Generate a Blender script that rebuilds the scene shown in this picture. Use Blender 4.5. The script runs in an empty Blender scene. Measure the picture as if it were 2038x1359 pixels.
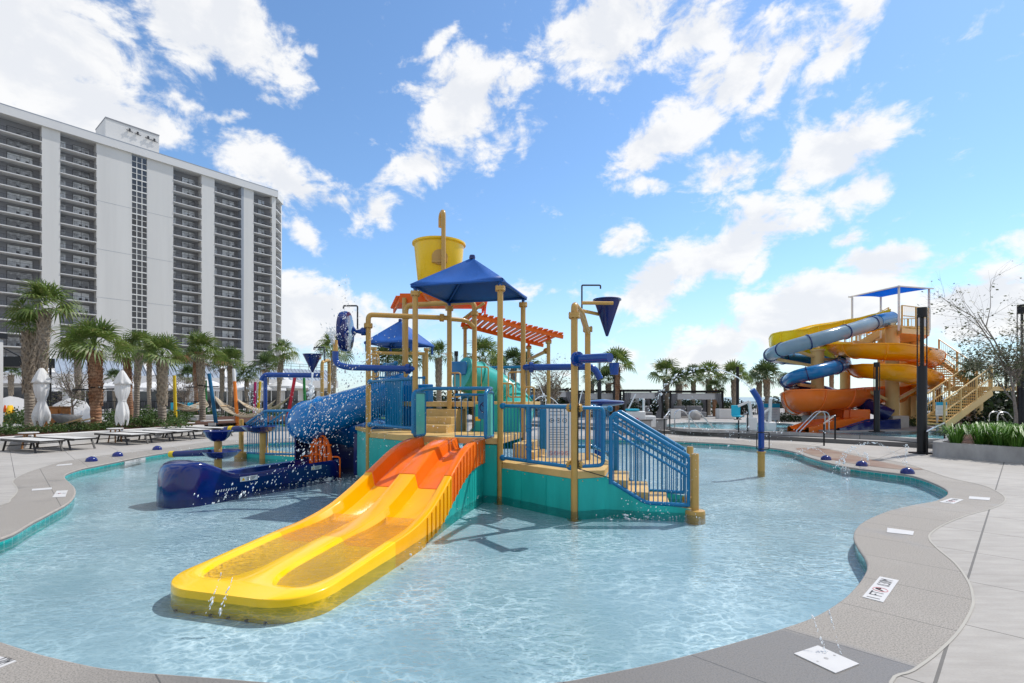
import bpy, math, random
import numpy as np
from mathutils import Vector, Matrix, Euler
from mathutils.geometry import tessellate_polygon
random.seed(7)
R = math.radians
C = bpy.context.scene.collection
EYE, F, CX, HY = 1.6, 1020.0, 1019.0, 790.0     # measured eye height and lens of the photograph
WZ = -0.08                                      # water level below the deck

def G(px, py, z=0.0):
    "surveyed point on the horizontal plane z"
    d = F*(EYE-z)/(py-HY)
    return Vector(((px-CX)/F*d, d, z))
def P(px, py, d):
    "surveyed point at distance d"
    return Vector(((px-CX)/F*d, d, EYE-(py-HY)/F*d))

# ------------------------------------------------------------------ mesh builder
class MB:
    def __init__(s): s.v=[]; s.f=[]; s.mi=[]; s.m=0
    def add(s, vs, fs, m=None):
        o=len(s.v); s.v.extend([tuple(p) for p in vs])
        for f in fs: s.f.append([i+o for i in f]); s.mi.append(s.m if m is None else m)
        return s
    def box(s, c, size, rz=0.0, m=None, rot=None):
        hx,hy,hz=[k/2 for k in size]
        M=(rot.to_matrix() if rot is not None else Matrix.Rotation(rz,3,'Z')); c=Vector(c)
        vs=[c+M@Vector((x*hx,y*hy,z*hz)) for x in(-1,1) for y in(-1,1) for z in(-1,1)]
        return s.add(vs,[(0,1,3,2),(4,6,7,5),(0,4,5,1),(2,3,7,6),(0,2,6,4),(1,5,7,3)],m)
    def bar(s, a, b, w, h, up=(0,0,1), m=None):
        "square bar from a to b"
        a=Vector(a); b=Vector(b); t=(b-a).normalized(); u=Vector(up)
        x=t.cross(u)
        if x.length<1e-4: x=t.cross(Vector((1,0,0)))
        x.normalize(); y=x.cross(t).normalized()
        vs=[p+x*sx*w/2+y*sy*h/2 for p in(a,b) for sx,sy in((-1,-1),(1,-1),(1,1),(-1,1))]
        return s.add(vs,[(3,2,1,0),(4,5,6,7),(0,1,5,4),(1,2,6,5),(2,3,7,6),(3,0,4,7)],m)
    def tube(s, pts, r, n=10, caps=True, m=None, ang0=0.0):
        pts=[Vector(p) for p in pts]; k=len(pts)
        rs=r if isinstance(r,(list,tuple)) else [r]*k
        T=[]
        for i in range(k):
            a=pts[max(i-1,0)]; b=pts[min(i+1,k-1)]; t=(b-a)
            T.append(t.normalized() if t.length>1e-9 else Vector((0,0,1)))
        u=Vector((0,0,1)) if abs(T[0].z)<.9 else Vector((1,0,0))
        x=T[0].cross(u).normalized(); vs=[]
        for i in range(k):
            x=(x-T[i]*x.dot(T[i])); x.normalize(); y=T[i].cross(x)
            for j in range(n):
                a=ang0+2*math.pi*j/n
                vs.append(pts[i]+(x*math.cos(a)+y*math.sin(a))*rs[i])
        fs=[]
        for i in range(k-1):
            for j in range(n):
                j2=(j+1)%n
                fs.append((i*n+j,i*n+j2,(i+1)*n+j2,(i+1)*n+j))
        if caps: fs.append(tuple(range(n-1,-1,-1))); fs.append(tuple((k-1)*n+j for j in range(n)))
        return s.add(vs,fs,m)
    def cyl(s, a, b, r0, r1=None, n=14, m=None):
        return s.tube([a,b],[r0,r0 if r1 is None else r1],n,True,m)
    def lathe(s, prof, c=(0,0,0), n=24, m=None, axis=None, capb=False, capt=False):
        c=Vector(c); Q=Matrix.Identity(3) if axis is None else Vector((0,0,1)).rotation_difference(Vector(axis)).to_matrix()
        vs=[];k=len(prof)
        for r,z in prof:
            for j in range(n):
                a=2*math.pi*j/n; vs.append(c+Q@Vector((r*math.cos(a),r*math.sin(a),z)))
        fs=[(i*n+j,i*n+(j+1)%n,(i+1)*n+(j+1)%n,(i+1)*n+j) for i in range(k-1) for j in range(n)]
        if capb: fs.append(tuple(range(n-1,-1,-1)))
        if capt: fs.append(tuple((k-1)*n+j for j in range(n)))
        return s.add(vs,fs,m)
    def prism(s, poly, z0, z1, m=None, mside=None):
        "extruded polygon: z0, z1 numbers or per-vertex lists"
        k=len(poly); a=z0 if isinstance(z0,(list,tuple)) else [z0]*k; b=z1 if isinstance(z1,(list,tuple)) else [z1]*k
        vs=[(p[0],p[1],a[i]) for i,p in enumerate(poly)]+[(p[0],p[1],b[i]) for i,p in enumerate(poly)]
        tr=tessellate_polygon([[Vector((p[0],p[1],0)) for p in poly]])
        area=sum(poly[i][0]*poly[(i+1)%k][1]-poly[(i+1)%k][0]*poly[i][1] for i in range(k))
        fs=[]
        for t in tr:
            A=[poly[i] for i in t]
            ar=(A[1][0]-A[0][0])*(A[2][1]-A[0][1])-(A[2][0]-A[0][0])*(A[1][1]-A[0][1])
            t=tuple(t) if ar>0 else tuple(reversed(t))
            fs.append(tuple(i+k for i in t)); fs.append(tuple(reversed(t)))
        s.add(vs,fs,m)
        sd=[]
        for i in range(k):
            j=(i+1)%k
            sd.append((i,j,j+k,i+k) if area>0 else (j,i,i+k,j+k))
        return s.add(vs,sd,m if mside is None else mside)
    def wall(s, pts, z0, z1, th, m=None):
        "thick vertical wall along a polyline (top height per point allowed)"
        pts=[Vector((p[0],p[1],0)) for p in pts]; k=len(pts)
        a=z0 if isinstance(z0,(list,tuple)) else [z0]*k; b=z1 if isinstance(z1,(list,tuple)) else [z1]*k
        vs=[]
        for i in range(k):
            t=(pts[min(i+1,k-1)]-pts[max(i-1,0)]).normalized(); nn=Vector((-t.y,t.x,0))*th/2
            for q in(pts[i]-nn,pts[i]+nn):
                vs.append((q.x,q.y,a[i])); vs.append((q.x,q.y,b[i]))
        fs=[]
        for i in range(k-1):
            o=i*4; fs+= [(o,o+4,o+5,o+1),(o+2,o+3,o+7,o+6),(o+1,o+5,o+7,o+3),(o,o+2,o+6,o+4)]
        fs+=[(0,1,3,2),(4*k-4,4*k-2,4*k-1,4*k-3)]
        return s.add(vs,fs,m)
    def build(s, name, mats, parent=None, origin=None, sharp=38, bevel=0, uv=None):
        o0=Vector(origin) if origin is not None else (parent_loc(parent) if parent is not None else Vector((0,0,0)))
        me=bpy.data.meshes.new(name)
        me.from_pydata([(x-o0.x,y-o0.y,z-o0.z) for x,y,z in s.v],[],s.f)
        mats=mats if isinstance(mats,(list,tuple)) else [mats]
        for m in mats: me.materials.append(m)
        if len(mats)>1: me.polygons.foreach_set('material_index',s.mi)
        me.polygons.foreach_set('use_smooth',[True]*len(me.polygons))
        me.update()
        if sharp is not None: me.set_sharp_from_angle(angle=R(sharp))
        if uv is not None:
            l=me.uv_layers.new(name='UVMap'); co=[]
            for p in me.polygons:
                for vi in p.vertices: co.extend(uv[vi])
            l.data.foreach_set('uv',co)
        ob=bpy.data.objects.new(name,me); C.objects.link(ob)
        if parent is not None: ob.parent=parent
        elif origin is not None: ob.location=o0
        if bevel:
            b=ob.modifiers.new('bevel','BEVEL'); b.width=bevel; b.segments=2; b.limit_method='ANGLE'; b.angle_limit=R(40)
        return ob
WL={}
def parent_loc(o):
    return WL.get(o.name, Vector((0,0,0)))
def tag(o,label=None,cat=None,group=None,kind=None):
    if label: o['label']=label
    if cat: o['category']=cat
    if group: o['group']=group
    if kind: o['kind']=kind
    return o
def thing(name,label,cat,loc=(0,0,0),rz=0.0,group=None,local=False):
    "empty at the base of a thing; children meshes given in world coords unless local"
    o=bpy.data.objects.new(name,None); C.objects.link(o); o.empty_display_size=.2
    o.location=loc; o.rotation_euler=(0,0,rz)
    WL[o.name]=Vector((0,0,0)) if local else Vector(loc)
    return tag(o,label,cat,group)
def sub(part):
    "register a part so that its own children use the same offset"
    WL[part.name]=WL.get(part.parent.name,Vector((0,0,0))) if part.parent else Vector((0,0,0))
    return part
def copy_tree(o,parent=None):
    c=o.copy(); C.objects.link(c); c.parent=parent
    for ch in list(o.children): copy_tree(ch,c)
    return c
def dup(o,loc,rz=0.0,label=None,group=None,sc=None):
    c=copy_tree(o); c.location=loc; c.rotation_euler=(0,0,rz)
    if sc is not None: c.scale=(sc,sc,sc) if not isinstance(sc,tuple) else sc
    if label: c['label']=label
    if group: c['group']=group
    return c
def catmull(pts,n=8,closed=False):
    pts=[Vector(p) for p in pts]; k=len(pts); out=[]
    rng=range(k) if closed else range(k-1)
    for i in rng:
        if closed: a,b,c,d=pts[i-1],pts[i],pts[(i+1)%k],pts[(i+2)%k]
        else: a,b,c,d=pts[max(i-1,0)],pts[i],pts[i+1],pts[min(i+2,k-1)]
        for j in range(n):
            t=j/n
            out.append(.5*((2*b)+(c-a)*t+(2*a-5*b+4*c-d)*t*t+(3*b-a-3*c+d)*t**3))
    if not closed: out.append(pts[-1])
    return out
def fillet(pts,r,n=5):
    "polyline with rounded corners"
    pts=[Vector(p) for p in pts]; out=[pts[0]]
    for i in range(1,len(pts)-1):
        a,b,c=pts[i-1],pts[i],pts[i+1]
        d1=(a-b);d2=(c-b); q=min(r,d1.length*.49,d2.length*.49)
        p1=b+d1.normalized()*q; p2=b+d2.normalized()*q
        for j in range(n+1):
            t=j/n; out.append(p1*(1-t)**2+b*2*t*(1-t)+p2*t*t)
    out.append(pts[-1]); return out
def text_mesh(body,size):
    cu=bpy.data.curves.new('lettering','FONT'); cu.body=body; cu.size=size; cu.align_x='CENTER'; cu.align_y='CENTER'
    ob=bpy.data.objects.new('lettering',cu); C.objects.link(ob)
    dg=bpy.context.evaluated_depsgraph_get(); me=bpy.data.meshes.new_from_object(ob.evaluated_get(dg))
    bpy.data.objects.remove(ob); return me
def lettering(mb,body,size,o,ax,ay,m=None,squeeze=1.0):
    "flat letters on the plane spanned by ax, ay at o"
    me=text_mesh(body,size); o=Vector(o);ax=Vector(ax).normalized();ay=Vector(ay).normalized()
    mb.add([o+ax*v.co.x*squeeze+ay*v.co.y for v in me.vertices],[tuple(p.vertices) for p in me.polygons],m)
    bpy.data.meshes.remove(me)

# ------------------------------------------------------------------ materials
class N:
    def __init__(s,mat):
        mat.use_nodes=True; s.t=mat.node_tree; s.t.nodes.clear()
        s.out=s.t.nodes.new('ShaderNodeOutputMaterial' if isinstance(mat,bpy.types.Material) else 'ShaderNodeOutputWorld')
    def n(s,typ,**kw):
        nd=s.t.nodes.new('ShaderNode'+typ)
        for k,v in kw.items():
            if k.startswith('_'): setattr(nd,k[1:],v)
            else:
                key=k.replace('__',' ')
                inp=nd.inputs[int(key[1:])] if key[0]=='i' and key[1:].isdigit() else nd.inputs[key]
                if isinstance(v,bpy.types.NodeSocket): s.t.links.new(v,inp)
                else: inp.default_value=v
        return nd
    def math(s,op,a,b=None,c=None,clamp=False):
        nd=s.t.nodes.new('ShaderNodeMath'); nd.operation=op; nd.use_clamp=clamp
        for i,v in enumerate((a,b,c)):
            if v is None: continue
            if isinstance(v,bpy.types.NodeSocket): s.t.links.new(v,nd.inputs[i])
            else: nd.inputs[i].default_value=v
        return nd.outputs[0]
    def mix(s,f,a,b,blend='MIX'):
        nd=s.t.nodes.new('ShaderNodeMix'); nd.data_type='RGBA'; nd.blend_type=blend
        for i,v in((0,f),(6,a),(7,b)):
            if isinstance(v,bpy.types.NodeSocket): s.t.links.new(v,nd.inputs[i])
            else: nd.inputs[i].default_value=(tuple(v)+(1,))[:4] if i else v
        return nd.outputs[2]
    def ramp(s,f,a,b,lo=0.,hi=1.,inter='LINEAR'):
        nd=s.t.nodes.new('ShaderNodeMapRange'); nd.interpolation_type=inter
        s.t.links.new(f,nd.inputs[0]); nd.inputs[1].default_value=a; nd.inputs[2].default_value=b; nd.inputs[3].default_value=lo; nd.inputs[4].default_value=hi
        return nd.outputs[0]
    def link(s,a,b): s.t.links.new(a,b)
def mat(name,col,rough=.5,var=.12,nscale=6.,bump=0.,bscale=60.,metal=0.,coat=0.,spec=.32,rvar=.1,trans=0.0,zs=1.):
    m=bpy.data.materials.new(name); k=N(m)
    co=k.n('TexCoord').outputs['Object']
    if zs!=1.:
        mp=k.n('Mapping',Vector=co); mp.inputs['Scale'].default_value=(1,1,zs); nv=mp.outputs[0]
    else: nv=co
    nz=k.n('TexNoise',Vector=nv,Scale=nscale,Detail=6.,Roughness=.6).outputs[0]
    f=k.ramp(nz,.3,.7)
    c=k.mix(f,tuple(x*(1-var) for x in col),tuple(min(1,x*(1+var)) for x in col))
    bs=k.n('BsdfPrincipled',Base__Color=c,Metallic=metal)
    bs.inputs['Roughness'].default_value=rough
    k.link(k.ramp(nz,.3,.7,max(.02,rough-rvar),min(1,rough+rvar)),bs.inputs['Roughness'])
    bs.inputs['Specular IOR Level'].default_value=spec
    if coat: bs.inputs['Coat Weight'].default_value=coat*.55; bs.inputs['Coat Roughness'].default_value=.08
    if bump:
        b=k.n('Bump',Strength=bump,Distance=.01,Height=k.n('TexNoise',Vector=co,Scale=bscale,Detail=5.).outputs[0])
        k.link(b.outputs[0],bs.inputs['Normal'])
    if trans:
        tr=k.n('BsdfTranslucent',Color=c); mx=k.n('MixShader',i0=trans,i1=bs.outputs[0],i2=tr.outputs[0]); k.link(mx.outputs[0],k.out.inputs[0])
    else: k.link(bs.outputs[0],k.out.inputs[0])
    return m
M={}
def mm(n,*a,**k): M[n]=mat(n,*a,**k); return M[n]
mm('tan_paint',(.50,.30,.08),.33,.09,3,.03,90,coat=.3)
mm('tan_deck',(.60,.40,.15),.5,.12,5,.25,120)
mm('tan_tower',(.66,.47,.20),.42,.08,2)
mm('teal_panel',(.013,.42,.37),.42,.2,3.,.03,40,coat=.2,zs=.2)
mm('turquoise_panel',(.10,.55,.50),.38,.08,3)
mm('rail_blue',(.003,.165,.36),.3,.08,4,.02,80,coat=.4)
mm('tube_blue',(.002,.17,.46),.16,.1,1.2,.02,25,coat=.7)
mm('navy_gloss',(.002,.013,.12),.14,.15,2,.02,30,coat=.8)
mm('pipe_navy',(.003,.052,.27),.2,.1,3,coat=.6)
mm('canopy_blue',(.010,.085,.34),.55,.18,2.5,.15,400)
mm('sail_blue',(.01,.27,.66),.6,.08,2,trans=.8)
mm('slide_yellow',(.93,.55,.0),.2,.05,2,.02,40,coat=.6)
mm('slide_amber',(.93,.415,.0),.2,.06,2,.02,40,coat=.6)
mm('slide_orange',(.88,.165,.008),.2,.07,2,.02,40,coat=.6)
mm('bucket_yellow',(.86,.54,.002),.25,.07,2,coat=.5)
mm('roof_orange',(.82,.13,.002),.5,.1,5)
mm('flume_yellow',(.92,.66,.01),.22,.08,.7,coat=.4)
mm('flume_amber',(.96,.33,.0),.22,.08,.7,coat=.4)
mm('flume_orange',(.88,.18,.02),.22,.08,.7,coat=.4)
mm('tube_grey',(.30,.43,.53),.15,.15,.8,coat=.6,trans=.35)
mm('tube_mid',(.003,.15,.38),.18,.12,.8,coat=.6)
mm('tube_dark',(.01,.02,.12),.18,.12,.8,coat=.6)
mm('tube_teal',(.04,.42,.37),.22,.1,1.2,coat=.4)
mm('white_paint',(.72,.72,.71),.5,.05,2)
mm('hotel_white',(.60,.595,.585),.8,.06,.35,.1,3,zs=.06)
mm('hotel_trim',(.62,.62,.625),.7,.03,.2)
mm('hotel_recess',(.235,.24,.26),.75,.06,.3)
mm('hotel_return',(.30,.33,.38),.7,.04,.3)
mm('metal_roof',(.27,.32,.39),.55,.06,.5)
mm('black_metal',(.010,.010,.011),.4,.2,8)
mm('dark_rail',(.05,.05,.055),.5,.1,4)
mm('umbrella_cloth',(.78,.77,.75),.8,.05,5,.1,200,trans=.25)
mm('parasol_cloth',(.80,.80,.80),.8,.04,2,trans=.3)
mm('lounger_mesh',(.52,.51,.49),.8,.06,20,.1,300)
mm('lounger_frame',(.045,.042,.04),.45,.1,10)
mm('teak',(.34,.17,.07),.55,.2,14)
mm('teak_pole',(.20,.115,.06),.55,.2,14)
mm('concrete_wall',(.56,.55,.53),.85,.1,2.2,.3,60)
mm('planter_concrete',(.36,.35,.34),.85,.22,3,.35,50,zs=.5)
mm('mulch',(.075,.032,.018),.95,.5,25,1.,90)
mm('lawn',(.05,.14,.02),.95,.3,6,1.,120)
mm('curtain_grey',(.20,.20,.215),.9,.1,6,.2,200)
mm('valance',(.50,.50,.51),.9,.05,6)
mm('louver_white',(.68,.67,.66),.7,.06,4)
mm('steel',(.62,.62,.62),.25,.05,8,metal=.9)
mm('red_paint',(.50,.02,.045),.4,.08,4); mm('magenta_paint',(.42,.012,.12),.4,.08,4); mm('green_paint',(.02,.22,.05),.4,.08,4)
mm('post_blue',(.01,.13,.28),.4,.1,4); mm('post_yellow',(.72,.50,.02),.4,.1,4); mm('post_orange',(.75,.2,.02),.4,.1,4)
mm('rope_net',(.50,.42,.31),.9,.1,30)
mm('cabinet_wood',(.42,.16,.04),.5,.15,3)
mm('cone_orange',(.80,.12,.02),.5,.1,4); mm('sign_yellow',(.85,.52,.02),.5,.05,4)
mm('barrow_grey',(.25,.25,.25),.4,.15,6,metal=.3); mm('rubber',(.02,.02,.02),.7,.1,6); mm('handle_wood',(.5,.34,.18),.6,.1,8)
mm('lid_white',(.54,.53,.52),.5,.03,8); mm('marker_ink',(.02,.02,.024),.6,.1,20); mm('marker_red',(.60,.22,.24),.6,.1,20)
mm('sign_white',(.74,.76,.78),.35,.03,4); mm('sign_blue',(.015,.36,.60),.4,.05,4); mm('sign_grey',(.45,.48,.52),.5,.05,4)
mm('cyan_cloth',(.03,.45,.62),.7,.05,4)
mm('cushion_grey',(.24,.24,.25),.9,.1,6)
mm('boot_bark',(.40,.33,.25),.9,.25,9,.4,60); mm('tree_bark',(.27,.235,.205),.9,.3,14,.5,80)
mm('dome_navy',(.006,.014,.14),.12,.1,4,coat=.8)
mm('wet_drop',(.92,.95,.97),.08,.02,3,spec=.8,trans=.5)
def glassy(name,c1,c2,rough=.08,scale=.35):
    m=bpy.data.materials.new(name); k=N(m); co=k.n('TexCoord').outputs['Object']; rn=k.n('ObjectInfo').outputs['Random']
    nz=k.n('TexNoise',Vector=co,Scale=scale,Detail=3.).outputs[0]
    bs=k.n('BsdfPrincipled',Base__Color=k.mix(k.ramp(k.math('ADD',nz,k.math('MULTIPLY',k.math('SUBTRACT',rn,.5),.5)),.3,.7),c1,c2),Roughness=rough); bs.inputs['Specular IOR Level'].default_value=.8
    k.link(bs.outputs[0],k.out.inputs[0]); M[name]=m
glassy('window_glass',(.015,.017,.022),(.05,.055,.065)); glassy('door_glass',(.10,.11,.125),(.58,.61,.64),.1,.9)
def leafmat(name,c1,c2,c3,scale=3.):
    m=bpy.data.materials.new(name); k=N(m); co=k.n('TexCoord').outputs['Object']
    nz=k.n('TexNoise',Vector=co,Scale=scale,Detail=4.).outputs[0]; n2=k.n('TexNoise',Vector=co,Scale=scale*7,Detail=2.).outputs[0]
    c=k.mix(k.ramp(nz,.35,.65),c1,c2); c=k.mix(k.ramp(n2,.55,.72),c,c3)
    bs=k.n('BsdfPrincipled',Base__Color=c,Roughness=.45); bs.inputs['Specular IOR Level'].default_value=.35
    tr=k.n('BsdfTranslucent',Color=c); mx=k.n('MixShader',i0=.35,i1=bs.outputs[0],i2=tr.outputs[0]); k.link(mx.outputs[0],k.out.inputs[0]); M[name]=m
leafmat('palm_leaf',(.08,.14,.028),(.16,.22,.05),(.30,.30,.11),1.2)
leafmat('palm_leaf_dark',(.045,.08,.024),(.08,.125,.035),(.15,.16,.06),1.2)
leafmat('palm_dead',(.20,.12,.055),(.27,.17,.08),(.14,.08,.04),1.5)
leafmat('shrub_leaf',(.035,.08,.018),(.09,.15,.035),(.17,.22,.08),2.)
leafmat('hedge_leaf',(.014,.028,.012),(.03,.05,.018),(.05,.07,.025),2.)
leafmat('grass_leaf',(.06,.16,.02),(.11,.25,.03),(.18,.30,.06),2.)
leafmat('sparse_leaf',(.09,.11,.05),(.15,.16,.075),(.20,.17,.09),2.)
leafmat('dry_leaf',(.16,.12,.075),(.22,.17,.10),(.12,.12,.06),2.)
# bark of cabbage palms: ringed, with reddish patches
def barkmat(name,c1,c2,c3):
    m=bpy.data.materials.new(name); k=N(m); co=k.n('TexCoord').outputs['Object']
    sp=k.n('SeparateXYZ',Vector=co)
    wob=k.n('TexNoise',Vector=co,Scale=5.,Detail=4.).outputs[0]
    ring=k.math('SINE',k.math('ADD',k.math('MULTIPLY',sp.outputs[2],52.),k.math('MULTIPLY',wob,9.)))
    nz=k.n('TexNoise',Vector=co,Scale=2.2,Detail=6.).outputs[0]
    c=k.mix(k.ramp(nz,.42,.6),c1,c2); c=k.mix(k.ramp(ring,.55,1.,0,.5),c,c3)
    bs=k.n('BsdfPrincipled',Base__Color=c,Roughness=.9)
    b=k.n('Bump',Strength=.45,Distance=.02,Height=k.math('ADD',ring,k.math('MULTIPLY',wob,2.))); k.link(b.outputs[0],bs.inputs['Normal'])
    k.link(bs.outputs[0],k.out.inputs[0]); M[name]=m
barkmat('palm_bark',(.25,.21,.165),(.32,.265,.205),(.10,.08,.062)); barkmat('palm_bark_red',(.30,.14,.07),(.34,.20,.12),(.12,.06,.035))
# ------------------------------------------------------------------ camera, light, sky
sc=bpy.context.scene
cam=bpy.data.cameras.new('camera'); co=bpy.data.objects.new('camera',cam); C.objects.link(co)
co.location=(0,0,EYE); co.rotation_euler=(R(90),0,0)
cam.sensor_width=36; cam.lens=36*F/2038; cam.shift_y=(HY-679.5)/2038; cam.clip_start=.05; cam.clip_end=9000
sc.camera=co
sc.view_settings.view_transform='Standard'; sc.view_settings.look='None'; sc.view_settings.exposure=0.36; sc.view_settings.gamma=1
sc.cycles.use_denoising=True; sc.cycles.max_bounces=10; sc.cycles.transparent_max_bounces=24; sc.cycles.diffuse_bounces=4; sc.cycles.glossy_bounces=4
sc.cycles.sample_clamp_indirect=6; sc.cycles.caustics_reflective=False; sc.cycles.caustics_refractive=False
SAZ,SEL=R(57),R(55)
sdir=Vector((math.sin(SAZ)*math.cos(SEL),math.cos(SAZ)*math.cos(SEL),math.sin(SEL)))
sl=bpy.data.lights.new('sun','SUN'); sl.energy=3.1; sl.angle=R(.55); sl.color=(1,.955,.89)
so=bpy.data.objects.new('sun',sl); C.objects.link(so); so.rotation_euler=sdir.to_track_quat('Z','Y').to_euler(); so.location=(30,25,40)
w=bpy.data.worlds.new('World'); sc.world=w; w.use_nodes=True
k=N(w)
sky=k.n('TexSky'); sky.sky_type='NISHITA'; sky.sun_disc=False; sky.sun_elevation=SEL; sky.sun_rotation=SAZ; sky.air_density=1.0; sky.dust_density=.25; sky.ozone_density=2.2
dv=k.n('TexCoord').outputs['Generated']; sp=k.n('SeparateXYZ',Vector=dv)
az=k.math('ARCTAN2',sp.outputs[0],sp.outputs[1]); el=k.math('ARCSINE',sp.outputs[2])
base=k.n('CombineXYZ',X=az,Y=el,Z=0.)
wn=k.n('TexNoise',Vector=base.outputs[0],Scale=7.,Detail=4.,Roughness=.6)
wv=k.n('VectorMath',_operation='SUBTRACT',i0=wn.outputs['Color']); wv.inputs[1].default_value=(.5,.5,.5)
ws=k.n('VectorMath',_operation='MULTIPLY',i0=wv.outputs[0]); ws.inputs[1].default_value=(.10,.07,0)
uv=k.n('VectorMath',_operation='ADD',i0=base.outputs[0],i1=ws.outputs[0]).outputs[0]
def ae(px,py):
    x=(px-CX)/F; return math.atan(x),math.atan((HY-py)/F/math.sqrt(1+x*x))
BL=[(40,40,290,180,0,1.4),(180,205,190,85,-5,1.3),(430,30,180,110,-15,1.4),(930,205,105,105,20,1.15),(850,325,95,45,10,.9),(1045,170,60,40,20,.7),
 (1205,55,150,105,10,1.15),(1370,55,130,80,0,.9),(1440,150,150,85,20,1.05),(1340,265,150,55,25,1.),(1560,150,130,55,40,.8),(1660,110,110,50,55,.8),(1715,15,60,60,60,.8),(1555,60,60,55,60,.6),
 (1660,300,130,65,22,1.25),(1690,375,95,45,20,.9),(1440,345,85,50,10,.9),(1290,362,45,22,-10,.7),(1500,435,90,35,0,.8),(1610,440,120,30,12,.7),(1450,500,160,46,22,1.2),(1300,565,115,55,28,1.25),(1240,472,55,32,25,.8),
 (1745,520,90,46,5,1.25),(1860,527,75,26,12,.7),(1705,470,55,22,8,.7),(1500,540,55,22,40,.8),(1600,625,165,75,10,1.5),(1420,690,130,48,15,1.15),(1940,615,150,65,5,1.4),(1760,590,90,35,0,.7),
 (545,340,130,50,-20,1.),(660,385,70,35,-20,.7),(742,418,60,45,30,.7),(620,470,70,30,-40,.8),(450,237,48,18,10,.75),(622,105,36,20,-20,.55),(855,85,60,22,30,.55),(620,630,160,65,0,1.3),(780,640,120,50,0,.7),(578,556,28,16,0,.7),(1045,577,52,20,0,.8),
 (375,205,40,18,10,.45),(540,200,30,16,0,.4),(1010,443,24,14,30,.5),(1545,15,50,12,30,.5),(2000,122,50,16,0,.4),(1040,300,24,16,50,.35),(1250,730,200,40,0,.45),(2060,470,60,30,0,.5),(100,700,300,60,0,.6),(690,575,55,18,0,.4),(1200,395,30,12,0,.3)]
cur=None
for bx_,by_,rx,ry,ro,st in BL:
    a0,e0=ae(bx_,by_); ra=(ae(bx_+rx,by_)[0]-ae(bx_-rx,by_)[0])/2; re=(ae(bx_,by_-ry)[1]-ae(bx_,by_+ry)[1])/2
    mp=k.n('Mapping',_vector_type='TEXTURE',Vector=uv); mp.inputs['Location'].default_value=(a0,e0,0); mp.inputs['Rotation'].default_value=(0,0,R(ro)); mp.inputs['Scale'].default_value=(ra*1.38,re*1.4,1)
    ln=k.n('VectorMath',_operation='LENGTH',i0=mp.outputs[0]).outputs['Value']
    val=k.math('MULTIPLY_ADD',ln,-st,st)
    cur=val if cur is None else k.math('MAXIMUM',cur,val)
# unseen clouds behind the viewer and overhead, added as white ambient fill
gn=k.n('TexNoise',Vector=dv,Scale=3.2,Detail=3.).outputs[0]
beh=k.ramp(sp.outputs[1],.45,.2,0,1)
cur=k.math('MAXIMUM',cur,k.math('MULTIPLY',k.math('SUBTRACT',k.ramp(gn,.40,.56),.02),beh))
m2=k.n('Mapping',Vector=base.outputs[0]); m2.inputs['Scale'].default_value=(1,1.5,1)
fb=k.n('TexNoise',Vector=m2.outputs[0],Scale=11.,Detail=11.,Roughness=.62,Distortion=.35).outputs[0]
fb2=k.n('TexNoise',Vector=m2.outputs[0],Scale=42.,Detail=8.,Roughness=.65).outputs[0]
nn=k.math('ADD',k.math('MULTIPLY',k.math('SUBTRACT',fb,.5),2.2),k.math('MULTIPLY',k.math('SUBTRACT',fb2,.5),.55))
dens=k.ramp(k.math('ADD',cur,nn),.16,.66,0,1,'SMOOTHSTEP')
dens=k.math('MULTIPLY',dens,.96)
# lit from the upper right: compare with the field a little towards the sun
m3=k.n('Mapping',Vector=base.outputs[0]); m3.inputs['Location'].default_value=(.03,.05,0); m3.inputs['Scale'].default_value=(1,1.5,1)
fb3=k.n('TexNoise',Vector=m3.outputs[0],Scale=11.,Detail=5.,Roughness=.55,Distortion=.35).outputs[0]
shade=k.math('ADD',k.math('MULTIPLY',k.math('SUBTRACT',fb3,fb),2.2),k.math('MULTIPLY',cur,.75))
shade=k.ramp(shade,.15,.9,0,1,'SMOOTHSTEP')
ccol=k.mix(shade,(5.4,5.4,5.4),(4.6,4.72,4.95))
skyc=k.mix(1.,sky.outputs[0],(.78,.93,1.02),'MULTIPLY')
hz=k.ramp(el,.0,.26,.5,0,'SMOOTHSTEP'); skyc=k.mix(hz,skyc,(3.5,4.2,5.0))
fin=k.mix(dens,skyc,ccol)
bg=k.n('Background',Color=fin,Strength=.145); k.link(bg.outputs[0],k.out.inputs[0])
w.cycles.sampling_method='MANUAL'; w.cycles.sample_map_resolution=512

# ------------------------------------------------------------------ surveyed outlines
PI_=[G(*p) for p in [(1593,902),(1611,909),(1674,926),(1751,937),(1817,946),(1872,966),(1889,981),(1865,996),(1817,1005),(1766,1018),(1725,1036),(1707,1051),(1702,1069),(1710,1088),(1725,1110),(1730,1128),(1723,1146),(1707,1168),(1677,1196),(1626,1227),(1560,1251),(1490,1272),(1400,1297),(1300,1322),(1200,1342),(1130,1356),(1000,1370),(825,1374),(650,1368),(522,1358),(412,1349),(292,1340),(206,1331),(148,1320),(69,1301),(0,1279)]]
PI_+=[Vector(p) for p in[(-4.2,3.68,0),(-5.2,4.25,0),(-5.95,4.85,0),(-6.12,5.35,0)]]
PI_+=[G(*p) for p in[(0,1070),(63,1038),(96,1021),(134,1000),(147,984),(147,971),(138,961),(127,950),(132,942),(161,932),(191,926),(249,914.5),(287,907),(330,900),(405,889),(467,883),(577,878),(700,876),(850,875),(1000,874),(1150,873),(1250,874),(1340,877),(1460,883),(1510,888),(1560,894)]]
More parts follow.
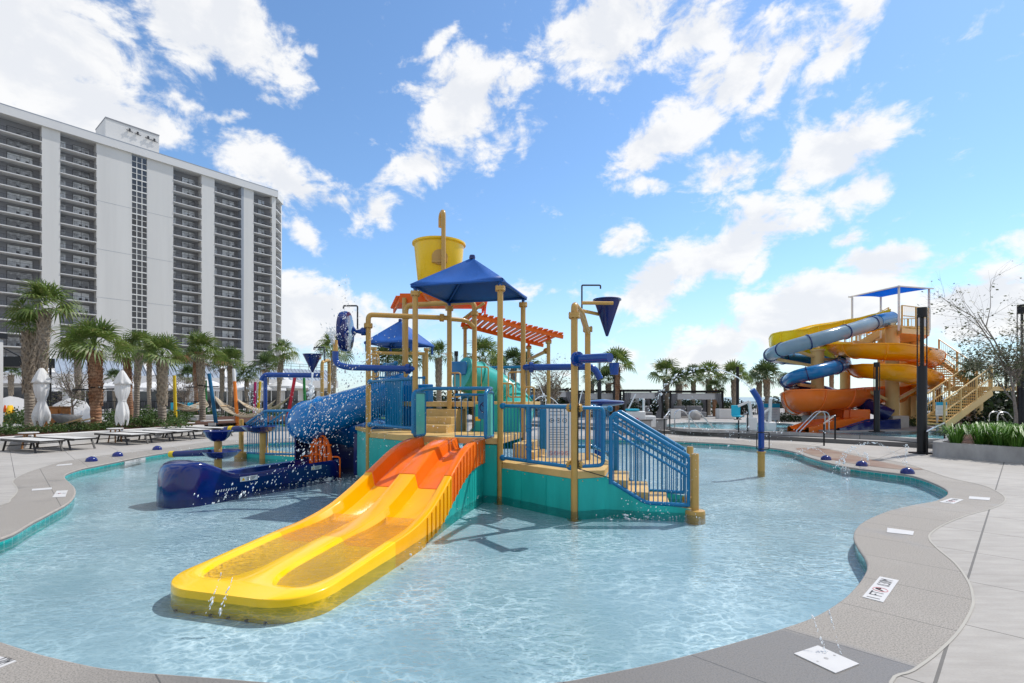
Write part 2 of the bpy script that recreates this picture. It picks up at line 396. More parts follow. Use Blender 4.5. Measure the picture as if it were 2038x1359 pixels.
PO_=[G(*p) for p in[(1600,885),(1700,903),(1800,922),(1850,938),(1890,951),(1956,966),(1986,979),(2000,990),(1997,1001),(1971,1013),(1927,1025),(1883,1042),(1854,1060),(1850,1073),(1865,1091),(1901,1121),(1927,1157),(1936,1187),(1934,1212),(1909,1256),(1865,1300),(1817,1335),(1773,1359)]]
PO_+=[Vector(p) for p in[(1.7,2.3,0),(1.0,2.02,0),(0,1.9,0),(-1.5,1.95,0),(-3,2.2,0),(-4.6,2.8,0),(-6,3.4,0),(-6.9,4.2,0),(-7.3,5.2,0),(-7.5,6.3,0)]]
PO_+=[G(*p) for p in[(0,1006),(21,993),(32,982),(34,973),(29,965),(25,959),(31,952),(50,942),(76.5,933),(105,924),(134,917),(201,907),(268,899),(330,891.5),(405,881),(467,876),(577,872),(700,870),(1000,868),(1250,868),(1340,870),(1460,876),(1510,879)]]
POOL=catmull(PI_,4,True); COPE=catmull(PO_,4,True)

def flat(name,loops,z,mat_,kind='structure',**kw):
    lo=[[Vector((p[0],p[1],0)) for p in l] for l in loops]
    vs=[(p.x,p.y,z) for l in lo for p in l]
    fs=[]
    for t in tessellate_polygon(lo):
        a,b,c=[vs[i] for i in t]
        ar=(b[0]-a[0])*(c[1]-a[1])-(c[0]-a[0])*(b[1]-a[1])
        if abs(ar)<1e-10: continue
        fs.append(tuple(t) if ar>0 else tuple(reversed(t)))
    mb=MB(); mb.add(vs,fs); ob=mb.build(name,mat_,sharp=None,**kw)
    if kind: ob['kind']=kind
    return ob
def rect(x0,y0,x1,y1): return [(x0,y0),(x1,y0),(x1,y1),(x0,y1)]
# ---- materials of the setting
def deckmat(name,c1,c2,period,off,lw,stain,along=None,agg=0.0):
    m=bpy.data.materials.new(name); k=N(m); co=k.n('TexCoord').outputs['Object']; sp=k.n('SeparateXYZ',Vector=co)
    n1=k.n('TexNoise',Vector=co,Scale=.55,Detail=6.,Roughness=.6).outputs[0]
    mp=k.n('Mapping',Vector=co); mp.inputs['Rotation'].default_value=(0,0,R(8)); mp.inputs['Scale'].default_value=(.9,4.5,1)
    n2=k.n('TexNoise',Vector=mp.outputs[0],Scale=2.2,Detail=6.,Roughness=.62).outputs[0]
    n3=k.n('TexNoise',Vector=co,Scale=95. if agg else 60.,Detail=3.,Roughness=.7).outputs[0]
    f=k.math('ADD',k.math('MULTIPLY',n1,.5),k.math('MULTIPLY',n2,.0 if agg else .5)); 
    c=k.mix(k.ramp(f,.25 if agg else .30,.42 if agg else .68),c1,c2)
    c=k.mix(k.ramp(n3,.46,.66,0,.85 if agg else .12),c,tuple(x*(.30 if agg else .6) for x in c1))
    wet=k.n('TexNoise',Vector=co,Scale=stain[0],Detail=5.,Roughness=.55).outputs[0]
    wf=k.ramp(wet,stain[1],stain[1]+.05)
    if agg:  # splash-wet rim beside the jets at the near edge
        d=k.math('ADD',sp.outputs[1],k.math('MULTIPLY',k.math('SUBTRACT',n1,.5),.5)); d2=k.math('ADD',k.math('ADD',sp.outputs[0],sp.outputs[1]),k.math('MULTIPLY',k.math('SUBTRACT',n1,.5),.35))
        near=k.math('MULTIPLY',k.ramp(d2,5.50,5.36),k.ramp(k.math('ADD',sp.outputs[0],k.math('MULTIPLY',n1,1.6)),-1.9,-1.1))
        near=k.math('MULTIPLY',near,k.math('LESS_THAN',sp.outputs[1],4.4))
        wf=k.math('MAXIMUM',k.math('MULTIPLY',wf,.55),near)
    c=k.mix(k.math('MULTIPLY',wf,.62),c,tuple(x*.42 for x in c1))
    s=k.math('ADD',sp.outputs[0],sp.outputs[1]); fr=k.math('FRACT',k.math('DIVIDE',k.math('SUBTRACT',s,off),period))
    ln=k.math('LESS_THAN',k.math('MINIMUM',fr,k.math('SUBTRACT',1.,fr)),lw/period)
    if along:
        t=k.math('SUBTRACT',sp.outputs[0],sp.outputs[1]); fr2=k.math('FRACT',k.math('DIVIDE',k.math('SUBTRACT',t,along[1]),along[0]))
        ln=k.math('MAXIMUM',ln,k.math('LESS_THAN',k.math('MINIMUM',fr2,k.math('SUBTRACT',1.,fr2)),lw*1.6/along[0]))
    c=k.mix(k.math('MULTIPLY',ln,.72),c,(.05,.048,.045))
    ro=k.ramp(wf,0,1,.8,.28)
    bs=k.n('BsdfPrincipled',Base__Color=c,Roughness=ro)
    hh=k.math('SUBTRACT',k.math('ADD',k.math('MULTIPLY',n2,.4),k.math('MULTIPLY',n3,.5)),k.math('MULTIPLY',ln,1.2))
    b=k.n('Bump',Strength=.5 if agg else .35,Distance=.006,Height=hh); k.link(b.outputs[0],bs.inputs['Normal'])
    k.link(bs.outputs[0],k.out.inputs[0]); M[name]=m
deckmat('deck_concrete',(.265,.245,.222),(.42,.395,.362),1.62,.31,.008,(.5,.72),(3.3,-.5))
deckmat('upper_concrete',(.29,.275,.26),(.37,.355,.34),2.6,.3,.012,(.5,.8),(2.6,-.5))
deckmat('coping_stone',(.31,.283,.25),(.40,.37,.332),1.13,6.55,.006,(.75,.62),None,1.)
mm('coping_edge',(.33,.30,.27),.8,.15,8,.4,120); mm('joint_line',(.38,.36,.32),.8,.08,3)
# water
def watermat(name,tint,cscale,wscale,wbump,caus=.5):
    m=bpy.data.materials.new(name); k=N(m); co=k.n('TexCoord').outputs['Object']
    mp=k.n('Mapping',Vector=co); mp.inputs['Rotation'].default_value=(0,0,R(14)); mp.inputs['Scale'].default_value=(.62,1.25,1)
    n1=k.n('TexNoise',Vector=mp.outputs[0],Scale=wscale,Detail=3.,Roughness=.5,Distortion=.5).outputs[0]
    n2=k.n('TexNoise',Vector=mp.outputs[0],Scale=wscale*3.1,Detail=2.5,Roughness=.5).outputs[0]
    calm=k.ramp(k.n('TexNoise',Vector=co,Scale=.45,Detail=3.).outputs[0],.38,.62,.35,1.25)
    hgt=k.math('MULTIPLY',k.math('ADD',n1,k.math('MULTIPLY',n2,.33)),calm)
    bp=k.n('Bump',Strength=1.,Distance=wbump,Height=hgt)
    # bright caustic web painted into the water's transparent colour
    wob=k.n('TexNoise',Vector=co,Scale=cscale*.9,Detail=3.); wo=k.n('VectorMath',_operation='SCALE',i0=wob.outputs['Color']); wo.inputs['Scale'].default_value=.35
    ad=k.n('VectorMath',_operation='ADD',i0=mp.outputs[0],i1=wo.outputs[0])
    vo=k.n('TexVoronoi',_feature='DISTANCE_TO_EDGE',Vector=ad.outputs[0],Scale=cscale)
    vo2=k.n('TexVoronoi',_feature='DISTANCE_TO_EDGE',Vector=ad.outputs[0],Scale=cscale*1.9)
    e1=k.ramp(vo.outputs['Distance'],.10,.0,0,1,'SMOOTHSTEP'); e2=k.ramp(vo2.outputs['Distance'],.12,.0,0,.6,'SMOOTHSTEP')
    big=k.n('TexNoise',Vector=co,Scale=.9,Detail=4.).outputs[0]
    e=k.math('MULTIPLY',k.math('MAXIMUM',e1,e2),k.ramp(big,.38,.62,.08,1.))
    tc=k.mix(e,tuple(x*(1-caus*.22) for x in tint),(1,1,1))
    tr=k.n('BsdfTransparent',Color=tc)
    gl=k.n('BsdfGlossy',Color=(1,1,1,1),Roughness=.03); k.link(bp.outputs[0],gl.inputs['Normal'])
    fr=k.n('Fresnel',IOR=1.33); k.link(bp.outputs[0],fr.inputs['Normal'])
    mx=k.n('MixShader',i0=fr.outputs[0],i1=tr.outputs[0],i2=gl.outputs[0]); k.link(mx.outputs[0],k.out.inputs[0]); M[name]=m
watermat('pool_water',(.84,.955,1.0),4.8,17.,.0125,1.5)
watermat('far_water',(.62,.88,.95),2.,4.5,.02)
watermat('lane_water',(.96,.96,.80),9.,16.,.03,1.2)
def floormat(name,c1,c2):
    m=bpy.data.materials.new(name); k=N(m); co=k.n('TexCoord').outputs['Object']
    nz=k.n('TexNoise',Vector=co,Scale=.35,Detail=5.,Roughness=.55).outputs[0]
    bs=k.n('BsdfPrincipled',Base__Color=k.mix(k.ramp(nz,.35,.65),c1,c2),Roughness=.8); k.link(bs.outputs[0],k.out.inputs[0]); M[name]=m
floormat('pool_plaster',(.63,.86,.97),(.72,.92,.98)); floormat('far_plaster',(.25,.65,.74),(.32,.72,.8))
m=bpy.data.materials.new('pool_tile'); k=N(m); u=k.n('UVMap').outputs[0]; su=k.n('SeparateXYZ',Vector=u)
br=k.n('TexBrick',Vector=u,Scale=1.,Mortar__Size=.004,Brick__Width=.15,Row__Height=.15,Mortar__Smooth=.1); br.offset=0.
br.inputs['Color1'].default_value=(.005,.30,.29,1); br.inputs['Color2'].default_value=(.012,.40,.37,1); br.inputs['Mortar'].default_value=(.35,.55,.52,1)
top=k.math('GREATER_THAN',su.outputs[1],-.052); low=k.math('LESS_THAN',su.outputs[1],-.185)
c=k.mix(top,br.outputs[0],(.6,.58,.54)); c=k.mix(low,c,(.5,.66,.72))
bs=k.n('BsdfPrincipled',Base__Color=c,Roughness=.2); k.link(bs.outputs[0],k.out.inputs[0]); M['pool_tile']=m

# ---- pool
ZF=-.21
flat('pool_floor',[[(p.x,p.y) for p in POOL]],ZF,M['pool_plaster'])
mb=MB(); L=0; k0=len(POOL); vs=[];uvs=[];fs=[]
for i in range(k0+1):
    p=POOL[i%k0]
    if i: L+=(POOL[i%k0]-POOL[i-1]).length
    for z in(-.034,ZF): vs.append((p.x,p.y,z)); uvs.append((L,z))
for i in range(k0): fs.append((2*i,2*i+1,2*i+3,2*i+2))
mb.add(vs,fs); ob=mb.build('pool_wall',M['pool_tile'],uv=uvs,sharp=60); ob['kind']='structure'
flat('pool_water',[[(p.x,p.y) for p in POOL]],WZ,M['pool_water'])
# coping with a rounded nose
cp=flat('pool_coping',[[(p.x,p.y) for p in COPE],[(p.x,p.y) for p in POOL]],0.,M['coping_stone'])
mb=MB(); vs=[];fs=[]
def inward(i):
    t=(POOL[(i+1)%k0]-POOL[i-1]).normalized(); return Vector((-t.y,t.x,0))
area=sum(POOL[i].x*POOL[(i+1)%k0].y-POOL[(i+1)%k0].x*POOL[i].y for i in range(k0)); sg=1 if area>0 else -1
prof=[(0,0),(.010,-.004),(.016,-.012),(.018,-.022),(.012,-.034),(-.004,-.036)]
for i in range(k0):
    nv=inward(i)*sg
    for a,z in prof: q=POOL[i]+nv*a; vs.append((q.x,q.y,z))
q=len(prof)
for i in range(k0):
    j=(i+1)%k0
    for t in range(q-1): fs.append((i*q+t,j*q+t,j*q+t+1,i*q+t+1))
mb.add(vs,fs); ob=mb.build('coping_edge',M['coping_edge'],sharp=70); ob['kind']='structure'
mb=MB(); kk=len(COPE); vs=[];fs=[]
for i in range(kk):
    t=(COPE[(i+1)%kk]-COPE[i-1]).normalized(); nv=Vector((-t.y,t.x,0))
    for a in(-.009,.009): q=COPE[i]+nv*a; vs.append((q.x,q.y,.004))
for i in range(kk): j=(i+1)%kk; fs.append((2*i,2*j,2*j+1,2*i+1))
mb.add(vs,fs); ob=mb.build('coping_joint',M['joint_line'],sharp=None); ob['kind']='structure'
# ---- decks, ground, sea
DK=rect(-60,-14,60,70)
flat('pool_deck',[DK,[(p.x,p.y) for p in COPE]],0.,M['deck_concrete'])
floormat('sand_ground',(.30,.27,.21),(.36,.33,.27))
flat('ground',[[(-600,-200),(600,-200),(600,58),(60,58),(60,70),(-2,70),(-2,600),(-600,600)],DK],-.02,M['sand_ground']) if False else None
flat('ground',[[(-700,-200),(500,-200),(500,70),(0,70),(0,700),(-700,700)]],-.42,M['sand_ground'])
m=bpy.data.materials.new('sea_water'); k=N(m); co=k.n('TexCoord').outputs['Object']
bs=k.n('BsdfPrincipled',Base__Color=(.16,.27,.33,1),Roughness=.28); b=k.n('Bump',Strength=.4,Distance=.3,Height=k.n('TexNoise',Vector=co,Scale=.4,Detail=4.).outputs[0]); k.link(b.outputs[0],bs.inputs['Normal']); k.link(bs.outputs[0],k.out.inputs[0])
flat('sea',[[(0,70.5),(500,70.5),(6000,500),(6000,7000),(-6000,7000),(-700,701),(0,701)]],-1.2,m)
# upper deck (two steps up) round the far pool
UZ=.28
front=[(.6,27.3+1.0),(3,25.9),(7.2,21.7),(12.4,16.5),(15.5,13.4),(40,9)]
def off(d): return [(x+d*.707,y+d*.707) for x,y in front]
back=[(40,60),(.6,60)]
P2=[G(*p,UZ) for p in[(1335,850),(1370,853.5),(1480,857),(1620,862),(1760,868),(1827,873),(1888,873),(1930,867),(1960,861),(1883,856),(1827,857),(1676,859),(1634,856),(1600,850),(1581,845),(1560,842),(1480,841),(1400,840),(1350,841.5),(1325,845)]]
POOL2=catmull(P2,3,True)
mb=MB(); fr=off(0); mb.prism(fr+back,-.05,.14); ob=mb.build('step',M['upper_concrete']); ob['kind']='structure'
flat('upper_deck',[off(.62)+back,[(p.x,p.y) for p in POOL2]],UZ,M['upper_concrete'])
mb=MB(); o2=off(.62); vs=[(x,y,z) for x,y in o2 for z in(.13,UZ)]; mb.add(vs,[(2*i,2*i+2,2*i+3,2*i+1) for i in range(len(o2)-1)]); ob=mb.build('step_riser',M['upper_concrete']); ob['kind']='structure'
mm('nosing',(.16,.155,.15),.85,.1,6)
mb=MB()
for o3,z in((off(0),.141),(off(.62),UZ+.001)):
    o4=[(x+.05,y+.05) for x,y in o3]
    for i in range(len(o3)-1): mb.add([(*o3[i],z+.003),(*o3[i+1],z+.003),(*o4[i+1],z+.003),(*o4[i],z+.003)],[(0,1,2,3)])
ob=mb.build('step_nosing',M['nosing'],sharp=None); ob['kind']='structure'
flat('far_pool_floor',[[(p.x,p.y) for p in POOL2]],UZ-.13+.01 if False else .17,M['far_plaster'])
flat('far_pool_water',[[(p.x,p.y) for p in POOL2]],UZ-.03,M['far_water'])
mb=MB(); kq=len(POOL2); vs=[(p.x,p.y,z) for p in POOL2 for z in(UZ,.165)]
mb.add(vs,[(2*i,2*((i+1)%kq),2*((i+1)%kq)+1,2*i+1) for i in range(kq)]); ob=mb.build('far_pool_wall',M['planter_concrete'],sharp=None); ob['kind']='structure'
# rust-brown stain where the deck runs down into the beach entry
m=bpy.data.materials.new('rust_stain'); k=N(m); co=k.n('TexCoord').outputs['Object']
nz=k.n('TexNoise',Vector=co,Scale=.9,Detail=6.,Roughness=.6).outputs[0]
bs=k.n('BsdfPrincipled',Base__Color=k.mix(k.ramp(nz,.35,.6),(.15,.065,.035),(.24,.17,.12)),Roughness=.5); k.link(bs.outputs[0],k.out.inputs[0])
st=[G(*p) for p in[(1585,892),(1640,893),(1690,904),(1740,916),(1800,928),(1838,934),(1790,934),(1720,926),(1672,918),(1625,908),(1600,900)]]
flat('wet_patch',[[(p.x,p.y) for p in catmull(st,4,True)]],.005,m)
# ------------------------------------------------------------------ the water play structure
U=Vector((.267,.964,0)); V=Vector((.964,-.267,0)); Z=Vector((0,0,1))
def v3(x,y,z): return Vector((x,y,z))
play=thing('water_play_structure','big water play structure of tan posts, slides, blue rails and a yellow tipping bucket','play structure',(-.75,9.67,ZF))
PST={}
def flange(mb,c,r=.085,h=.035,ax=(0,0,1)):
    mb.lathe([(.02,-h),(r,-h),(r,-.006),(r*.97,-.003),(r*.97,.003),(r,.006),(r,h),(.02,h)],c,20,axis=ax)
    A=Vector(ax).normalized(); x=A.orthogonal().normalized(); y=A.cross(x)
    for j in range(8):
        a=j*math.pi/4; q=Vector(c)+(x*math.cos(a)+y*math.sin(a))*r*.82
        mb.cyl(q-A*(h+.016),q+A*(h+.016),.011,n=6)
def post(x,y,z0,z1,r=.05,fl=(),cap=True,base=False):
    mb=MB(); mb.cyl((x,y,z0),(x,y,z1),r,n=18)
    if base: mb.lathe([(r,z0),(r*2.1,z0),(r*2.1,ZF+.02)],(x,y,0),20)
    o=sub(mb.build('support_post',M['tan_paint'],play))
    for z in fl:
        f=MB(); flange(f,(x,y,z)); f.build('flange',M['tan_paint'],o)
    return o
A_=(-2.86,10.2); P1=(-1.722,9.12); P2=(-1.30,10.64); P3=(-.20,8.70); P4=(.222,10.22); E=(.917,7.54); E2=(1.33,9.0); Fp=(1.39,7.69)
post(*A_,ZF,3.12,.05,(3.02,)); post(*P1,ZF,3.46,.05,(3.44,)); post(*P2,ZF,3.46,.05,(3.44,)); post(*P3,ZF,3.46,.05,(3.44,),base=True); post(*P4,ZF,3.46,.05,(3.44,))
post(*E,ZF,2.86,.05,(2.80,),base=True); post(*E2,ZF,2.82,.05,(2.79,))
LB=(-2.38,11.5); RB=(-.81,11.06)
post(*LB,ZF,3.42,.053,(3.40,)); post(*RB,ZF,3.42,.053,(3.40,))
for x,y,z in((-1.30,14.2,3.55),(.50,15.3,3.1),(.98,13.75,3.1)): post(x,y,ZF,z,.05,(z-.02,))
post(-2.5,11.9,ZF,3.9,.05); 
# bent pipes joining posts
def pipe(pts,r=.05,rad=.2,m='tan_paint',name='pipe',fl=(),parent=None):
    mb=MB(); mb.tube(fillet(pts,rad),r,14)
    for c,ax in fl: flange(mb,c,r*1.65,.03,ax)
    return mb.build(name,M[m],parent or play)
pipe([v3(*A_,3.05),v3(*A_,3.24),v3(*P2,3.24)],.05,.28,fl=[(v3(-1.45,10.6,3.24),(1.57,.44,0))])
pipe([v3(*LB,3.35),v3(*LB,3.66),v3(*RB,3.66),v3(*RB,3.35)],.055,.3)
pipe([v3(-1.05,11.12,3.30),v3(-.60,11.0,3.62)],.03)
pipe([v3(*P2,3.22),v3(-.95,10.85,3.22),v3(*RB,3.1)],.045,.2)
pipe([v3(.50,15.3,2.72),v3(.98,13.75,2.86)],.05,fl=[(v3(.93,13.9,2.85),(.4,-1.2,.1))])
# decks
def deck(poly,z,name='platform',th=.1,m='tan_deck'):
    mb=MB(); mb.prism([(p[0],p[1]) for p in poly],z-th,z); return mb.build(name,M[m],play,bevel=.012)
LBk=(-3.35,11.1)
deck([A_,P1,(-1.5,9.9),(-1.95,10.55),(-2.5,11.3),LBk],.90)
deck([(P1[0]+.002,P1[1]),P3,P4,P2,(-1.5,9.9)],.898)
FB=(1.39+.29,7.69+1.03)
deck([(P3[0]+.02,P3[1]-.005),(E[0]-.03,E[1]-.01),(E[0]+.03,E[1]-.02),Fp,FB,(1.6,10.1),(P4[0]+.02,P4[1])],.50)
deck([(-2.55,11.35),(-1.9,10.85),(.25,10.30),(.65,11.75),(-2.2,12.8)],1.5)
# wide steps from the slide deck up to the tube deck
for i,(yy,zz) in enumerate(((10.02,1.05),(10.28,1.20),(10.54,1.35))):
    mb=MB(); c=Vector((-1.52+i*.065,yy+.30,zz/2+.35)); mb.box((c.x,c.y,(zz+.8)/2),(.66,.56,zz-.8),R(-15.5)); mb.build('tread',M['tan_deck'],play,bevel=.01)
for i,(q,zz) in enumerate(((.14,.63),(.40,.77))):
    mb=MB(); a=Vector((P3[0]+.35-i*.13,P3[1]+.62,0)); mb.box((a.x+.25,a.y+.25,(zz+.3)/2),(.26,1.0,zz-.3),R(-15.5)); mb.build('tread',M['tan_deck'],play,bevel=.01)
# skirts
def panel(a,b,z0,z1,m='teal_panel',th=.03,name='skirt_panel',e1=.055):
    a=Vector((a[0],a[1],0)); b=Vector((b[0],b[1],0)); mb=MB(); L=(b-a).length; t=(b-a).normalized()
    zz=[z1,z1] if not isinstance(z1,(list,tuple)) else z1
    mb.wall([a+t*.055,b-t*e1],z0,list(zz),th)
    o=sub(mb.build(name,M[m],play))
    s=MB()
    for j in range(max(2,int(L/.35))):
        q=a+t*(L*(j+.5)/max(2,int(L/.35))); nrm=Vector((t.y,-t.x,0))
        s.cyl(q+nrm*(th/2)+Z*(zz[0]-.035),q+nrm*(th/2+.008)+Z*(zz[0]-.035),.009,n=6)
    s.build('bolt',M['tan_paint'],o)['kind']='stuff'
    return o
panel(A_,P1,ZF,.795); panel(LBk,A_,ZF,.90,'turquoise_panel'); panel(P3,E,ZF,.395); panel(E,Fp,ZF,.395,e1=-.012); panel((-.9,8.93),P3,ZF,.78)
mb=MB(); mb.bar(v3(LBk[0],LBk[1],.93),v3(A_[0],A_[1],.93),.09,.07); mb.build('panel_cap',M['tan_deck'],play)
# stair to the water, skirt follows its slope
NW=Vector((2.64,7.39,0)); FW=NW+U*1.07
sd=(NW-Vector((*Fp,0))).normalized()
def stair_side(o,name):
    q=[Vector((*Fp,0))+o+sd*t for t in(0,.02,.55,1.22)]
    mb=MB(); mb.wall(q,ZF,[.42,.40,.06,-.02],.03); mb.build(name,M['teal_panel'],play)
stair_side(Vector((0,0,0)),'skirt_panel'); stair_side(U*1.04,'skirt_panel')
for i in range(3):
    mb=MB(); z=.36-.165*i; c=Vector((*Fp,0))+U*.52+sd*(.16+.30*i); mb.box((c.x,c.y,(z+ZF)/2),(.33,1.0,z-ZF),math.atan2(sd.y,sd.x)); mb.build('tread',M['tan_deck'],play,bevel=.012)
for q,zt in((NW,.79),(FW,.79)):
    mb=MB(); mb.lathe([(.02,zt),(.046,zt-.004),(.053,zt-.02),(.053,-.02)],q,16); mb.lathe([(.054,-.02),(.135,-.03),(.14,-.06),(.14,ZF)],q,20)
    mb.build('newel_post',M['tan_paint'],play)
# ---- railings
def railing(a,b,zt0,zt1,zb0,zb1,n,r=.03,balls=True,name='railing',m='rail_blue',br=.0085,inset=.07,topr=True,rb=None):
    a=Vector((a[0],a[1],0)); b=Vector((b[0],b[1],0)); t=(b-a).normalized(); a2=a+t*inset; b2=b-t*inset
    mb=MB(); rb=rb or r
    mb.tube([a2+Z*zt0,b2+Z*zt1],r,12); mb.tube([a2+Z*zb0,b2+Z*zb1],rb,12)
    if balls:
        for q,z in((a2,zt0),(b2,zt1),(a2,zb0),(b2,zb1)):
            s=1 if q is a2 else -1
            mb.lathe([(.01,-.05),(r*1.4,-.045),(r*1.75,-.02),(r*1.75,.02),(r*1.3,.05),(r,.06)],q+Z*z,14,axis=t*s)
    for i in range(n):
        f=(i+.5)/n; q=a2.lerp(b2,f)
        mb.tube([q+Z*(zb0+(zb1-zb0)*f),q+Z*(zt0+(zt1-zt0)*f)],br,6,False)
    return mb.build(name,M[m],play)
railing(A_,P1,1.90,1.93,1.05,1.04,17)
railing(P3,E,1.45,1.45,.575,.565,19)
# middle riser pipe with couplings in front railing
mid=Vector((*P3,0)).lerp(Vector((*E,0)),.42)
mb=MB(); mb.tube([mid+Z*.57,mid+Z*1.45],.04,12)
for z in(1.10,.80): mb.lathe([(.034,-.05),(.052,-.05),(.052,-.012),(.04,-.01),(.04,.01),(.052,.012),(.052,.05),(.034,.05)],mid+Z*z,14)
mb.build('riser_pipe',M['rail_blue'],play)
pipe([v3(E[0]+.055,E[1]-.03,2.1),v3(E[0]+.05,E[1]-.035,.55),v3(Fp[0]+.05,Fp[1]-.06,.40)],.007,.03,'rubber','tie_cable')
for f_ in(.33,.66):
    q=Vector((*P3,0)).lerp(Vector((*E,0)),f_)+v3(-.012,-.012,0); mb=MB(); mb.bar(q+Z*ZF,q+Z*.39,.006,.014,(1,1,0)); mb.build('panel_seam',M['teal_panel'],play)
# E to the stair head, rounded end
def framed(path,zt,zb,n,r=.028,m='rail_blue'):
    a=Vector((*path[0],0)); b=Vector((*path[1],0)); mb=MB(); t=(b-a).normalized(); a2=a+t*.08
    mb.tube(fillet([a2+Z*zt,b+Z*zt,b+Z*zb,a2+Z*zb],.09),r,12)
    for i in range(n):
        q=a2.lerp(b,(i+.5)/n); mb.tube([q+Z*zb,q+Z*zt],.0085,6,False)
    return mb.build('railing',M[m],play)
framed((E,(Fp[0]-.02,Fp[1])),1.44,.575,6)
for c,ax in((v3(E[0],E[1],1.44),(.71,-.7,0)),(v3(E[0],E[1],.60),(.71,-.7,0)),(v3(E[0],E[1],1.44),(.95,.3,0)),(v3(E[0],E[1],.60),(.95,.3,0))):
    mb=MB(); A=Vector(ax).normalized()*(.085 if ax[1]>0 else -.085); mb.cyl(c,c+A,.035,n=12); flange(mb,c+A*.95,.062,.016,ax); mb.build('bracket',M['tan_paint'],play)
def stair_rail(o,fr):
    a=Vector((*Fp,0))+o+sd*.09; b=NW+o-sd*.09; mb=MB()
    zt0,zt1=1.36,.735; k0=a.lerp(b,.46)
    mb.tube(fillet([a+Z*1.28,a+sd*.07+Z*zt0,b+Z*zt1],.04),.034,12)
    mb.tube(fillet([a+Z*(zt0-.13),b+Z*(zt1-.16)],.04),.021,10); mb.tube([a+Z*(zt0-.26),b+Z*(zt1-.29)],.021,10)
    mb.tube([a+Z*1.30,a+Z*.30],.034,12); mb.tube([b+Z*zt1,b+Z*.02],.026,12)
    mb.tube(fillet([a+Z*.34,k0+Z*.04,b+Z*.035],.1),.03,12)
    for i in range(17):
        f=(i+.7)/17.4; q=a.lerp(b,f); zb=.34+(.04-.34)*min(1,f/.46); mb.tube([q+Z*zb,q+Z*(zt0+(zt1-zt0)*f)],.014 if i in(5,) else .0085,6,False)
    mb.build('stair_railing',M['rail_blue'],play)
stair_rail(Vector((0,0,0)),1); stair_rail(U*1.04,0)
railing(FB,(1.6,10.1),1.40,1.40,.62,.62,11); railing((1.6,10.1),P4,1.40,1.40,.62,.62,12)
mb=MB(); q=v3(.62,9.6,0); mb.box((q.x,q.y,1.0),(.22,.04,.75),R(-15)); mb.build('blue_panel',M['rail_blue'],play,bevel=.02)
# slide-top barrier: hoop rail, two turquoise side panels, blue guard with a no-entry disc
sl0=Vector((-.934,8.92,0)); HW=.655
Lt=sl0-V*HW; Rt=sl0+V*(HW-.04)
mb=MB(); mb.tube(fillet([Lt-U*.42+Z*.98,Lt-U*.42+Z*1.68,Lt+U*.05+Z*1.75,Rt+U*.05+Z*1.75,Rt-U*.35+Z*1.70,Rt-U*.35+Z*.98],.12),.032,12); mb.build('hoop_rail',M['rail_blue'],play)
for q in(Lt,Rt):
    a=q-U*.36; b=q+U*.04
    mb=MB(); mb.wall([a,b],.95,1.66,.02); o=sub(mb.build('side_panel',M['turquoise_panel'],play))
    f=MB(); f.tube(fillet([a+Z*.95,a+Z*1.68,b+Z*1.68,b+Z*.93,a+Z*.93,a+Z*1.0],.05),.026,10); f.build('panel_frame',M['rail_blue'],o)
a=sl0-V*.10+U*.1; b=Rt+U*.1
mb=MB(); mb.tube([a+Z*1.64,b+Z*1.64],.024,10); mb.tube([a+Z*.90,b+Z*.90],.026,10)
for i in range(7): q=a.lerp(b,i/6.); mb.tube([q+Z*.9,q+Z*1.64],.0085,6,False)
mb.build('railing',M['rail_blue'],play)
c=a.lerp(b,.78); mb=MB(); mb.box(c+Z*1.42-U*.02,(.24,.02,.4),math.atan2(V.y,V.x)); g=sub(mb.build('guard_panel',M['rail_blue'],play))
mb=MB(); cc=c+Z*1.42-U*.032; ring=[cc+(V*math.cos(t*math.pi/12)+Z*math.sin(t*math.pi/12))*.085 for t in range(25)]; mb.tube(ring,.009,6,False); mb.tube([cc-(V-Z)*.058,cc+(V-Z)*.058],.009,6); mb.build('no_entry_mark',M['navy_gloss'],g)
mb=MB(); mb.box(a.lerp(b,.6)+Z*1.22-U*.02,(.09,.01,.07),math.atan2(V.y,V.x)); mb.build('notice_plate',M['sign_yellow'],play)
# further railings on the upper levels
railing((-2.55,11.35),(-3.0,12.0),2.35,2.35,1.6,1.6,8,name='railing'); 
railing((-3.15,11.55),(-2.45,11.6),2.2,2.2,1.2,1.2,12)
railing((-1.25,12.45),(.55,11.75),2.30,2.30,1.6,1.6,14)
mb=MB(); mb.box((-2.55,11.0,1.45),(.06,.9,1.0),R(35)); mb.build('blue_panel',M['rail_blue'],play,bevel=.03)
mb=MB(); mb.box((-2.05,11.15,1.30),(.75,.04,1.15),R(-20)); mb.build('entry_panel',M['tube_blue'],play,bevel=.03)
# grab rails
def grab(c,t,w=.2,h=.42,z=1.5):
    c=Vector(c); t=Vector(t).normalized(); mb=MB()
    mb.tube(fillet([c+Z*z,c+t*w+Z*z,c+t*w+Z*(z+h),c+Z*(z+h)],.06),.016,8); mb.tube([c+t*w*.5+Z*z,c+t*w*.5+Z*(z+h)],.011,6)
    mb.build('grab_rail',M['tan_paint'],play)
grab(v3(*P3,0),(1,0,0),.22,.36,1.47); grab(v3(*P4,0),(1,0,0),.22,.40,1.40); grab(v3(*A_,0),(1,.3,0),.2,.45,2.0); grab(v3(*P1,0),(.3,1,0),.25,.6,1.1); grab(v3(*P2,0),(.9,-.2,0),.24,.5,1.6); grab(v3(*P4,0),(-1,.2,0),.3,.5,1.6); grab(v3(*RB,0),(1,.1,0),.3,.5,1.75)

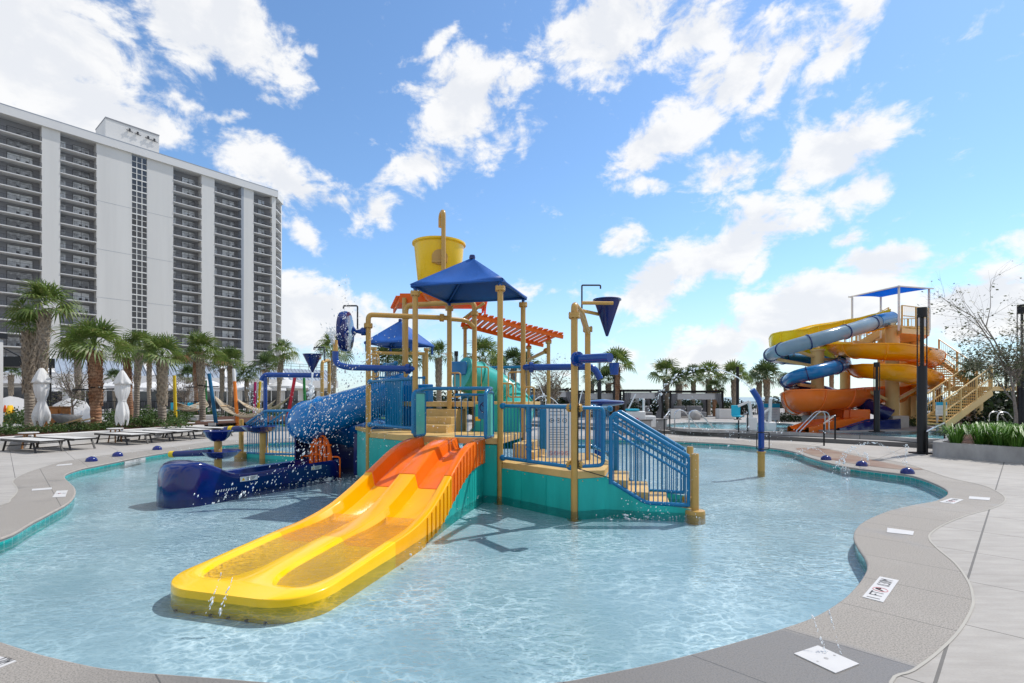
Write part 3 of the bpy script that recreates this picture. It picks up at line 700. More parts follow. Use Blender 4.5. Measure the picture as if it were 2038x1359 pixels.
# ---- main canopy
def canopy(c,half,ze,za,yaw,posts,zf):
    u=Vector((math.sin(yaw),math.cos(yaw),0)); v=Vector((math.cos(yaw),-math.sin(yaw),0)); c=Vector((c[0],c[1],0))
    K=[c-v*half-u*half,c+v*half-u*half,c+v*half+u*half,c-v*half+u*half]; ap=c+Z*za
    mb=MB(); n=8
    for s in range(4):
        a=K[s]+Z*ze; b=K[(s+1)%4]+Z*ze; vs=[];fs=[]
        for i in range(n+1):
            f=i/n
            for j in range(n+1):
                g=j/n; p=a.lerp(b,g).lerp(ap,f)
                sag=.10*math.sin(math.pi*f)*math.sin(math.pi*g)*(1-f*.5)+.05*(1-f)*math.sin(math.pi*g)
                inw=(c-p); inw.z=0
                p=p-Z*sag*.6 + (inw.normalized()*sag*.4 if inw.length>1e-3 else Vector())
                vs.append(p)
        for i in range(n):
            for j in range(n): fs.append((i*(n+1)+j,i*(n+1)+j+1,(i+1)*(n+1)+j+1,(i+1)*(n+1)+j))
        mb.add(vs,fs)
    can=mb.build('canopy',M['canopy_blue'],play,sharp=25)
    so_=can.modifiers.new('cloth','SOLIDIFY'); so_.thickness=.012
    sub(can); fr=MB()
    for s in range(4):
        a=K[s]-(K[s]-c).normalized()*.03+Z*(ze-.03); fr.tube([a,K[(s+1)%4]-(K[(s+1)%4]-c).normalized()*.03+Z*(ze-.03)],.022,8)
        fr.tube([a,ap-Z*.06],.024,8)
        pp=Vector((*posts[s],zf)) if posts else K[s]*.93+c*.07+Z*(ze-.3)
        fr.tube(fillet([pp,Vector((pp.x,pp.y,ze-.05)),a+Z*.0],.06),.032,10)
    fr.build('canopy_frame',M['canopy_blue'],can)
    k_=MB(); k_.lathe([(.0,.05),(.05,.045),(.06,.0),(.055,-.03)],ap,14); k_.build('finial',M['navy_gloss'],can)
canopy((-.75,9.67),.86,3.60,4.23,R(15.5),[P1,P3,P4,P2],3.46)
# rear canopy over the far tower, on four posts
rc=(-3.62,16.6)
rp=[(rc[0]+math.cos(R(15.5+90*i+45))*1.0,rc[1]-math.sin(R(15.5+90*i+45))*1.0) for i in(2,3,0,1)]
rp=[(rc[0]-.60,rc[1]-.95),(rc[0]+.95,rc[1]-.60),(rc[0]+.60,rc[1]+.95),(rc[0]-.95,rc[1]+.60)]
canopy(rc,.83,3.32,4.08,R(15.5),None,3.1)
for x,y in rp: post(x,y,ZF,3.1,.055,(3.08,))
pipe([v3(*rp[0],2.95),v3(*rp[1],2.95)],.05); 
deck([rp[0],rp[1],rp[2],rp[3]],1.3); railing(rp[0],rp[1],2.2,2.2,1.4,1.4,14); railing(rp[1],rp[2],2.2,2.2,1.4,1.4,12)

# ---- tipping bucket
bc=Vector((-1.70,11.95,0))
mb=MB(); mb.lathe([(.40,4.02),(.43,3.99),(.47,4.05),(.575,5.10),(.62,5.13),(.62,5.17),(.57,5.16),(.46,4.08),(.0,4.06)],bc,40); bk=sub(mb.build('tipping_bucket',M['bucket_yellow'],play))
mb=MB(); mb.lathe([(.0,3.76),(.14,3.77),(.32,3.85),(.43,3.985)],bc,36); mb.build('bucket_bottom',M['slide_orange'],bk)
mb=MB(); mb.lathe([(.0,-.03),(.17,-.03),(.18,0),(.17,.03),(.0,.03)],bc+v3(.09,-.53,4.72),20,axis=(.18,-1,.05)); mb.box(bc+v3(.09,-.56,4.62),(.34,.06,.06),0); mb.build('pivot_plate',M['tan_paint'],bk)
pipe([v3(-1.51,11.30,3.66),v3(-1.51,11.30,5.72),v3(-1.62,11.62,5.72),v3(-1.62,11.62,5.45)],.05,.14,name='filler_pipe')
mb=MB(); mb.bar(v3(-1.51,11.3,4.67),v3(-1.6,11.5,4.70),.08,.08); mb.build('pivot_arm',M['tan_paint'],play)
# ---- slatted orange splash roofs
def slat_roof(K,n,name='splash_roof'):
    NL,NR,FR,FL=[Vector(q) for q in K]
    mb=MB()
    for a,b in((NL,NR),(FL,FR)): mb.bar(a-Z*.05,b-Z*.05,.05,.11)
    o=sub(mb.build(name,M['roof_orange'],play,bevel=.006))
    for i in range(n):
        f=(i+.5)/n; a=NL.lerp(NR,f); b=FL.lerp(FR,f); d=(b-a).normalized()
        s=MB(); w=(NR-NL).length/n*.62; s.bar(a-d*.09+Z*.025,b+d*.09+Z*.025,w,.04); s.build('slat',M['roof_orange'],o,bevel=.004)
    return o
slat_roof([(-1.0,12.3,3.62),(1.37,13.8,3.27),(.95,15.6,3.22),(-1.4,14.1,3.64)],17)
r1=slat_roof([(-.64,12.02,3.94),(-.80,13.9,3.98),(-3.2,13.9,3.98),(-2.62,12.02,3.94)],9)
mb=MB(); mb.wall([(-2.62,11.98),(-.64,11.98)],3.80,4.02,.03); mb.build('fascia',M['roof_orange'],r1)
mb=MB(); mb.wall([(-.62,11.98),(-.74,13.9)],3.72,4.02,.04); mb.build('fascia',M['roof_orange'],r1)
for x,y,z in((.98,13.75,3.1),(.50,15.3,3.1)):
    mb=MB(); mb.bar(v3(x,y,z),v3(x,y,3.27),.08,.08,(1,0,0)); flange(mb,(x,y,z),.085,.02); mb.build('roof_leg',M['roof_orange'],play)
# ---- racing slide
SF=Vector((-2.385,4.19,0)); SLEN=4.91
KS=[(-.2,-.017),(0,-.014),(.5,.008),(1,.038),(1.5,.066),(2,.095),(2.5,.185),(3,.365),(3.5,.585),(4.0,.785),(4.4,.872),(4.7,.895),(4.82,.897),(5.0,.897)]
def interp(K,x):
    n=len(K)
    for i in range(n-1):
        if x<=K[i+1][0] or i==n-2:
            x0,y0=K[i];x1,y1=K[i+1]; t=(x-x0)/(x1-x0)
            def sl_(j):
                a=K[max(j-1,0)];b=K[min(j+1,n-1)]; return (b[1]-a[1])/(b[0]-a[0])
            h=x1-x0
            return (2*t**3-3*t*t+1)*y0+(t**3-2*t*t+t)*h*sl_(i)+(-2*t**3+3*t*t)*y1+(t**3-t*t)*h*sl_(i+1)
zr=lambda s: interp(KS,s)
def sm(x,a,b):
    t=max(0,min(1,(x-a)/(b-a))); return t*t*(3-2*t)
def swid(s):
    Wd=1.56-.28*sm(s,1.5,4.4); r=.42
    return Wd-(2*r*(1-math.sqrt(max(0,1-((r-s)/r)**2))) if s<r else 0)
def sdep(s): return .075+.125*sm(s,1.2,3.2)-.02*sm(s,4.0,4.8)
def section(s,topfix=0):
    Wd=swid(s); z=zr(s)-topfix; dep=sdep(s); h=Wd/2
    rim=.115; cr=.125                 # half widths of side rim and centre ridge
    # lanes are closed by rounded ends near the front
    lane=0 if s<.22 else min(1,math.sqrt(max(0,1-((.75-min(s,.75))/.53)**2)))
    fade=sm(s,.24,.42)
    full=(1.50/2-.155-cr)/2 if True else 0
    W2=(1.56-.28*sm(s,1.5,4.4))/2
    lc=(W2-rim+cr)/2; lh=max(.004,(W2-rim-cr)/2*lane)      # lane centre and half width
    d=dep*fade; sl_=min(.045,lh*.5); skirt=min(z+.45,.30+.12*sm(s,2.2,3.0))
    if s<2.3: skirt=z+.34
    pts=[(-h,-skirt),(-h,-.016),(-h+.006,-.005),(-h+.018,0)]
    for c in(-lc,lc):
        pts+=[(c-lh-.014,0),(c-lh,-.006 if d>.02 else -d*.3),(c-lh+sl_,-d+.012 if d>.03 else -d),(c-lh+sl_+.03 if lh>.1 else c-lh*.3,-d),(c+lh-sl_-.03 if lh>.1 else c+lh*.3,-d),(c+lh-sl_,-d+.012 if d>.03 else -d),(c+lh,-.006 if d>.02 else -d*.3),(c+lh+.014,0)]
    pts+=[(h-.018,0),(h-.006,-.005),(h,-.016),(h,-skirt)]
    return [(max(-h,min(h,a)),z+b) for a,b in pts]
def sworld(s,a,z): return SF+U*s+V*a+Z*z
slide_root=None
for (s0,s1,mt) in((0,1.5,'slide_yellow'),(1.5,3.3,'slide_amber'),(3.3,SLEN,'slide_orange')):
    if s0==0: S=[0,.004,.015,.035,.06,.09,.13,.17,.21,.25,.29,.33,.38,.44,.5,.58,.66,.75]+[.75+.75*i/8 for i in range(1,9)]
    else: S=[s0+(s1-s0)*i/22 for i in range(23)]
    mb=MB(); secs=[section(s) for s in S]; n=len(secs[0])
    vs=[sworld(s,a,z) for s,q in zip(S,secs) for a,z in q]
    fs=[(i*n+j,i*n+j+1,(i+1)*n+j+1,(i+1)*n+j) for i in range(len(S)-1) for j in range(n-1)]
    mb.add(vs,fs)
    if s0==0: mb.add([sworld(0,a,z) for a,z in secs[0]],[tuple(range(n))])
    o=sub(mb.build('racing_slide' if slide_root is None else 'slide_section',M[mt],play if slide_root is None else slide_root,sharp=50))
    if slide_root is None: slide_root=o
    # raised seams between the moulded sections
    if s0>2:
        mb=MB(); mb.tube([sworld(s0,a,z+.003) for a,z in section(s0)[1:-1]],.006,5); mb.build('seam',M[mt],slide_root)
# ribs along the outer skirts
for sd_,nm in((1,'rib'),):
    for i in range(17):
        s=2.35+2.4*i/16; h=swid(s)/2; z=zr(s); sk=.30+.12*sm(s,2.2,3.0)
        mb=MB(); mb.bar(sworld(s,h+.008,z-.02),sworld(s,h+.008,z-sk),.012,.016,U); mb.build(nm,M['slide_yellow' if s<1.5 else 'slide_amber' if s<3.3 else 'slide_orange'],slide_root)
# water lying in the two flat lanes
for c in(-1,1):
    S=[.34+i*.13 for i in range(17)]; vs=[];
    for s in S:
        W2=(1.56-.28*sm(s,1.5,4.4))/2; lc=(W2-.115+.125)/2*c; lane=min(1,math.sqrt(max(0,1-((.75-min(s,.75))/.53)**2))); lh=(W2-.24)/2*lane-.03
        z=zr(s)-.030-.05*sm(s,1.6,2.45)
        vs+= [sworld(s,lc-lh,z),sworld(s,lc+lh,z)]
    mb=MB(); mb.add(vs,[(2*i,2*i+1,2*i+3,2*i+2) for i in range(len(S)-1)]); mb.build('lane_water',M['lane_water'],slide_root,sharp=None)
# anchor bolts along the lower front lip
mb=MB()
for a in(-.5,-.3,-.1,.1,.3,.5): mb.box(sworld(-.012,a*.9,-.19),(.022,.02,.014),0)
mb.build('anchor_bolt',M['black_metal'],slide_root)['kind']='stuff'
# teal support wall below the right edge
S=[2.45+i*.2 for i in range(13)]
mb=MB(); mb.wall([sworld(s,swid(s)/2-.04,0) for s in S],ZF,[zr(s)-.27-.1*sm(s,2.4,3) for s in S],.03); mb.build('skirt_panel',M['teal_panel'],play)
mb=MB(); mb.wall([sworld(s,-swid(s)/2+.04,0) for s in S],ZF,[zr(s)-.27-.1*sm(s,2.4,3) for s in S],.03); mb.build('skirt_panel',M['teal_panel'],play)

# ---- blue spiral tube slide
pts=[(-2.3,11.8,1.84),(-3.1,11.55,1.52),(-3.95,11.35,1.25),(-4.45,11.45,1.08),(-4.66,11.85,.97),(-4.4,12.3,.86),(-3.8,12.4,.76),(-3.2,12.1,.68),(-2.95,11.6,.58)]
cp_=catmull(pts,6); rr=[]
for i,p in enumerate(cp_):
    f=i/(len(cp_)-1); rr.append(.40+.07*math.exp(-((f-.45)/.16)**2))
mb=MB(); mb.tube(cp_,rr,28); ts=sub(mb.build('tube_slide',M['tube_blue'],play,sharp=60))
for i in(6,14,20,27,36,42):
    t=(cp_[i+1]-cp_[i-1]).normalized(); mb=MB(); mb.lathe([(rr[i]-.02,-.02),(rr[i]+.028,-.02),(rr[i]+.028,.02),(rr[i]-.02,.02)],cp_[i],30,axis=t); mb.build('flange_ring',M['tube_blue'],ts)
# dark cave-like skirt below the head of the slide
mb=MB(); mb.wall(catmull([(-4.72,11.15,0),(-4.78,11.55,0),(-4.55,12.0,0),(-3.9,12.2,0),(-3.2,12.3,0)],5),ZF,.72,.03); mb.build('cave_wall',M['tube_dark'],ts)
mb=MB(); mb.wall([(-3.45,11.2),(-3.05,11.05),(-2.9,11.5)],ZF,.80,.03); mb.build('cave_wall',M['tube_dark'],ts)
# ---- navy run-out trough of the tube slide
tb=Vector((-3.95-.35,10.85+.19,0)); td=Vector((-.477,-.879,0)).normalized(); tn=Vector((-td.y,td.x,0)); TL=3.42; tb=tb-td*.40
def trough_sec(t):     # t metres from the nose
    nose=math.sqrt(max(0,1-((.42-min(t,.42))/.42)**2)); hw=.05+.37*nose
    zt=interp([(-.1,.05),(0,.12),(.06,.32),(.16,.45),(.34,.505),(.52,.48),(.75,.37),(1.0,.25),(1.3,.215),(2,.225),(3.4,.24)],t)
    op=sm(t,.62,1.0); fl=zt+.012-(zt-.04)*op
    return [(-hw-.03,ZF),(-hw-.02,-.02),(-hw,zt-.10),(-hw+.02,zt-.03),(-hw+.06*min(1,hw/.3),zt),(-hw+.13*min(1,hw/.3),zt+.006-op*.02),(-hw*.55,fl),(0,fl+.01*(1-op)),(hw*.55,fl),(hw-.13*min(1,hw/.3),zt+.006-op*.02),(hw-.06*min(1,hw/.3),zt),(hw-.02,zt-.03),(hw,zt-.10),(hw+.02,-.02),(hw+.03,ZF)]
S=[0,.01,.03,.06,.1,.15,.2,.26,.33,.42,.52,.62,.7,.78,.86,.95,1.05,1.2,1.5,2,2.5,3,TL]
q0=tb+td*TL; secs=[trough_sec(t) for t in S]; n=len(secs[0])
mb=MB(); vs=[q0-td*t+tn*a+Z*z for t,sx in zip(S,secs) for a,z in sx]
mb.add(vs,[(i*n+j,i*n+j+1,(i+1)*n+j+1,(i+1)*n+j) for i in range(len(S)-1) for j in range(n-1)]); mb.add([q0+tn*a+Z*z for a,z in secs[0]],[tuple(range(n))])
tr_=sub(mb.build('runout_trough',M['navy_gloss'],play,sharp=45))
side=-1 if tn.x>0 else 1   # camera-right side is +x
sx=tn if tn.x>0 else -tn
def sticker(t,z,w,h,words,mt='sign_white'):
    c=q0-td*t+sx*.437+Z*z; mb=MB(); mb.add([c-td*w/2*(-1)-Z*h/2,c-td*w/2-Z*h/2,c-td*w/2+Z*h/2,c+td*w/2+Z*h/2],[(0,1,2,3)],0)
    up=Z; ax=-td if (-td).x>0 else td
    cc=c+sx*.002
    mb.add([cc-ax*(w*.42)-Z*h*.3,cc-ax*(w*.22)-Z*h*.3,cc-ax*(w*.32)+Z*h*.34],[(0,1,2)],1)
    for j in range(3):
        zz=h*(.24-.25*j); a0,a1=-.14*w,(.40-.06*j)*w
        mb.add([cc+ax*a0+Z*(zz-h*.05),cc+ax*a1+Z*(zz-h*.05),cc+ax*a1+Z*(zz+h*.05),cc+ax*a0+Z*(zz+h*.05)],[(0,1,2,3)],2)
    mb.build('warning_label',[M['sign_white'],M['sign_yellow'],M['marker_ink']],tr_,sharp=None)
sticker(1.25,.13,.34,.085,1); sticker(2.75,.14,.26,.075,1)
mb=MB()
for i in range(9): 
    c=q0-td*(.62+i*.045)+sx*.452-Z*.0; mb.add([c-Z*.03,c-td*.02-Z*.03,c-td*.035+Z*.01,c-td*.015+Z*.01],[(0,1,2,3)])
mb.build('tread_mark',M['sign_white'],tr_,sharp=None)['kind']='stuff'
mb=MB(); mb.lathe([(.10,-.35),(.52,-.34),(.53,-.30)],(0,0,0),4) if False else None
# orange slotted gate across the trough
gc=q0-td*3.24; gx=tn if tn.x>0 else -tn; gx=Vector((gx.x,gx.y,0)); gx=Vector((.96,-.28,0))
mb=MB(); gw=.27; gh=.66
def gtop(a): return .10+gh*math.sqrt(max(0,1-(abs(a)/(gw*1.02))**2.3))
for i in range(5):
    a0=-gw+i*2*gw/5+.022; a1=a0+2*gw/5-.046
    xs=[a0+(a1-a0)*j/4 for j in range(5)]
    lo=[gc+gx*x+Z*.03 for x in xs]; hi=[gc+gx*x+Z*(gtop(x)-.05) for x in xs]
    nb=Vector((-gx.y,gx.x,0))*.02
    V0=[p-nb for p in lo]+[p-nb for p in hi]+[p+nb for p in lo]+[p+nb for p in hi]
    F0=[(j,j+1,6+j,5+j) for j in range(4)]+[(11+j,10+j,15+j,16+j) for j in range(4)]+[(5+j,6+j,16+j,15+j) for j in range(4)]+[(0,5,15,10),(4,14,19,9)]
    mb.add(V0,F0)
arch=[gc+gx*x+Z*gtop(x) for x in [gw*math.sin(t*math.pi/2/10) for t in range(-10,11)]]
arch=[gc-gx*gw+Z*.03]+arch+[gc+gx*gw+Z*.03]
mb.tube(arch,.026,8); mb.tube([gc-gx*gw+Z*.34,gc+gx*gw+Z*.34],.02,8); mb.tube([gc-gx*gw+Z*.55,gc+gx*gw+Z*.55],.02,8)
mb.build('slotted_gate',M['roof_orange'],play)
for s in(-1,1):
    mb=MB(); b=gc+gx*s*gw; mb.tube(fillet([b+Z*.30,b+gx*s*.22+Z*.30,b+gx*s*.22-Z*.1],.06),.018,8); mb.build('gate_handle',M['roof_orange'],play)
# ---- teal tube slide on the far side
pts=[(-1.12,11.45,2.12),(-.75,11.7,1.98),(-.3,11.9,1.74),(.02,11.75,1.46),(.08,11.3,1.2),(-.15,11.0,.95),(-.55,11.1,.7),(-.7,11.5,.5)]
cp_=catmull(pts,6); mb=MB(); mb.tube(cp_,.39,26); t2=sub(mb.build('tube_slide',M['tube_teal'],play,sharp=60))
for i in(5,10,15,21,28): t=(cp_[i+1]-cp_[i-1]).normalized(); mb=MB(); mb.lathe([(.37,-.018),(.425,-.018),(.425,.018),(.37,.018)],cp_[i],28,axis=t); mb.build('flange_ring',M['tube_teal'],t2)
mb=MB(); mb.box((-1.22,11.40,2.24),(.50,.05,.30),R(-25)); mb.build('entry_panel',M['tube_blue'],play,bevel=.03)
mb=MB(); mb.wall([(-.75,10.55),(.15,10.35)],.55,1.45,.04); mb.build('skirt_panel',M['teal_panel'],play)
# ---- cone bucket on the right-hand posts
pipe([v3(*E,2.80),v3(*E,2.96),v3(1.12,8.2,2.93),v3(*E2,2.72),v3(*E2,2.6)],.05,.2,name='arm_pipe')
kc=Vector((1.65,8.9,0))
mb=MB(); mb.lathe([(.0,2.66),(.02,2.655),(.225,3.27),(.245,3.275),(.245,3.295),(.22,3.29),(.01,2.69)],kc,32); cb=sub(mb.build('cone_bucket',M['navy_gloss'],play))
for dz,dy in((3.18,-.27),(3.05,.27)):
    mb=MB(); a=v3(1.17,8.55,dz-.01); b=kc+v3(.05,dy,dz); mb.tube([a,b],.03,10); mb.build('bucket_arm',M['tan_paint'],play)
pipe([v3(1.2,8.8,3.12),v3(1.2,8.8,3.52),v3(1.52,8.8,3.52),v3(1.52,8.8,3.46)],.014,.02,'dark_rail','feed_pipe')
# ---- navy water cannons and spray pipes
pipe([v3(.93,7.46,2.15),v3(1.32,6.9,2.13)],.065,.05,'pipe_navy','water_cannon',fl=[(v3(.95,7.42,2.15),(.57,-.82,0))])
mb=MB(); mb.lathe([(.02,0),(.055,.0),(.07,.15),(.075,.16),(.06,.15)],(1.38,6.92,1.9),14); mb.build('catch_cup',M['pipe_navy'],play)
pipe([v3(*P4,2.19),v3(1.60,10.0,2.19),v3(1.72,10.0,1.95)],.065,.15,'pipe_navy','spray_pipe',fl=[(v3(.38,10.2,2.19),(1,0,0))])
pipe([v3(P1[0],P1[1],2.10),v3(-2.95,9.15,2.13),v3(-3.17,9.2,2.2),v3(-3.17,9.2,2.42)],.055,.28,'pipe_navy','spray_pipe',fl=[(v3(-1.85,9.12,2.1),(1,0,0))])
mb=MB(); mb.cyl(v3(-3.17,9.2,2.42),v3(-3.17,9.2,2.62),.04,n=14); mb.build('spray_nozzle',M['tan_paint'],play)
# ---- water wheel on the left post
wc=v3(-3.33,10.25,2.91)
mb=MB(); mb.lathe([(.0,-.09),(.30,-.09),(.39,-.075),(.405,-.03),(.405,.03),(.39,.075),(.30,.09),(.0,.09)],wc,32,axis=(1,.05,0))
ww=sub(mb.build('water_wheel',M['navy_gloss'],play))
mb=MB(); mb.lathe([(.02,-.1),(.11,-.06),(.03,.0),(.05,.08),(.05,.2)],wc+v3(.22,0,0),16,axis=(1,.02,0)); flange(mb,wc+v3(.36,0,0),.08,.03,(1,0,0)); mb.cyl(wc+v3(.3,0,0),v3(A_[0],A_[1],2.91),.045); mb.build('axle',M['pipe_navy'],ww)
pipe([v3(-3.08,10.22,2.95),v3(-3.08,10.22,3.42),v3(-3.36,10.22,3.42),v3(-3.36,10.22,3.36)],.016,.03,'dark_rail','feed_pipe')
# ---- rear-left stair with blue rails and newel
nb=(-7.66,14.5)
mb=MB(); mb.lathe([(.02,.98),(.06,.97),(.065,-.02)],(*nb,0),16); mb.lathe([(.066,.05),(.17,.04),(.18,.0),(.18,ZF)],(*nb,0),18); mb.build('newel_post',M['tan_paint'],play)
a=Vector((nb[0]+.15,nb[1],0)); b=Vector((-6.75,14.0,0)); c=Vector((-5.6,13.4,0)); c2=Vector((-4.2,13.2,0))
mb=MB()
mb.tube(fillet([a+Z*.85,b+Z*1.22,c+Z*1.24,c2+Z*1.24],.08),.035,12); mb.tube([a+Z*.02,b+Z*.05,c+Z*.1,c2+Z*.1],.03,10); mb.tube([a+Z*.72,b+Z*1.09],.02,8)
for p_,q_,z0,z1,n in((a,b,.85,1.22,10),(b,c,1.22,1.24,10),(c,c2,1.24,1.24,8)):
    for i in range(n): f=(i+.5)/n; w_=p_.lerp(q_,f); mb.tube([w_+Z*.03,w_+Z*(z0+(z1-z0)*f)],.011,6,False)
for w_,z in((b,1.22),(c,1.24)): mb.tube([w_+Z*.02,w_+Z*z],.032,10)
mb.build('stair_railing',M['rail_blue'],play)
mb=MB(); mb.wall([a,b,c,c2],ZF,[-.0,.02,.03,.03],.04); mb.build('skirt_panel',M['teal_panel'],play)
a_,b_,c_=[Vector(q)+v3(.25,.9,0) for q in(a,b,c)]
mb=MB(); mb.tube([a_+Z*.85,b_+Z*1.22,c_+Z*1.24],.033,10)
for i in range(14): f=(i+.5)/14; w_=a_.lerp(c_,f); mb.tube([w_+Z*.1,w_+Z*(.9+.3*min(1,f*1.8))],.011,6,False)
mb.build('stair_railing',M['rail_blue'],play)
mb=MB(); mb.prism([(a.x,a.y+.05),(b.x,b.y+.05),(c.x,c.y+.05),(c_.x,c_.y),(b_.x,b_.y),(a_.x,a_.y)],ZF,.0); mb.build('platform',M['tan_deck'],play)
# ---- rules board seen through the front railing
bo=Vector((.80,8.75,0)); bx=Vector((.98,-.05,0)).normalized()
mb=MB(); mb.box(bo+Z*1.02,(.42,.03,.92),math.atan2(bx.y,bx.x)); bd=sub(mb.build('rules_board',M['sign_white'],play,bevel=.004))
mb=MB(); f0=bo-Vector((-bx.y,bx.x,0))*.018
def ln_(x0,x1,z,h=.008): mb.add([f0+bx*x0+Z*z,f0+bx*x1+Z*z,f0+bx*x1+Z*(z+h),f0+bx*x0+Z*(z+h)],[(0,1,2,3)],0)
ln_(-.17,.17,1.40,.016); ln_(-.17,.06,1.35); ln_(-.17,.14,1.29)
for i in range(3):
    cc=f0+bx*(-.12+.11*i)+Z*1.20; mb.tube([cc+(bx*math.cos(t*math.pi/8)+Z*math.sin(t*math.pi/8))*.035 for t in range(17)],.004,4,False,m=0); mb.add([cc+bx*.018*math.cos(t)+Z*.018*math.sin(t) for t in(0,2.1,4.2)],[(0,1,2)],0)
for j in range(9): ln_(-.17,.17-.09*((j*37)%5)/5,1.08-.042*j,.007)
for i in range(4):
    cc=f0+bx*(-.14+.093*i)+Z*.645; mb.tube([cc+(bx*math.cos(t*math.pi/8)+Z*math.sin(t*math.pi/8))*.032 for t in range(17)],.005,4,False,m=1); mb.tube([cc-(bx-Z)*.021,cc+(bx-Z)*.021],.004,4,m=1)
mb.build('printed_rules',[M['marker_ink'],M['marker_red']],bd,sharp=None)
# ------------------------------------------------------------------ the hotel tower
HD=Vector((-.6316,-.7753,0)); HN=Vector((.7753,-.6316,0)); H0=Vector((-68.7,149,0)); FH=2.76; ZT=61.4; NF=17; ZS0=56.2
def HL(px):
    r=(px-CX)/F; return (H0.x-r*H0.y)/(.6316-r*.7753)
def hp(l,o=0,z=0): return H0+HD*l+HN*o+Z*z
hotel=thing('hotel_tower','tall white hotel tower with stacked recessed balconies and flat roof at the far left','hotel',hp(30,0,0))
ang=math.atan2(HD.y,HD.x)
def hbox(l0,l1,o0,o1,z0,z1,mb): mb.box(hp((l0+l1)/2,(o0+o1)/2,(z0+z1)/2),(abs(l1-l0),abs(o1-o0),z1-z0),ang); return mb
LX=lambda px: max(-1e9,HL(px))
bays=[(83,-30),(192,120),(401,345),(480,427),(541,505)]
piers=[(120,83),(262,192),(345,293),(427,401),(505,480),(549,541)]
LEND=HL(-30)
for a,b in piers:
    m_=hbox(HL(a),HL(b),0,-2.3,0,ZT-1.8,MB()); m_.build('wall_pier',M['hotel_white'],hotel)
hbox(LEND,LEND+14,0,-2.3,0,ZT-1.8,MB()).build('wall_pier',M['hotel_white'],hotel)
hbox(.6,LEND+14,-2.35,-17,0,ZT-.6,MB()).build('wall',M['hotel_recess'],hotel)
m_=hbox(-.45,LEND+14,.55,-17.2,ZT-1.8,ZT,MB()); m_.build('roof_fascia',M['hotel_trim'],hotel)
hbox(-.47,LEND+14,.57,.50,ZT-.02,ZT+.18,MB()).build('roof_coping',M['hotel_return'],hotel)
def cpy(o,off_):
    c=o.copy(); C.objects.link(c); c.location=Vector(o.location)+off_
    for ch in o.children:
        d=ch.copy(); C.objects.link(d); d.parent=c
    return c
rnd=random.Random(3)
def bay(l0,l1,first_z,nfl,along=None):
    w_=l1-l0                                   # l0 is the far (right) edge, l1 the near (left) edge
    mb=hbox(l0,l1,.10,-2.3,-.07,.12,MB()); sl=sub(mb.build('balcony_slab',M['hotel_trim'],hotel,origin=None))
    mb=MB(); zz=1.06
    for z in(.14,zz): mb.bar(hp(l0,.02,z),hp(l1,.02,z),.05,.05)
    nb=int(w_/.16)
    for i in range(nb+1):
        q=l0+w_*i/nb; wd=.045 if i%12==0 else .014; mb.bar(hp(q,.02,.1),hp(q,.02,zz),wd,wd,(1,0,0))
    ra=mb.build('balcony_rail',M['dark_rail'],hotel)
    d0=l0+w_*.13; d1=l0+w_*.60
    mb=MB(); hbox(d0,d1,-2.2,-2.28,.12,2.25,mb); dg=sub(mb.build('glass_door',M['door_glass'],hotel))
    mb=MB()
    for q in(d0,(d0+d1)/2,d1): hbox(q-.035,q+.035,-2.16,-2.24,.12,2.25,mb)
    hbox(d0,d1,-2.16,-2.24,2.19,2.27,mb); mb.build('door_frame',M['dark_rail'],dg)
    e0=l0+w_*.80; e1=l0+w_*.97
    mb=MB(); hbox(e0,e1,-2.2,-2.28,.12,2.3,mb); wn=mb.build('side_window',M['door_glass'],hotel)
    mb=MB()
    for q in(.25,.42):
        c=hp(l0+w_*q,-.9,.12); mb.box(c+Z*.22,(.5,.5,.06),ang); mb.box(c+Z*.5-HN*.22,(.5,.05,.5),ang)
        for a in(-.2,.2): mb.box(c+HD*a+Z*.1,(.04,.45,.22),ang)
    ch=mb.build('balcony_chairs',M['dark_rail'],hotel); ch['kind']='stuff'
    base=[sl,ra,dg,wn,ch]
    for o in base: o.location=Vector(o.location)+Z*first_z
    for i in range(1,nfl):
        for o in base: cpy(o,-Z*FH*i)
    if w_>2:
        for zz_ in(0,):
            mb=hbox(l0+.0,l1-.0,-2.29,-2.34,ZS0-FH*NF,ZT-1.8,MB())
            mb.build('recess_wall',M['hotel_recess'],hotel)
for a,b in bays: bay(HL(a),HL(b),ZS0,NF)
# bay 4 has a deep dark return on its right side
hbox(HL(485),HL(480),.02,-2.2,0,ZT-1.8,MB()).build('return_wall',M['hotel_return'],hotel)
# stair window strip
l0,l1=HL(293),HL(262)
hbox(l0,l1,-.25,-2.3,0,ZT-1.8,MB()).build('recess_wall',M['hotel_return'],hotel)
mb=hbox(l0,l1,-.18,-.24,.1,FH,MB()); gw_=sub(mb.build('stair_window',M['window_glass'],hotel))
mb=MB(); hbox(l0,l1,-.02,-.2,-.12,.12,mb)
for q in(0,1/3,2/3,1): hbox(l0+(l1-l0)*q-.07,l0+(l1-l0)*q+.07,-.05,-.2,.12,FH-.12,mb)
hbox(l0,l1,-.05,-.2,FH*.52-.05,FH*.52+.05,mb)
mb.build('mullion',M['white_paint'],gw_)
gw_.location=Vector(gw_.location)+Z*(ZS0+.3)
for i in range(1,NF+1): cpy(gw_,-Z*FH*i)
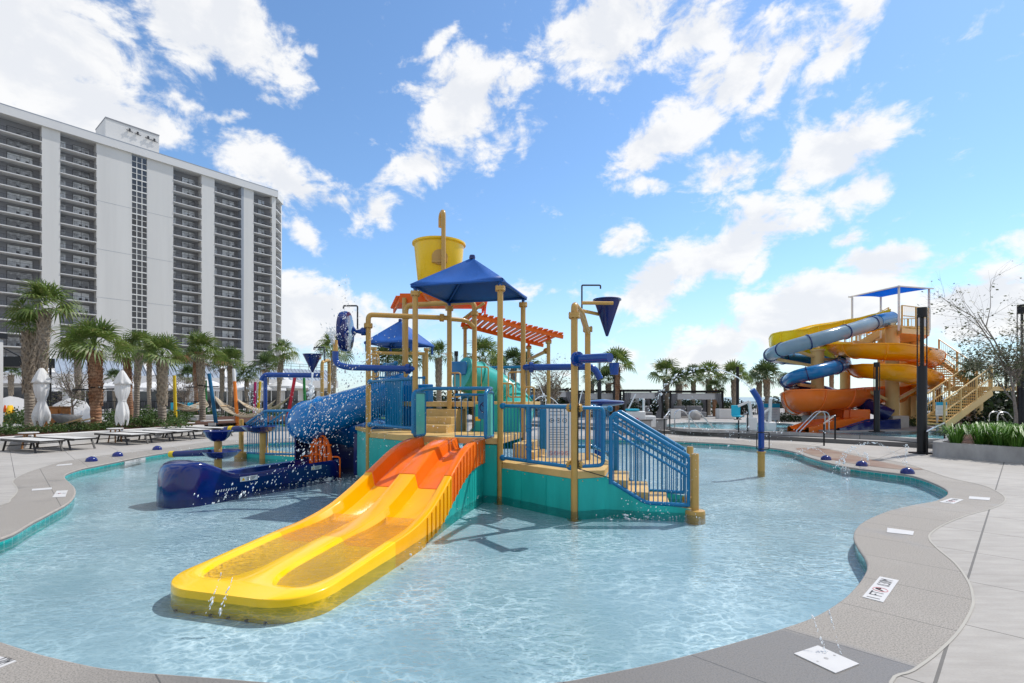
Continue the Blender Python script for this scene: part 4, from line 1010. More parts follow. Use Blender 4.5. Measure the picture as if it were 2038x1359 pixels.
# chamfered end with its own balconies
C1=Vector((-69.35,154.2,0)); cd=(C1-hp(0)).normalized(); cl=(C1-hp(0)).length; cn=Vector((cd.y,-cd.x,0)); ca=math.atan2(cd.y,cd.x)
def cbox(t0,t1,o0,o1,z0,z1,mb): mb.box(hp(0)+cd*(t0+t1)/2+cn*(o0+o1)/2+Z*(z0+z1)/2,(t1-t0,abs(o1-o0),z1-z0),ca); return mb
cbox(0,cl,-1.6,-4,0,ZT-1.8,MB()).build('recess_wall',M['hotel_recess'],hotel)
cbox(cl-.5,cl+.3,0,-5,0,ZT-1.8,MB()).build('wall_pier',M['hotel_white'],hotel)
cbox(-.2,cl+.5,.4,-5,ZT-1.8,ZT,MB()).build('roof_fascia',M['hotel_trim'],hotel)
s1=cbox(.1,cl-.5,.1,-1.6,-.12,.12,MB()).build('balcony_slab',M['hotel_trim'],hotel)
mb=MB()
for z in(.14,1.06): mb.bar(hp(0)+cd*.1+Z*z,hp(0)+cd*(cl-.5)+Z*z,.05,.05)
for i in range(20): q=hp(0)+cd*(.1+(cl-.6)*i/19); mb.bar(q+Z*.1,q+Z*1.06,.02,.02,(1,0,0))
s2=mb.build('balcony_rail',M['dark_rail'],hotel)
s3=cbox(cl*.3,cl*.7,-1.5,-1.6,.12,2.25,MB()).build('glass_door',M['door_glass'],hotel)
for o in(s1,s2,s3): o.location=Vector(o.location)+Z*ZS0
for i in range(1,15):
    for o in(s1,s2,s3): cpy(o,-Z*FH*i)
# roof plant room
ph0,ph1=HL(333),HL(224)
mb=hbox(ph0,ph1,-6,-15,ZT-.4,ZT+7.2,MB()); mb.build('plant_room',M['hotel_white'],hotel)
mb=MB(); hbox(ph0-.05,ph1+.05,-5.9,-15.1,ZT+7.2,ZT+7.5,mb); mb.build('roof_coping',M['hotel_recess'],hotel)
for f in(.1,.22,.42,.57):
    mb=MB(); q=hp(ph0+(ph1-ph0)*f,-5.7,ZT+5.2+f); mb.bar(q,q+Z*.7,.3,.3,(1,0,0)); mb.bar(q-HD*.7,q+HD*.7+Z*.2,.12,.12); mb.build('aerial',M['dark_rail'],hotel)
# shallow horizontal joints on the blank wall piers
for a,b in((262,192),(345,293)):
    for kf in range(4):
        z=ZS0-FH*(3.5+4*kf); hbox(HL(a)+.05,HL(b)-.05,.015,.0,z-.03,z+.03,MB()).build('wall_joint',M['hotel_return'],hotel)
# ------------------------------------------------------------------ low podium with a sloping ribbed roof
Q0=Vector((-50.2,61,0)); QD=Vector((.6316,.7753,0)); QN=Vector((.7753,-.6316,0)); QA=math.atan2(QD.y,QD.x)
pod=thing('hotel_podium','long low white hotel annex with a sloping ribbed grey metal roof below the tower','annex',Q0)
def qp(l,o=0,z=0): return Q0+QD*l+QN*o+Z*z
def qbox(l0,l1,o0,o1,z0,z1,mb): mb.box(qp((l0+l1)/2,(o0+o1)/2,(z0+z1)/2),(abs(l1-l0),abs(o1-o0),z1-z0),QA); return mb
PL0,PL1=-9,33
qbox(PL0,PL1,0,-12,3.1,4.3,MB()).build('parapet',M['hotel_trim'],pod)
qbox(PL0,PL1,-1.2,-12,-.4,3.1,MB()).build('wall',M['hotel_white'],pod)
mb=MB(); vs=[qp(PL0,-.15,4.3),qp(PL1,-.15,4.3),qp(PL1,-2.6,6.15),qp(PL0,-2.6,6.15),qp(PL0,-5,6.15),qp(PL1,-5,6.15),qp(PL0,-5,4.3),qp(PL1,-5,4.3)]
mb.add(vs,[(0,1,2,3),(3,2,5,4),(4,5,7,6),(1,7,5,2),(0,3,4,6)])
rf=sub(mb.build('metal_roof',M['metal_roof'],pod))
mb=MB()
for i in range(int((PL1-PL0)/.62)): l=PL0+.3+i*.62; mb.bar(qp(l,-.12,4.34),qp(l,-2.6,6.2),.05,.07,(0,0,1))
o=mb.build('roof_seam',M['hotel_return'],rf); o['kind']='stuff'
for l in(-3.5,6.2,15.5,24): 
    mb=MB(); mb.bar(qp(l,-.05,4.32),qp(l,-2.7,6.32),.75,.25,(0,0,1)); mb.build('roof_rib',M['hotel_trim'],rf)
mb=MB(); 
for i in range(28): l=PL0+.6+i*1.5; mb.bar(qp(l,-2.6,6.15),qp(l,-2.6,7.0),.05,.05,(1,0,0))
for z in(6.6,7.0): mb.bar(qp(PL0,-2.6,z),qp(PL1,-2.6,z),.05,.05)
mb.build('roof_railing',M['dark_rail'],pod)
for i in range(13):
    l=PL0+1.2+i*3.2
    g=sub(qbox(l,l+2.3,-1.1,-1.25,.1,2.7,MB()).build('window',M['window_glass'],pod))
    fr=MB(); qbox(l-.05,l+.05,-1.02,-1.2,.1,2.75,fr); qbox(l+1.1,l+1.2,-1.02,-1.2,.1,2.75,fr); qbox(l+2.25,l+2.35,-1.02,-1.2,.1,2.75,fr); qbox(l,l+2.3,-1.02,-1.2,2.68,2.78,fr); fr.build('window_frame',M['white_paint'],g)
# far low seawall building behind the play structure
mb=MB()
# near-left kiosk corner with dark awning
ki=thing('pool_kiosk','white kiosk corner with a dark flat cap at the left edge behind the loungers','kiosk',(-18.6,18,0))
mb=MB(); mb.box((-19.55,18.6,1.9),(1.0,1.2,3.8),0); mb.build('wall',M['hotel_white'],ki,bevel=.02)
mb=MB(); mb.box((-19.5,18.6,3.88),(1.06,1.35,.2),0); mb.build('roof',M['black_metal'],ki)
aw=thing('dark_awning','flat black awning on thin struts beside the twin palms at left','awning',(-24.5,26,0))
mb=MB(); mb.box((-24.7,26,3.35),(1.6,1.6,.5),0); mb.build('roof',M['black_metal'],aw)
for q in((-25.3,25.3),(-24.05,26.7)): mb=MB(); mb.cyl((*q,0),(*q,3.2),.05); mb.build('strut',M['black_metal'],aw)
mb=MB(); mb.bar((-25.35,25.2,4.2),(-24.2,25.2,3.6),.05,.05); mb.build('strut',M['black_metal'],aw)
# ------------------------------------------------------------------ planting beds
mm('path_concrete',(.40,.385,.37),.85,.1,1.)
flat('planting_bed',[[(-15.72,15.2),(-13.62,22.5),(-13.4,24.0),(-11.5,27),(-14,33),(-60,33),(-60,10),(-17.5,10),(-16.6,12.2)]],.36,M['mulch'])
flat('garden_path',[[(p.x,p.y) for p in [G(*q,.36) for q in[(0,856),(90,846),(150,841),(215,838),(330,826),(310,822),(230,824),(180,829),(120,834),(0,842)]]]],.366,M['path_concrete'])
flat('lawn',[[(-13.35,24.0),(-6.5,24.6),(-6.5,36),(-14,36),(-14,33),(-11.5,27)]],.20,M['lawn'])
mb=MB(); mb.box((-9.8,24.3,.1),(7,.12,.2),R(5)); o=mb.build('lawn_kerb',M['concrete_wall']); o['kind']='structure'
flat('terrace',[[(-60,33.1),(-14,33.1),(-13,36.1),(-4,36.1),(-4,60),(-60,60)]],.25,M['upper_concrete'])
# ---- cabbage palms
def frond_fan(mb,o,d,up,rad,nl,droop,rng,mi=0):
    "one fan leaf: leaflets radiating from o along d"
    d=d.normalized(); s=d.cross(up).normalized(); n=s.cross(d).normalized()
    for i in range(nl):
        a=R(-118+236*(i+.5)/nl)+rng.uniform(-.05,.05); L=rad*(.72+.28*math.cos(a*.62))*rng.uniform(.88,1.06)
        t=d*math.cos(a)+s*math.sin(a); sd_=(-d*math.sin(a)+s*math.cos(a))
        fold=n*(.10*math.cos(a*1.5)); w_=rad*.042
        p0=o; p1=o+t*L*.5+n*.10*rad+fold*rad; p2=o+t*L*.82-Z*droop*L*.18+n*.05*rad; p3=o+t*L*.97-Z*droop*L*.52
        mb.add([p0,p1-sd_*w_,p1+sd_*w_+n*w_*.5,p2-sd_*w_*.62,p2+sd_*w_*.62,p3],[(0,1,2),(1,3,4,2),(3,5,4)],mi)
def crown(seed,nf=34,nl=17,dead=4,dark=False,flop=.0):
    rng=random.Random(seed); mb=MB(); g=2.39996
    for i in range(nf):
        f=i/(nf-1); el_=R(90-(112+40*flop)*f**1.05+rng.uniform(-12,12)); a=i*g+rng.uniform(-.3,.3)
        d=Vector((math.cos(a)*math.cos(el_),math.sin(a)*math.cos(el_),math.sin(el_)))
        pl=(.34+.16*f)*rng.uniform(.8,1.2); c0=Vector((0,0,-.02))
        b1=c0+d*pl*.55+Z*.02; b2=c0+d*pl-Z*.03*math.cos(el_)
        isd=(f>.86 and rng.random()<dead/10.)
        mi=1 if isd else 0
        sw=.012; s_=d.cross(Z); s_=s_.normalized() if s_.length>.05 else Vector((1,0,0))
        mb.add([c0-s_*sw*1.6,c0+s_*sw*1.6,b1+s_*sw,b1-s_*sw,b2+s_*sw*.6,b2-s_*sw*.6],[(0,1,2,3),(3,2,4,5)],mi)
        dd=(b2-b1).normalized(); dd=(dd-Z*(.05+flop*.6+.12*f)).normalized()
        up=Z if abs(dd.z)<.9 else Vector((math.cos(a),math.sin(a),0))
        up=(up+Vector((rng.uniform(-.7,.7),rng.uniform(-.7,.7),rng.uniform(-.2,.2)))).normalized()
        frond_fan(mb,b2,dd,up,.56*rng.uniform(.75,1.15),nl,.05+.35*f+flop,rng,mi)
    me=mb.build('crown',[M['palm_leaf_dark' if dark else 'palm_leaf'],M['palm_dead']],sharp=None)
    C.objects.unlink(me); return me
CR=[crown(1,27,16,2),crown(2,24,16,3),crown(3,22,15,5,False,.15),crown(4,26,15,2,True),crown(5,24,16,2,True,.25),crown(6,20,18,0,False,.4)]
def palm(px,by,d,cpy_,crad,var,label,group,zb=None,red=False,lean=0.0,tw=None,boots=True,stake=False):
    "px: trunk base; crown centre at picture height cpy_; crad crown radius in picture px"
    zb=.3 if zb is None else zb
    x=(px-CX)/F*d; zt=EYE-(cpy_-HY)/F*d; cr=crad*(.89 if px<600 else 1.25)/F*d; h=zt-zb; r=(tw or 15)*(.62 if px<600 else .8)/2/F*d
    rt=thing('cabbage_palm',label,'palm tree',(x,d,zb),0,group,local=True)
    mb=MB(); ph=random.Random(int(px*7+by)); lx=lean/F*d; n=16; pts=[];rs=[]
    hh=h-.12*cr
    for i in range(n+1):
        f=i/n; pts.append((lx*f*f+.03*math.sin(f*5+px),.03*math.cos(f*4),hh*f-.08)); rs.append(r*(1.12 if f<.06 else 1.0-.12*f+(.14 if f>.72 else 0))*ph.uniform(.96,1.04))
    mb.tube(pts,rs,14)
    if boots:
        nb=78 if d<26 else 40; f0=.38 if tw and tw>=22 else .55
        for i in range(nb):
            f=f0+(1-f0)*i/nb; a=i*2.39996; q=Vector((lx*f*f,0,hh*f-.1)); dr=Vector((math.cos(a),math.sin(a),0)); t=Vector((-dr.y,dr.x,0)); k2=r*(1.0+.25*max(0,f-.6))
            for sd_ in(-1,1):      # each old leaf base is a forked strap
                b0=q+dr*k2*.92+t*sd_*k2*.62-Z*.10; b1=q+dr*k2*1.30+t*sd_*k2*.05+Z*.16; b2=b1+dr*k2*.30+Z*.10; w2=t*k2*.16
                mb.add([b0-w2,b0+w2,b1+w2,b1-w2,b2+w2*.7,b2-w2*.7,b0-w2-dr*.05,b1-w2-dr*.09],[(0,1,2,3),(3,2,4,5),(0,3,7,6)],1)
    mb.build('trunk',[M['palm_bark_red' if red else 'palm_bark'],M['boot_bark' if not red else 'palm_bark_red']],rt,sharp=60)
    src=CR[var]; c=src.copy(); C.objects.link(c); c.parent=rt; c.location=(lx,0,h+.02*cr); c.rotation_euler=(0,0,ph.uniform(0,6.28)); c.scale=(cr*1.0,)*3
    c.name='crown'
    if stake:
        mb=MB(); q=Vector((lx*.25,0,h*.52))
        mb.tube([q+Vector((math.cos(t*math.pi/6)*r*1.12,math.sin(t*math.pi/6)*r*1.12,0)) for t in range(13)],.03,6,False); mb.bar(q+v3(-.9,0,-.1),q+v3(.9,0,-.06),.05,.05); mb.build('brace_band',M['black_metal'],rt)
    return rt
gl='palms along the left garden'
palm(57,838,21.5,652,52,1,'palm with shaggy boots, shorter left partner of the twin trunks behind the left umbrella',gl,tw=27)
palm(80,838,21.0,607,72,0,'tallest palm of the left garden, its trunk behind the folded left umbrella',gl,tw=26,lean=10)
palm(192,838,19.5,690,82,0,'palm with a thick red-brown trunk and wide crown right of the wheelbarrow',gl,red=True,tw=30,lean=-4,stake=True)
palm(155,815,31,692,48,2,'palm with a grey trunk standing behind the wooden cabinet',gl,tw=15)
palm(258,822,29,703,52,2,'palm with red-brown trunk just right of the second folded umbrella',gl,red=True,tw=17,lean=-6)
palm(270,820,27,690,50,1,'palm with ringed grey-tan trunk next to the red-brown one by the second umbrella',gl,tw=16,lean=8)
palm(297,810,34,712,38,3,'slim palm standing left of the boot-covered palm in the shrub bed',gl,tw=11)
palm(323,842,22,708,64,1,'palm with white criss-cross boots in the front shrub bed, left of the yellow pole',gl,tw=24)
palm(402,825,27,700,60,1,'palm with a smooth pale lower trunk just left of the leaning blue pole',gl,tw=19,lean=-4,stake=True)
palm(390,812,36,715,40,3,'palm with reddish trunk half hidden behind the smooth-trunked palm by the blue pole',gl,red=True,tw=13)
palm(442,812,37,728,38,3,'dark-crowned palm of the close pair behind the first hammock',gl,tw=11)
palm(458,812,34,722,46,1,'palm with rough brown trunk, right one of the close pair behind the first hammock',gl,tw=12)
palm(491,812,38,748,32,4,'short palm with few upright fronds behind the hammock net',gl,tw=10)
palm(531,812,40,730,44,3,'bushy palm standing directly behind the navy spray arch of the rear tower',gl,tw=10)
palm(553,815,36,700,42,5,'tall windblown palm in front of the right end of the hotel',gl,tw=13,lean=9)
palm(22,815,40,742,30,3,'small palm far back next to the kiosk at the left edge',gl,tw=11)
palm(228,815,46,752,26,3,'small distant palm between the umbrellas under the metal roof',gl,tw=9)
palm(374,805,48,750,36,3,'low bushy palm in front of the metal roof, behind the yellow pole',gl,tw=9)
gm='palms behind the play structure'
palm(664,800,26,690,36,5,'palm rising behind the navy spray pipe left of the play structure',gm,tw=11)
palm(772,805,30,722,44,3,'bushy palm under the rear blue canopy',gm,tw=12)
palm(802,805,33,718,40,3,'dark palm at right edge under the rear blue canopy',gm,tw=11)
palm(873,800,33,706,30,1,'palm framed between the tan posts behind the step treads',gm,tw=13)
palm(961,805,30,708,40,1,'palm with upright spiky crown right above the teal tube slide',gm,tw=13)
palm(1022,805,35,722,30,3,'palm seen between the front corner posts, below the orange slatted roof',gm,tw=12)
palm(988,806,36,735,26,3,'palm half hidden by the corner post under the orange slatted roof',gm,tw=10)
palm(1046,806,34,728,30,3,'dark palm behind the blue spray pipe between the right posts',gm,tw=11)
palm(1178,806,38,752,24,3,'small palm behind the post of the cone bucket',gm,tw=9)
gr_='palms along the right deck'
UZ_=.28
palm(1228,803,32,726,36,1,'palm with red-brown trunk beside the black light column right of the play structure',gr_,UZ_,True,tw=12)
palm(1211,803,34,758,30,3,'low leaning palm just left of the red-brown palm by the cabanas',gr_,UZ_,tw=11)
palm(1326,822,36,745,34,1,'tall palm at the right end of the left cabana',gr_,UZ_,tw=12)
palm(1351,826,34,758,26,3,'shorter palm at the left end of the right cabana',gr_,UZ_,tw=12)
palm(1380,822,40,752,27,3,'palm rising behind the middle of the right cabana',gr_,UZ_,tw=9)
palm(1411,825,37,748,30,1,'palm before the right cabana with a rough grey trunk',gr_,UZ_,tw=11)
palm(1422,828,35,772,20,4,'small red-trunked palm before the right cabana',gr_,UZ_,True,tw=9)
palm(1461,825,36,748,32,1,'palm beside the black light pole right of the cabanas',gr_,UZ_,tw=11)
palm(1511,806,42,755,28,3,'left palm of the close pair behind the curved blue spray pole',gr_,UZ_,tw=10)
palm(1526,804,40,748,34,3,'right palm of the close pair behind the curved blue spray pole',gr_,UZ_,tw=12)
palm(1565,818,40,757,18,4,'palm with a bare spiky trunk left of the slide tower',gr_,UZ_,True,tw=9)
palm(1655,780,45,735,14,4,'thin bare palm seen through the slide tower legs',gr_,UZ_,True,tw=8)
palm(1868,838,25,762,12,4,'thin brown-trunked palm beside the tower stair',gr_,UZ_,True,tw=9)
palm(1938,838,21,745,34,3,'palm behind the bare young tree in the right planter',gr_,UZ_,tw=11)
# ---- shrubs
def leafball(seed,n,rx,rz,ls,mat_,fl=.0):
    rng=random.Random(seed); mb=MB()
    for i in range(n):
        a=rng.uniform(0,6.283); cz=rng.uniform(-.15,1); rad=rng.uniform(.45,1)**.6
        q=math.sqrt(max(0,1-cz*cz)); lump=1+.22*math.sin(a*3+seed)+.15*math.sin(a*7+cz*5)
        p=Vector((math.cos(a)*q*rx*rad*lump,math.sin(a)*q*rx*rad*lump,max(.02,(cz*rad*lump*.85+.15)*rz)))
        d=Vector((rng.uniform(-1,1),rng.uniform(-1,1),rng.uniform(-.3,1))).normalized(); s=d.orthogonal().normalized(); s=(Matrix.Rotation(rng.uniform(0,6.28),3,d)@s)
        l=ls*rng.uniform(.6,1.3); nn=d.cross(s)*l*.12
        mb.add([p,p+d*l*.5+s*l*.26+nn,p+d*l,p+d*l*.5-s*l*.26+nn],[(0,1,2,3)])
    # a few inner twigs
    for i in range(7):
        a=rng.uniform(0,6.28); mb.tube([(0,0,0),(math.cos(a)*rx*.5,math.sin(a)*rx*.5,rz*.8)],[.012,.005],4,False)
    o=mb.build('foliage',mat_,sharp=None); C.objects.unlink(o); return o
SB=[leafball(1,420,.5,.55,.12,M['shrub_leaf']),leafball(2,380,.55,.5,.11,M['shrub_leaf']),leafball(3,340,.5,.6,.13,M['shrub_leaf'])]
HB=[leafball(11,900,1.,1.,.16,M['hedge_leaf']),leafball(12,800,1.,1.,.17,M['hedge_leaf'])]
def shrub(src,loc,s,label,group,name='shrub',cat='shrub',sz=None):
    c=src.copy(); C.objects.link(c); c.name=name; c.location=loc; c.scale=(s*(.85 if label.endswith('loungers') else 1),)*2+((sz or s)*(.8 if label.endswith('loungers') else 1),); c.rotation_euler=(0,0,random.uniform(0,6.28)); tag(c,label,cat,group); return c
sh=[(12,862,16.6,.8),(40,858,17.4,.75),(70,856,17.6,.6),(105,856,17.8,.7),(128,853,18.2,.75),(148,850,18.8,.85),(170,850,18.8,.7),(196,848,19.2,.75),(212,846,19.5,.7),(226,843,20.4,.8),(262,843,20.6,1.0),(284,843,20.8,1.05),(304,842,21.,.95),(350,844,20.6,1.05),(338,836,22.6,.9),(372,832,24.5,.8),(20,838,21.5,1.2),(42,828,24,1.1),(110,834,23,.6),(98,822,27,1.),(222,826,25.5,.9),(140,820,29,1.1),(240,822,29,1.1),(290,822,28,1.1),(310,824,27,1.),(345,822,28,1.1),(375,822,29,1.),(420,818,32,1.),(470,815,34,1.2),(510,815,34,1.1),(545,815,34,1.2),(590,812,34,1.2)]
for i,(px,by,d,s) in enumerate(sh):
    near=by>840
    shrub(SB[i%3],((px-CX)/F*d,d,.36 if d<31 else .25),s,'low green shrub in the mulch strip above the seat wall by the loungers' if near else 'green shrub among the palm trunks of the left garden','shrubs in the front mulch strip' if near else 'shrubs among the left palms')
for i,(px,d,s_) in enumerate(((955,35.5,1.2),(1000,36.5,1.3),(1040,36,1.2),(1082,37,1.3),(1125,36.5,1.25),(1168,37,1.2),(1205,36.5,1.15),(880,37,1.2),(840,38,1.2))): shrub(HB[i%2],((px-CX)/F*d,d,.28),s_*1.3,'dark shrub mass behind the play structure railings','dark shrubs behind the play structure','bush','bush',s_*1.3)
hd=[(1245,838,33,.95),(1265,838,35,1.1),(1290,838,36,1.0),(1312,836,37,1.1),(1360,836,40,1.0),(1445,836,39,.95),(1475,838,39,.7)]
for i,(px,by,d,s) in enumerate(hd): shrub(HB[i%2],((px-CX)/F*d,d,.28),s*1.3,'dark green bush behind the cabanas','dark bushes round the cabanas','bush','bush',s*1.15)
hd=[(1545,27.5,.45),(1562,27.5,.45),(1580,27.3,.42),(1598,27.2,.42),(1640,26.5,.40),(1725,22.4,.4),(1745,22.4,.42),(1805,23,.6),(1822,23.5,.65),(1840,24,.6)]
for i,(px,d,s) in enumerate(hd): shrub(SB[i%3] if px>1700 else HB[i%2],((px-CX)/F*d,d,.28),s*1.2,'clipped low shrub at the foot of the slide tower','low shrubs round the slide tower','shrub','shrub',s)
hd=[(1900,23,.9),(1925,23.5,1.3),(1950,24,1.4),(1975,24,1.5),(2000,24,1.6),(2030,23,1.6),(1985,20,.9)]
for i,(px,d,s) in enumerate(hd): shrub(HB[i%2],((px-CX)/F*d,d,.28),s*1.1,'dark dense bush behind the right planter','dark bushes behind the right planter','bush','bush',s)
for i in range(26):  # dune scrub on the horizon beyond the fence
    px=620+i*58; d=58+((i*37)%9); shrub(HB[i%2],((px-CX)/F*d,d,-.3),2.6+.5*((i*7)%3),'dark scrub mound on the dune line beyond the fence','scrub along the dune line','dune_scrub','scrub',1.05+.3*((i*5)%3))
# ---- ornamental grass
def grass(seed,n,h,rad,mat_):
    rng=random.Random(seed); mb=MB()
    for i in range(n):
        a=rng.uniform(0,6.28); r0=rng.uniform(0,.3)*rad; L=h*rng.uniform(.7,1.2); ln_=rng.uniform(.2,1.0); d=Vector((math.cos(a),math.sin(a),0)); s=Vector((-d.y,d.x,0))*.012*rng.uniform(.8,1.5)
        p0=d*r0; p1=p0+d*rad*ln_*.35+Z*L*.55; p2=p0+d*rad*ln_*.8+Z*L*.86; p3=p0+d*rad*ln_*1.3+Z*L*(.8-.3*ln_)
        mb.add([p0-s,p0+s,p1+s,p1-s,p2+s*.8,p2-s*.8,p3],[(0,1,2,3),(3,2,4,5),(5,4,6)])
    o=mb.build('grass_clump',mat_,sharp=None); C.objects.unlink(o); return o
GB=[grass(1,120,.66,.50,M['grass_leaf']),grass(2,130,.60,.52,M['grass_leaf'])]
# ------------------------------------------------------------------ water slide tower on the far right
KD=.83
def T(px,py,d): return P(px,py,d*KD)
tw=thing('water_slide_tower','tall tan slide tower with orange and yellow flume and blue tubes at right','water slide tower',(16.5,22.4,UZ))
def tpart(mb,name,mt,parent=None,**kw): return mb.build(name,M[mt],parent or tw,**kw)
def flume(pts,r,depth,mt,name,nj,closed_start=False):
    "open half-pipe swept along pts (rim level), thick wall and rolled rim"
    c=catmull(pts,6); mb=MB(); prof=[]
    na=11
    for i in range(na+1):
        a=math.pi*i/na; prof.append((-math.cos(a)*r,-math.sin(a)*depth))
    inn=[(x*.94,z*.93) for x,z in reversed(prof)]
    ring=[(-r*1.07,.0),(-r*1.07,.05),(-r*.94,.05)]
    sec=prof+[(r*1.06,0.0),(r*1.06,.05),(r*.94,.05)]+inn+[(-r*.94,.05),(-r*1.06,.05),(-r*1.06,0)]
    n=len(sec); vs=[]
    for i,p in enumerate(c):
        t=(c[min(i+1,len(c)-1)]-c[max(i-1,0)]); t.z=0; t.normalize(); s=Vector((t.y,-t.x,0))
        t0=(c[max(i-3,0)]-c[max(i-4,0)] if i>3 else t); 
        a=c[max(i-2,0)]; b=c[i]; d_=c[min(i+2,len(c)-1)]
        v1=(b-a);v2=(d_-b); cross=(v1.x*v2.y-v1.y*v2.x)/max(1e-6,v1.length*v2.length)
        bank=max(-.16,min(.16,cross*.5))
        for x,z in sec: vs.append(p+s*x+Z*(z+x*bank))
    fs=[(i*n+j,i*n+(j+1)%n,(i+1)*n+(j+1)%n,(i+1)*n+j) for i in range(len(c)-1) for j in range(n)]
    fs+=[tuple(range(n-1,-1,-1)),tuple((len(c)-1)*n+j for j in range(n))]
    mb.add(vs,fs); o=sub(tpart(mb,name,mt,sharp=45))
    for kx in range(1,nj+1):
        i=int((len(c)-1)*kx/(nj+1)); m2=MB(); off_=i*n
        m2.tube([Vector(vs[off_+j])+(Vector(vs[off_+j])-c[i]).normalized()*.015 for j in range(na+1)],.03,5); tpart(m2,'joint_flange',mt,o)
    return o,c
rm=lambda px,py,d: T(px,py,d)
F1=[T(1768,620,28.3),T(1735,628,28.6),T(1690,637,28.8),T(1640,646,28.6),T(1595,656,27.9),T(1563,667,27.6),T(1553,676,28.8),T(1565,682,30.2),T(1600,684,30.6),T(1640,683,29.9),T(1675,684,28)]
flume(F1,.46,.78,'flume_yellow','flume',7)
F2=[T(1668,685,28.2),T(1690,688,26.2),T(1730,690,24.9),T(1775,692,24.4),T(1820,696,25),T(1848,703,26.5),T(1850,712,28.6),T(1825,719,30.2),T(1775,724,30.8),T(1725,728,30.2),T(1706,726,28.3),T(1712,728,26.6),T(1740,730,25),T(1780,733,24.4),T(1820,739,25),T(1846,748,26.6),T(1848,760,28.6),T(1825,766,30),T(1790,770,30.2)]
flume(F2,.50,.50,'flume_amber','flume',12)
F3=[T(1790,770,30.2),T(1745,773,29),T(1700,776,27.2),T(1650,779,25.6),T(1610,781,25),T(1587,784,25.8),T(1580,789,27.4),T(1596,795,28.6),T(1630,802,28.4),T(1665,810,27.6),T(1693,818,27)]
flume(F3,.52,.78,'flume_orange','flume',7)
# tube slide: translucent grey at the top, then blue, then navy at the exit
B1=[T(1772,634,27.6),T(1740,642,26.3),T(1700,655,25.4),T(1640,672,24.8),T(1582,688,25),T(1548,699,26),T(1534,706,27.5)]
B2=[T(1534,706,27.5),T(1546,711,28.9),T(1590,715,29.6),T(1640,717,29.4),T(1672,719,28.2),T(1679,725,26.6),T(1658,732,25.5),T(1620,741,25.1),T(1585,750,25.6),T(1568,759,26.9)]
B3=[T(1568,759,26.9),T(1580,767,28.3),T(1630,777,28.9),T(1680,792,28.4),T(1715,803,27.3),T(1750,816,26.5),T(1772,828,26.2)]
for pts,mt,nm,fl in((B1,'tube_grey','tube_flume',5),(B2,'tube_mid','tube_flume',6),(B3,'tube_dark','tube_flume',4)):
    c=catmull(pts,6); mb=MB(); mb.tube(c,.285,20); o=sub(tpart(mb,nm,mt,sharp=60))
    for kx in range(fl+1):
        i=int((len(c)-2)*kx/fl); t=(c[i+1]-c[i]).normalized(); m2=MB(); m2.lathe([(.27,-.02),(.315,-.02),(.315,.02),(.27,.02)],c[i],22,axis=t); tpart(m2,'joint_flange','tube_dark',o)
mb=MB(); a=T(1772,634,27.6); b=T(1742,641,26.4); mb.tube([a,b],.31,20); tpart(mb,'tube_entry','tube_mid')
# run-outs
def runout(a,b,w_,h,mt):
    a=Vector(a);b=Vector(b); t=(b-a); L=t.length; t.normalize(); s=Vector((t.y,-t.x,0)); mb=MB(); vs=[]
    for i in range(13):
        f=i/12; p=a+t*L*f; hh=h*(1-.55*sm(f,.55,1)); 
        for x,z in((-w_/2-.03,-.3),(-w_/2,hh),(-w_/2+.09,hh+.01),(-w_/2+.2,.04),(-.08,.03),(0,.07*(1-f*.5)),(.08,.03),(w_/2-.2,.04),(w_/2-.09,hh+.01),(w_/2,hh),(w_/2+.03,-.3)): vs.append(p+s*x+Z*z)
    fs=[(i*11+j,i*11+j+1,i*11+12+j,i*11+11+j) for i in range(12) for j in range(10)]+[tuple(range(11))]
    mb.add(vs,fs); tpart(mb,'runout_trough',mt,sharp=45)
ra=T(1700,838,26.6); rb=T(1588,846,25.2); ra.z=.42; rb.z=.24; runout(ra,rb,1.0,.32,'flume_orange')
mb=MB(); c0=T(1693,828,27); mb.box(c0-Z*.15,(.9,.8,.9),R(-10)); mb.box(c0+v3(.1,-.45,-.05),(.8,.06,.7),R(-10)); tpart(mb,'splash_box','flume_orange',bevel=.08)
ra=T(1772,838,26.0); rb=T(1652,848,24.8); ra.z=.42; rb.z=.24; runout(ra,rb,.85,.28,'navy_gloss')
# columns on concrete pads
def col(px,by,top,d,wpx,name='column',pad=True):
    q=T(px,by,d); x,y=q.x,q.y; r=wpx/2/F*d*KD; zt=T(px,top,d).z; mb=MB(); mb.cyl((x,y,UZ),(x,y,zt),r,n=22); o=sub(tpart(mb,name,'tan_tower'))
    if pad: m2=MB(); m2.box((x,y,UZ+.2),(r*3.4,r*3.2,.62),R(12)); tpart(m2,'concrete_pad','concrete_wall',o,bevel=.02)
    m3=MB(); m3.lathe([(r,zt-.1),(r*1.15,zt-.08),(r*1.15,zt),(r*.2,zt+.02)],(x,y,0),22); tpart(m3,'column_cap','tan_tower',o); return x,y
col(1776,846,648,27.0,23); col(1627,846,695,27.2,23); col(1682,842,690,31,18,pad=False); col(1757,842,650,31.5,18,pad=False); col(1803,842,650,30.5,20,pad=False); col(1823,842,650,30,17,pad=False); col(1940,846,772,25.5,25)
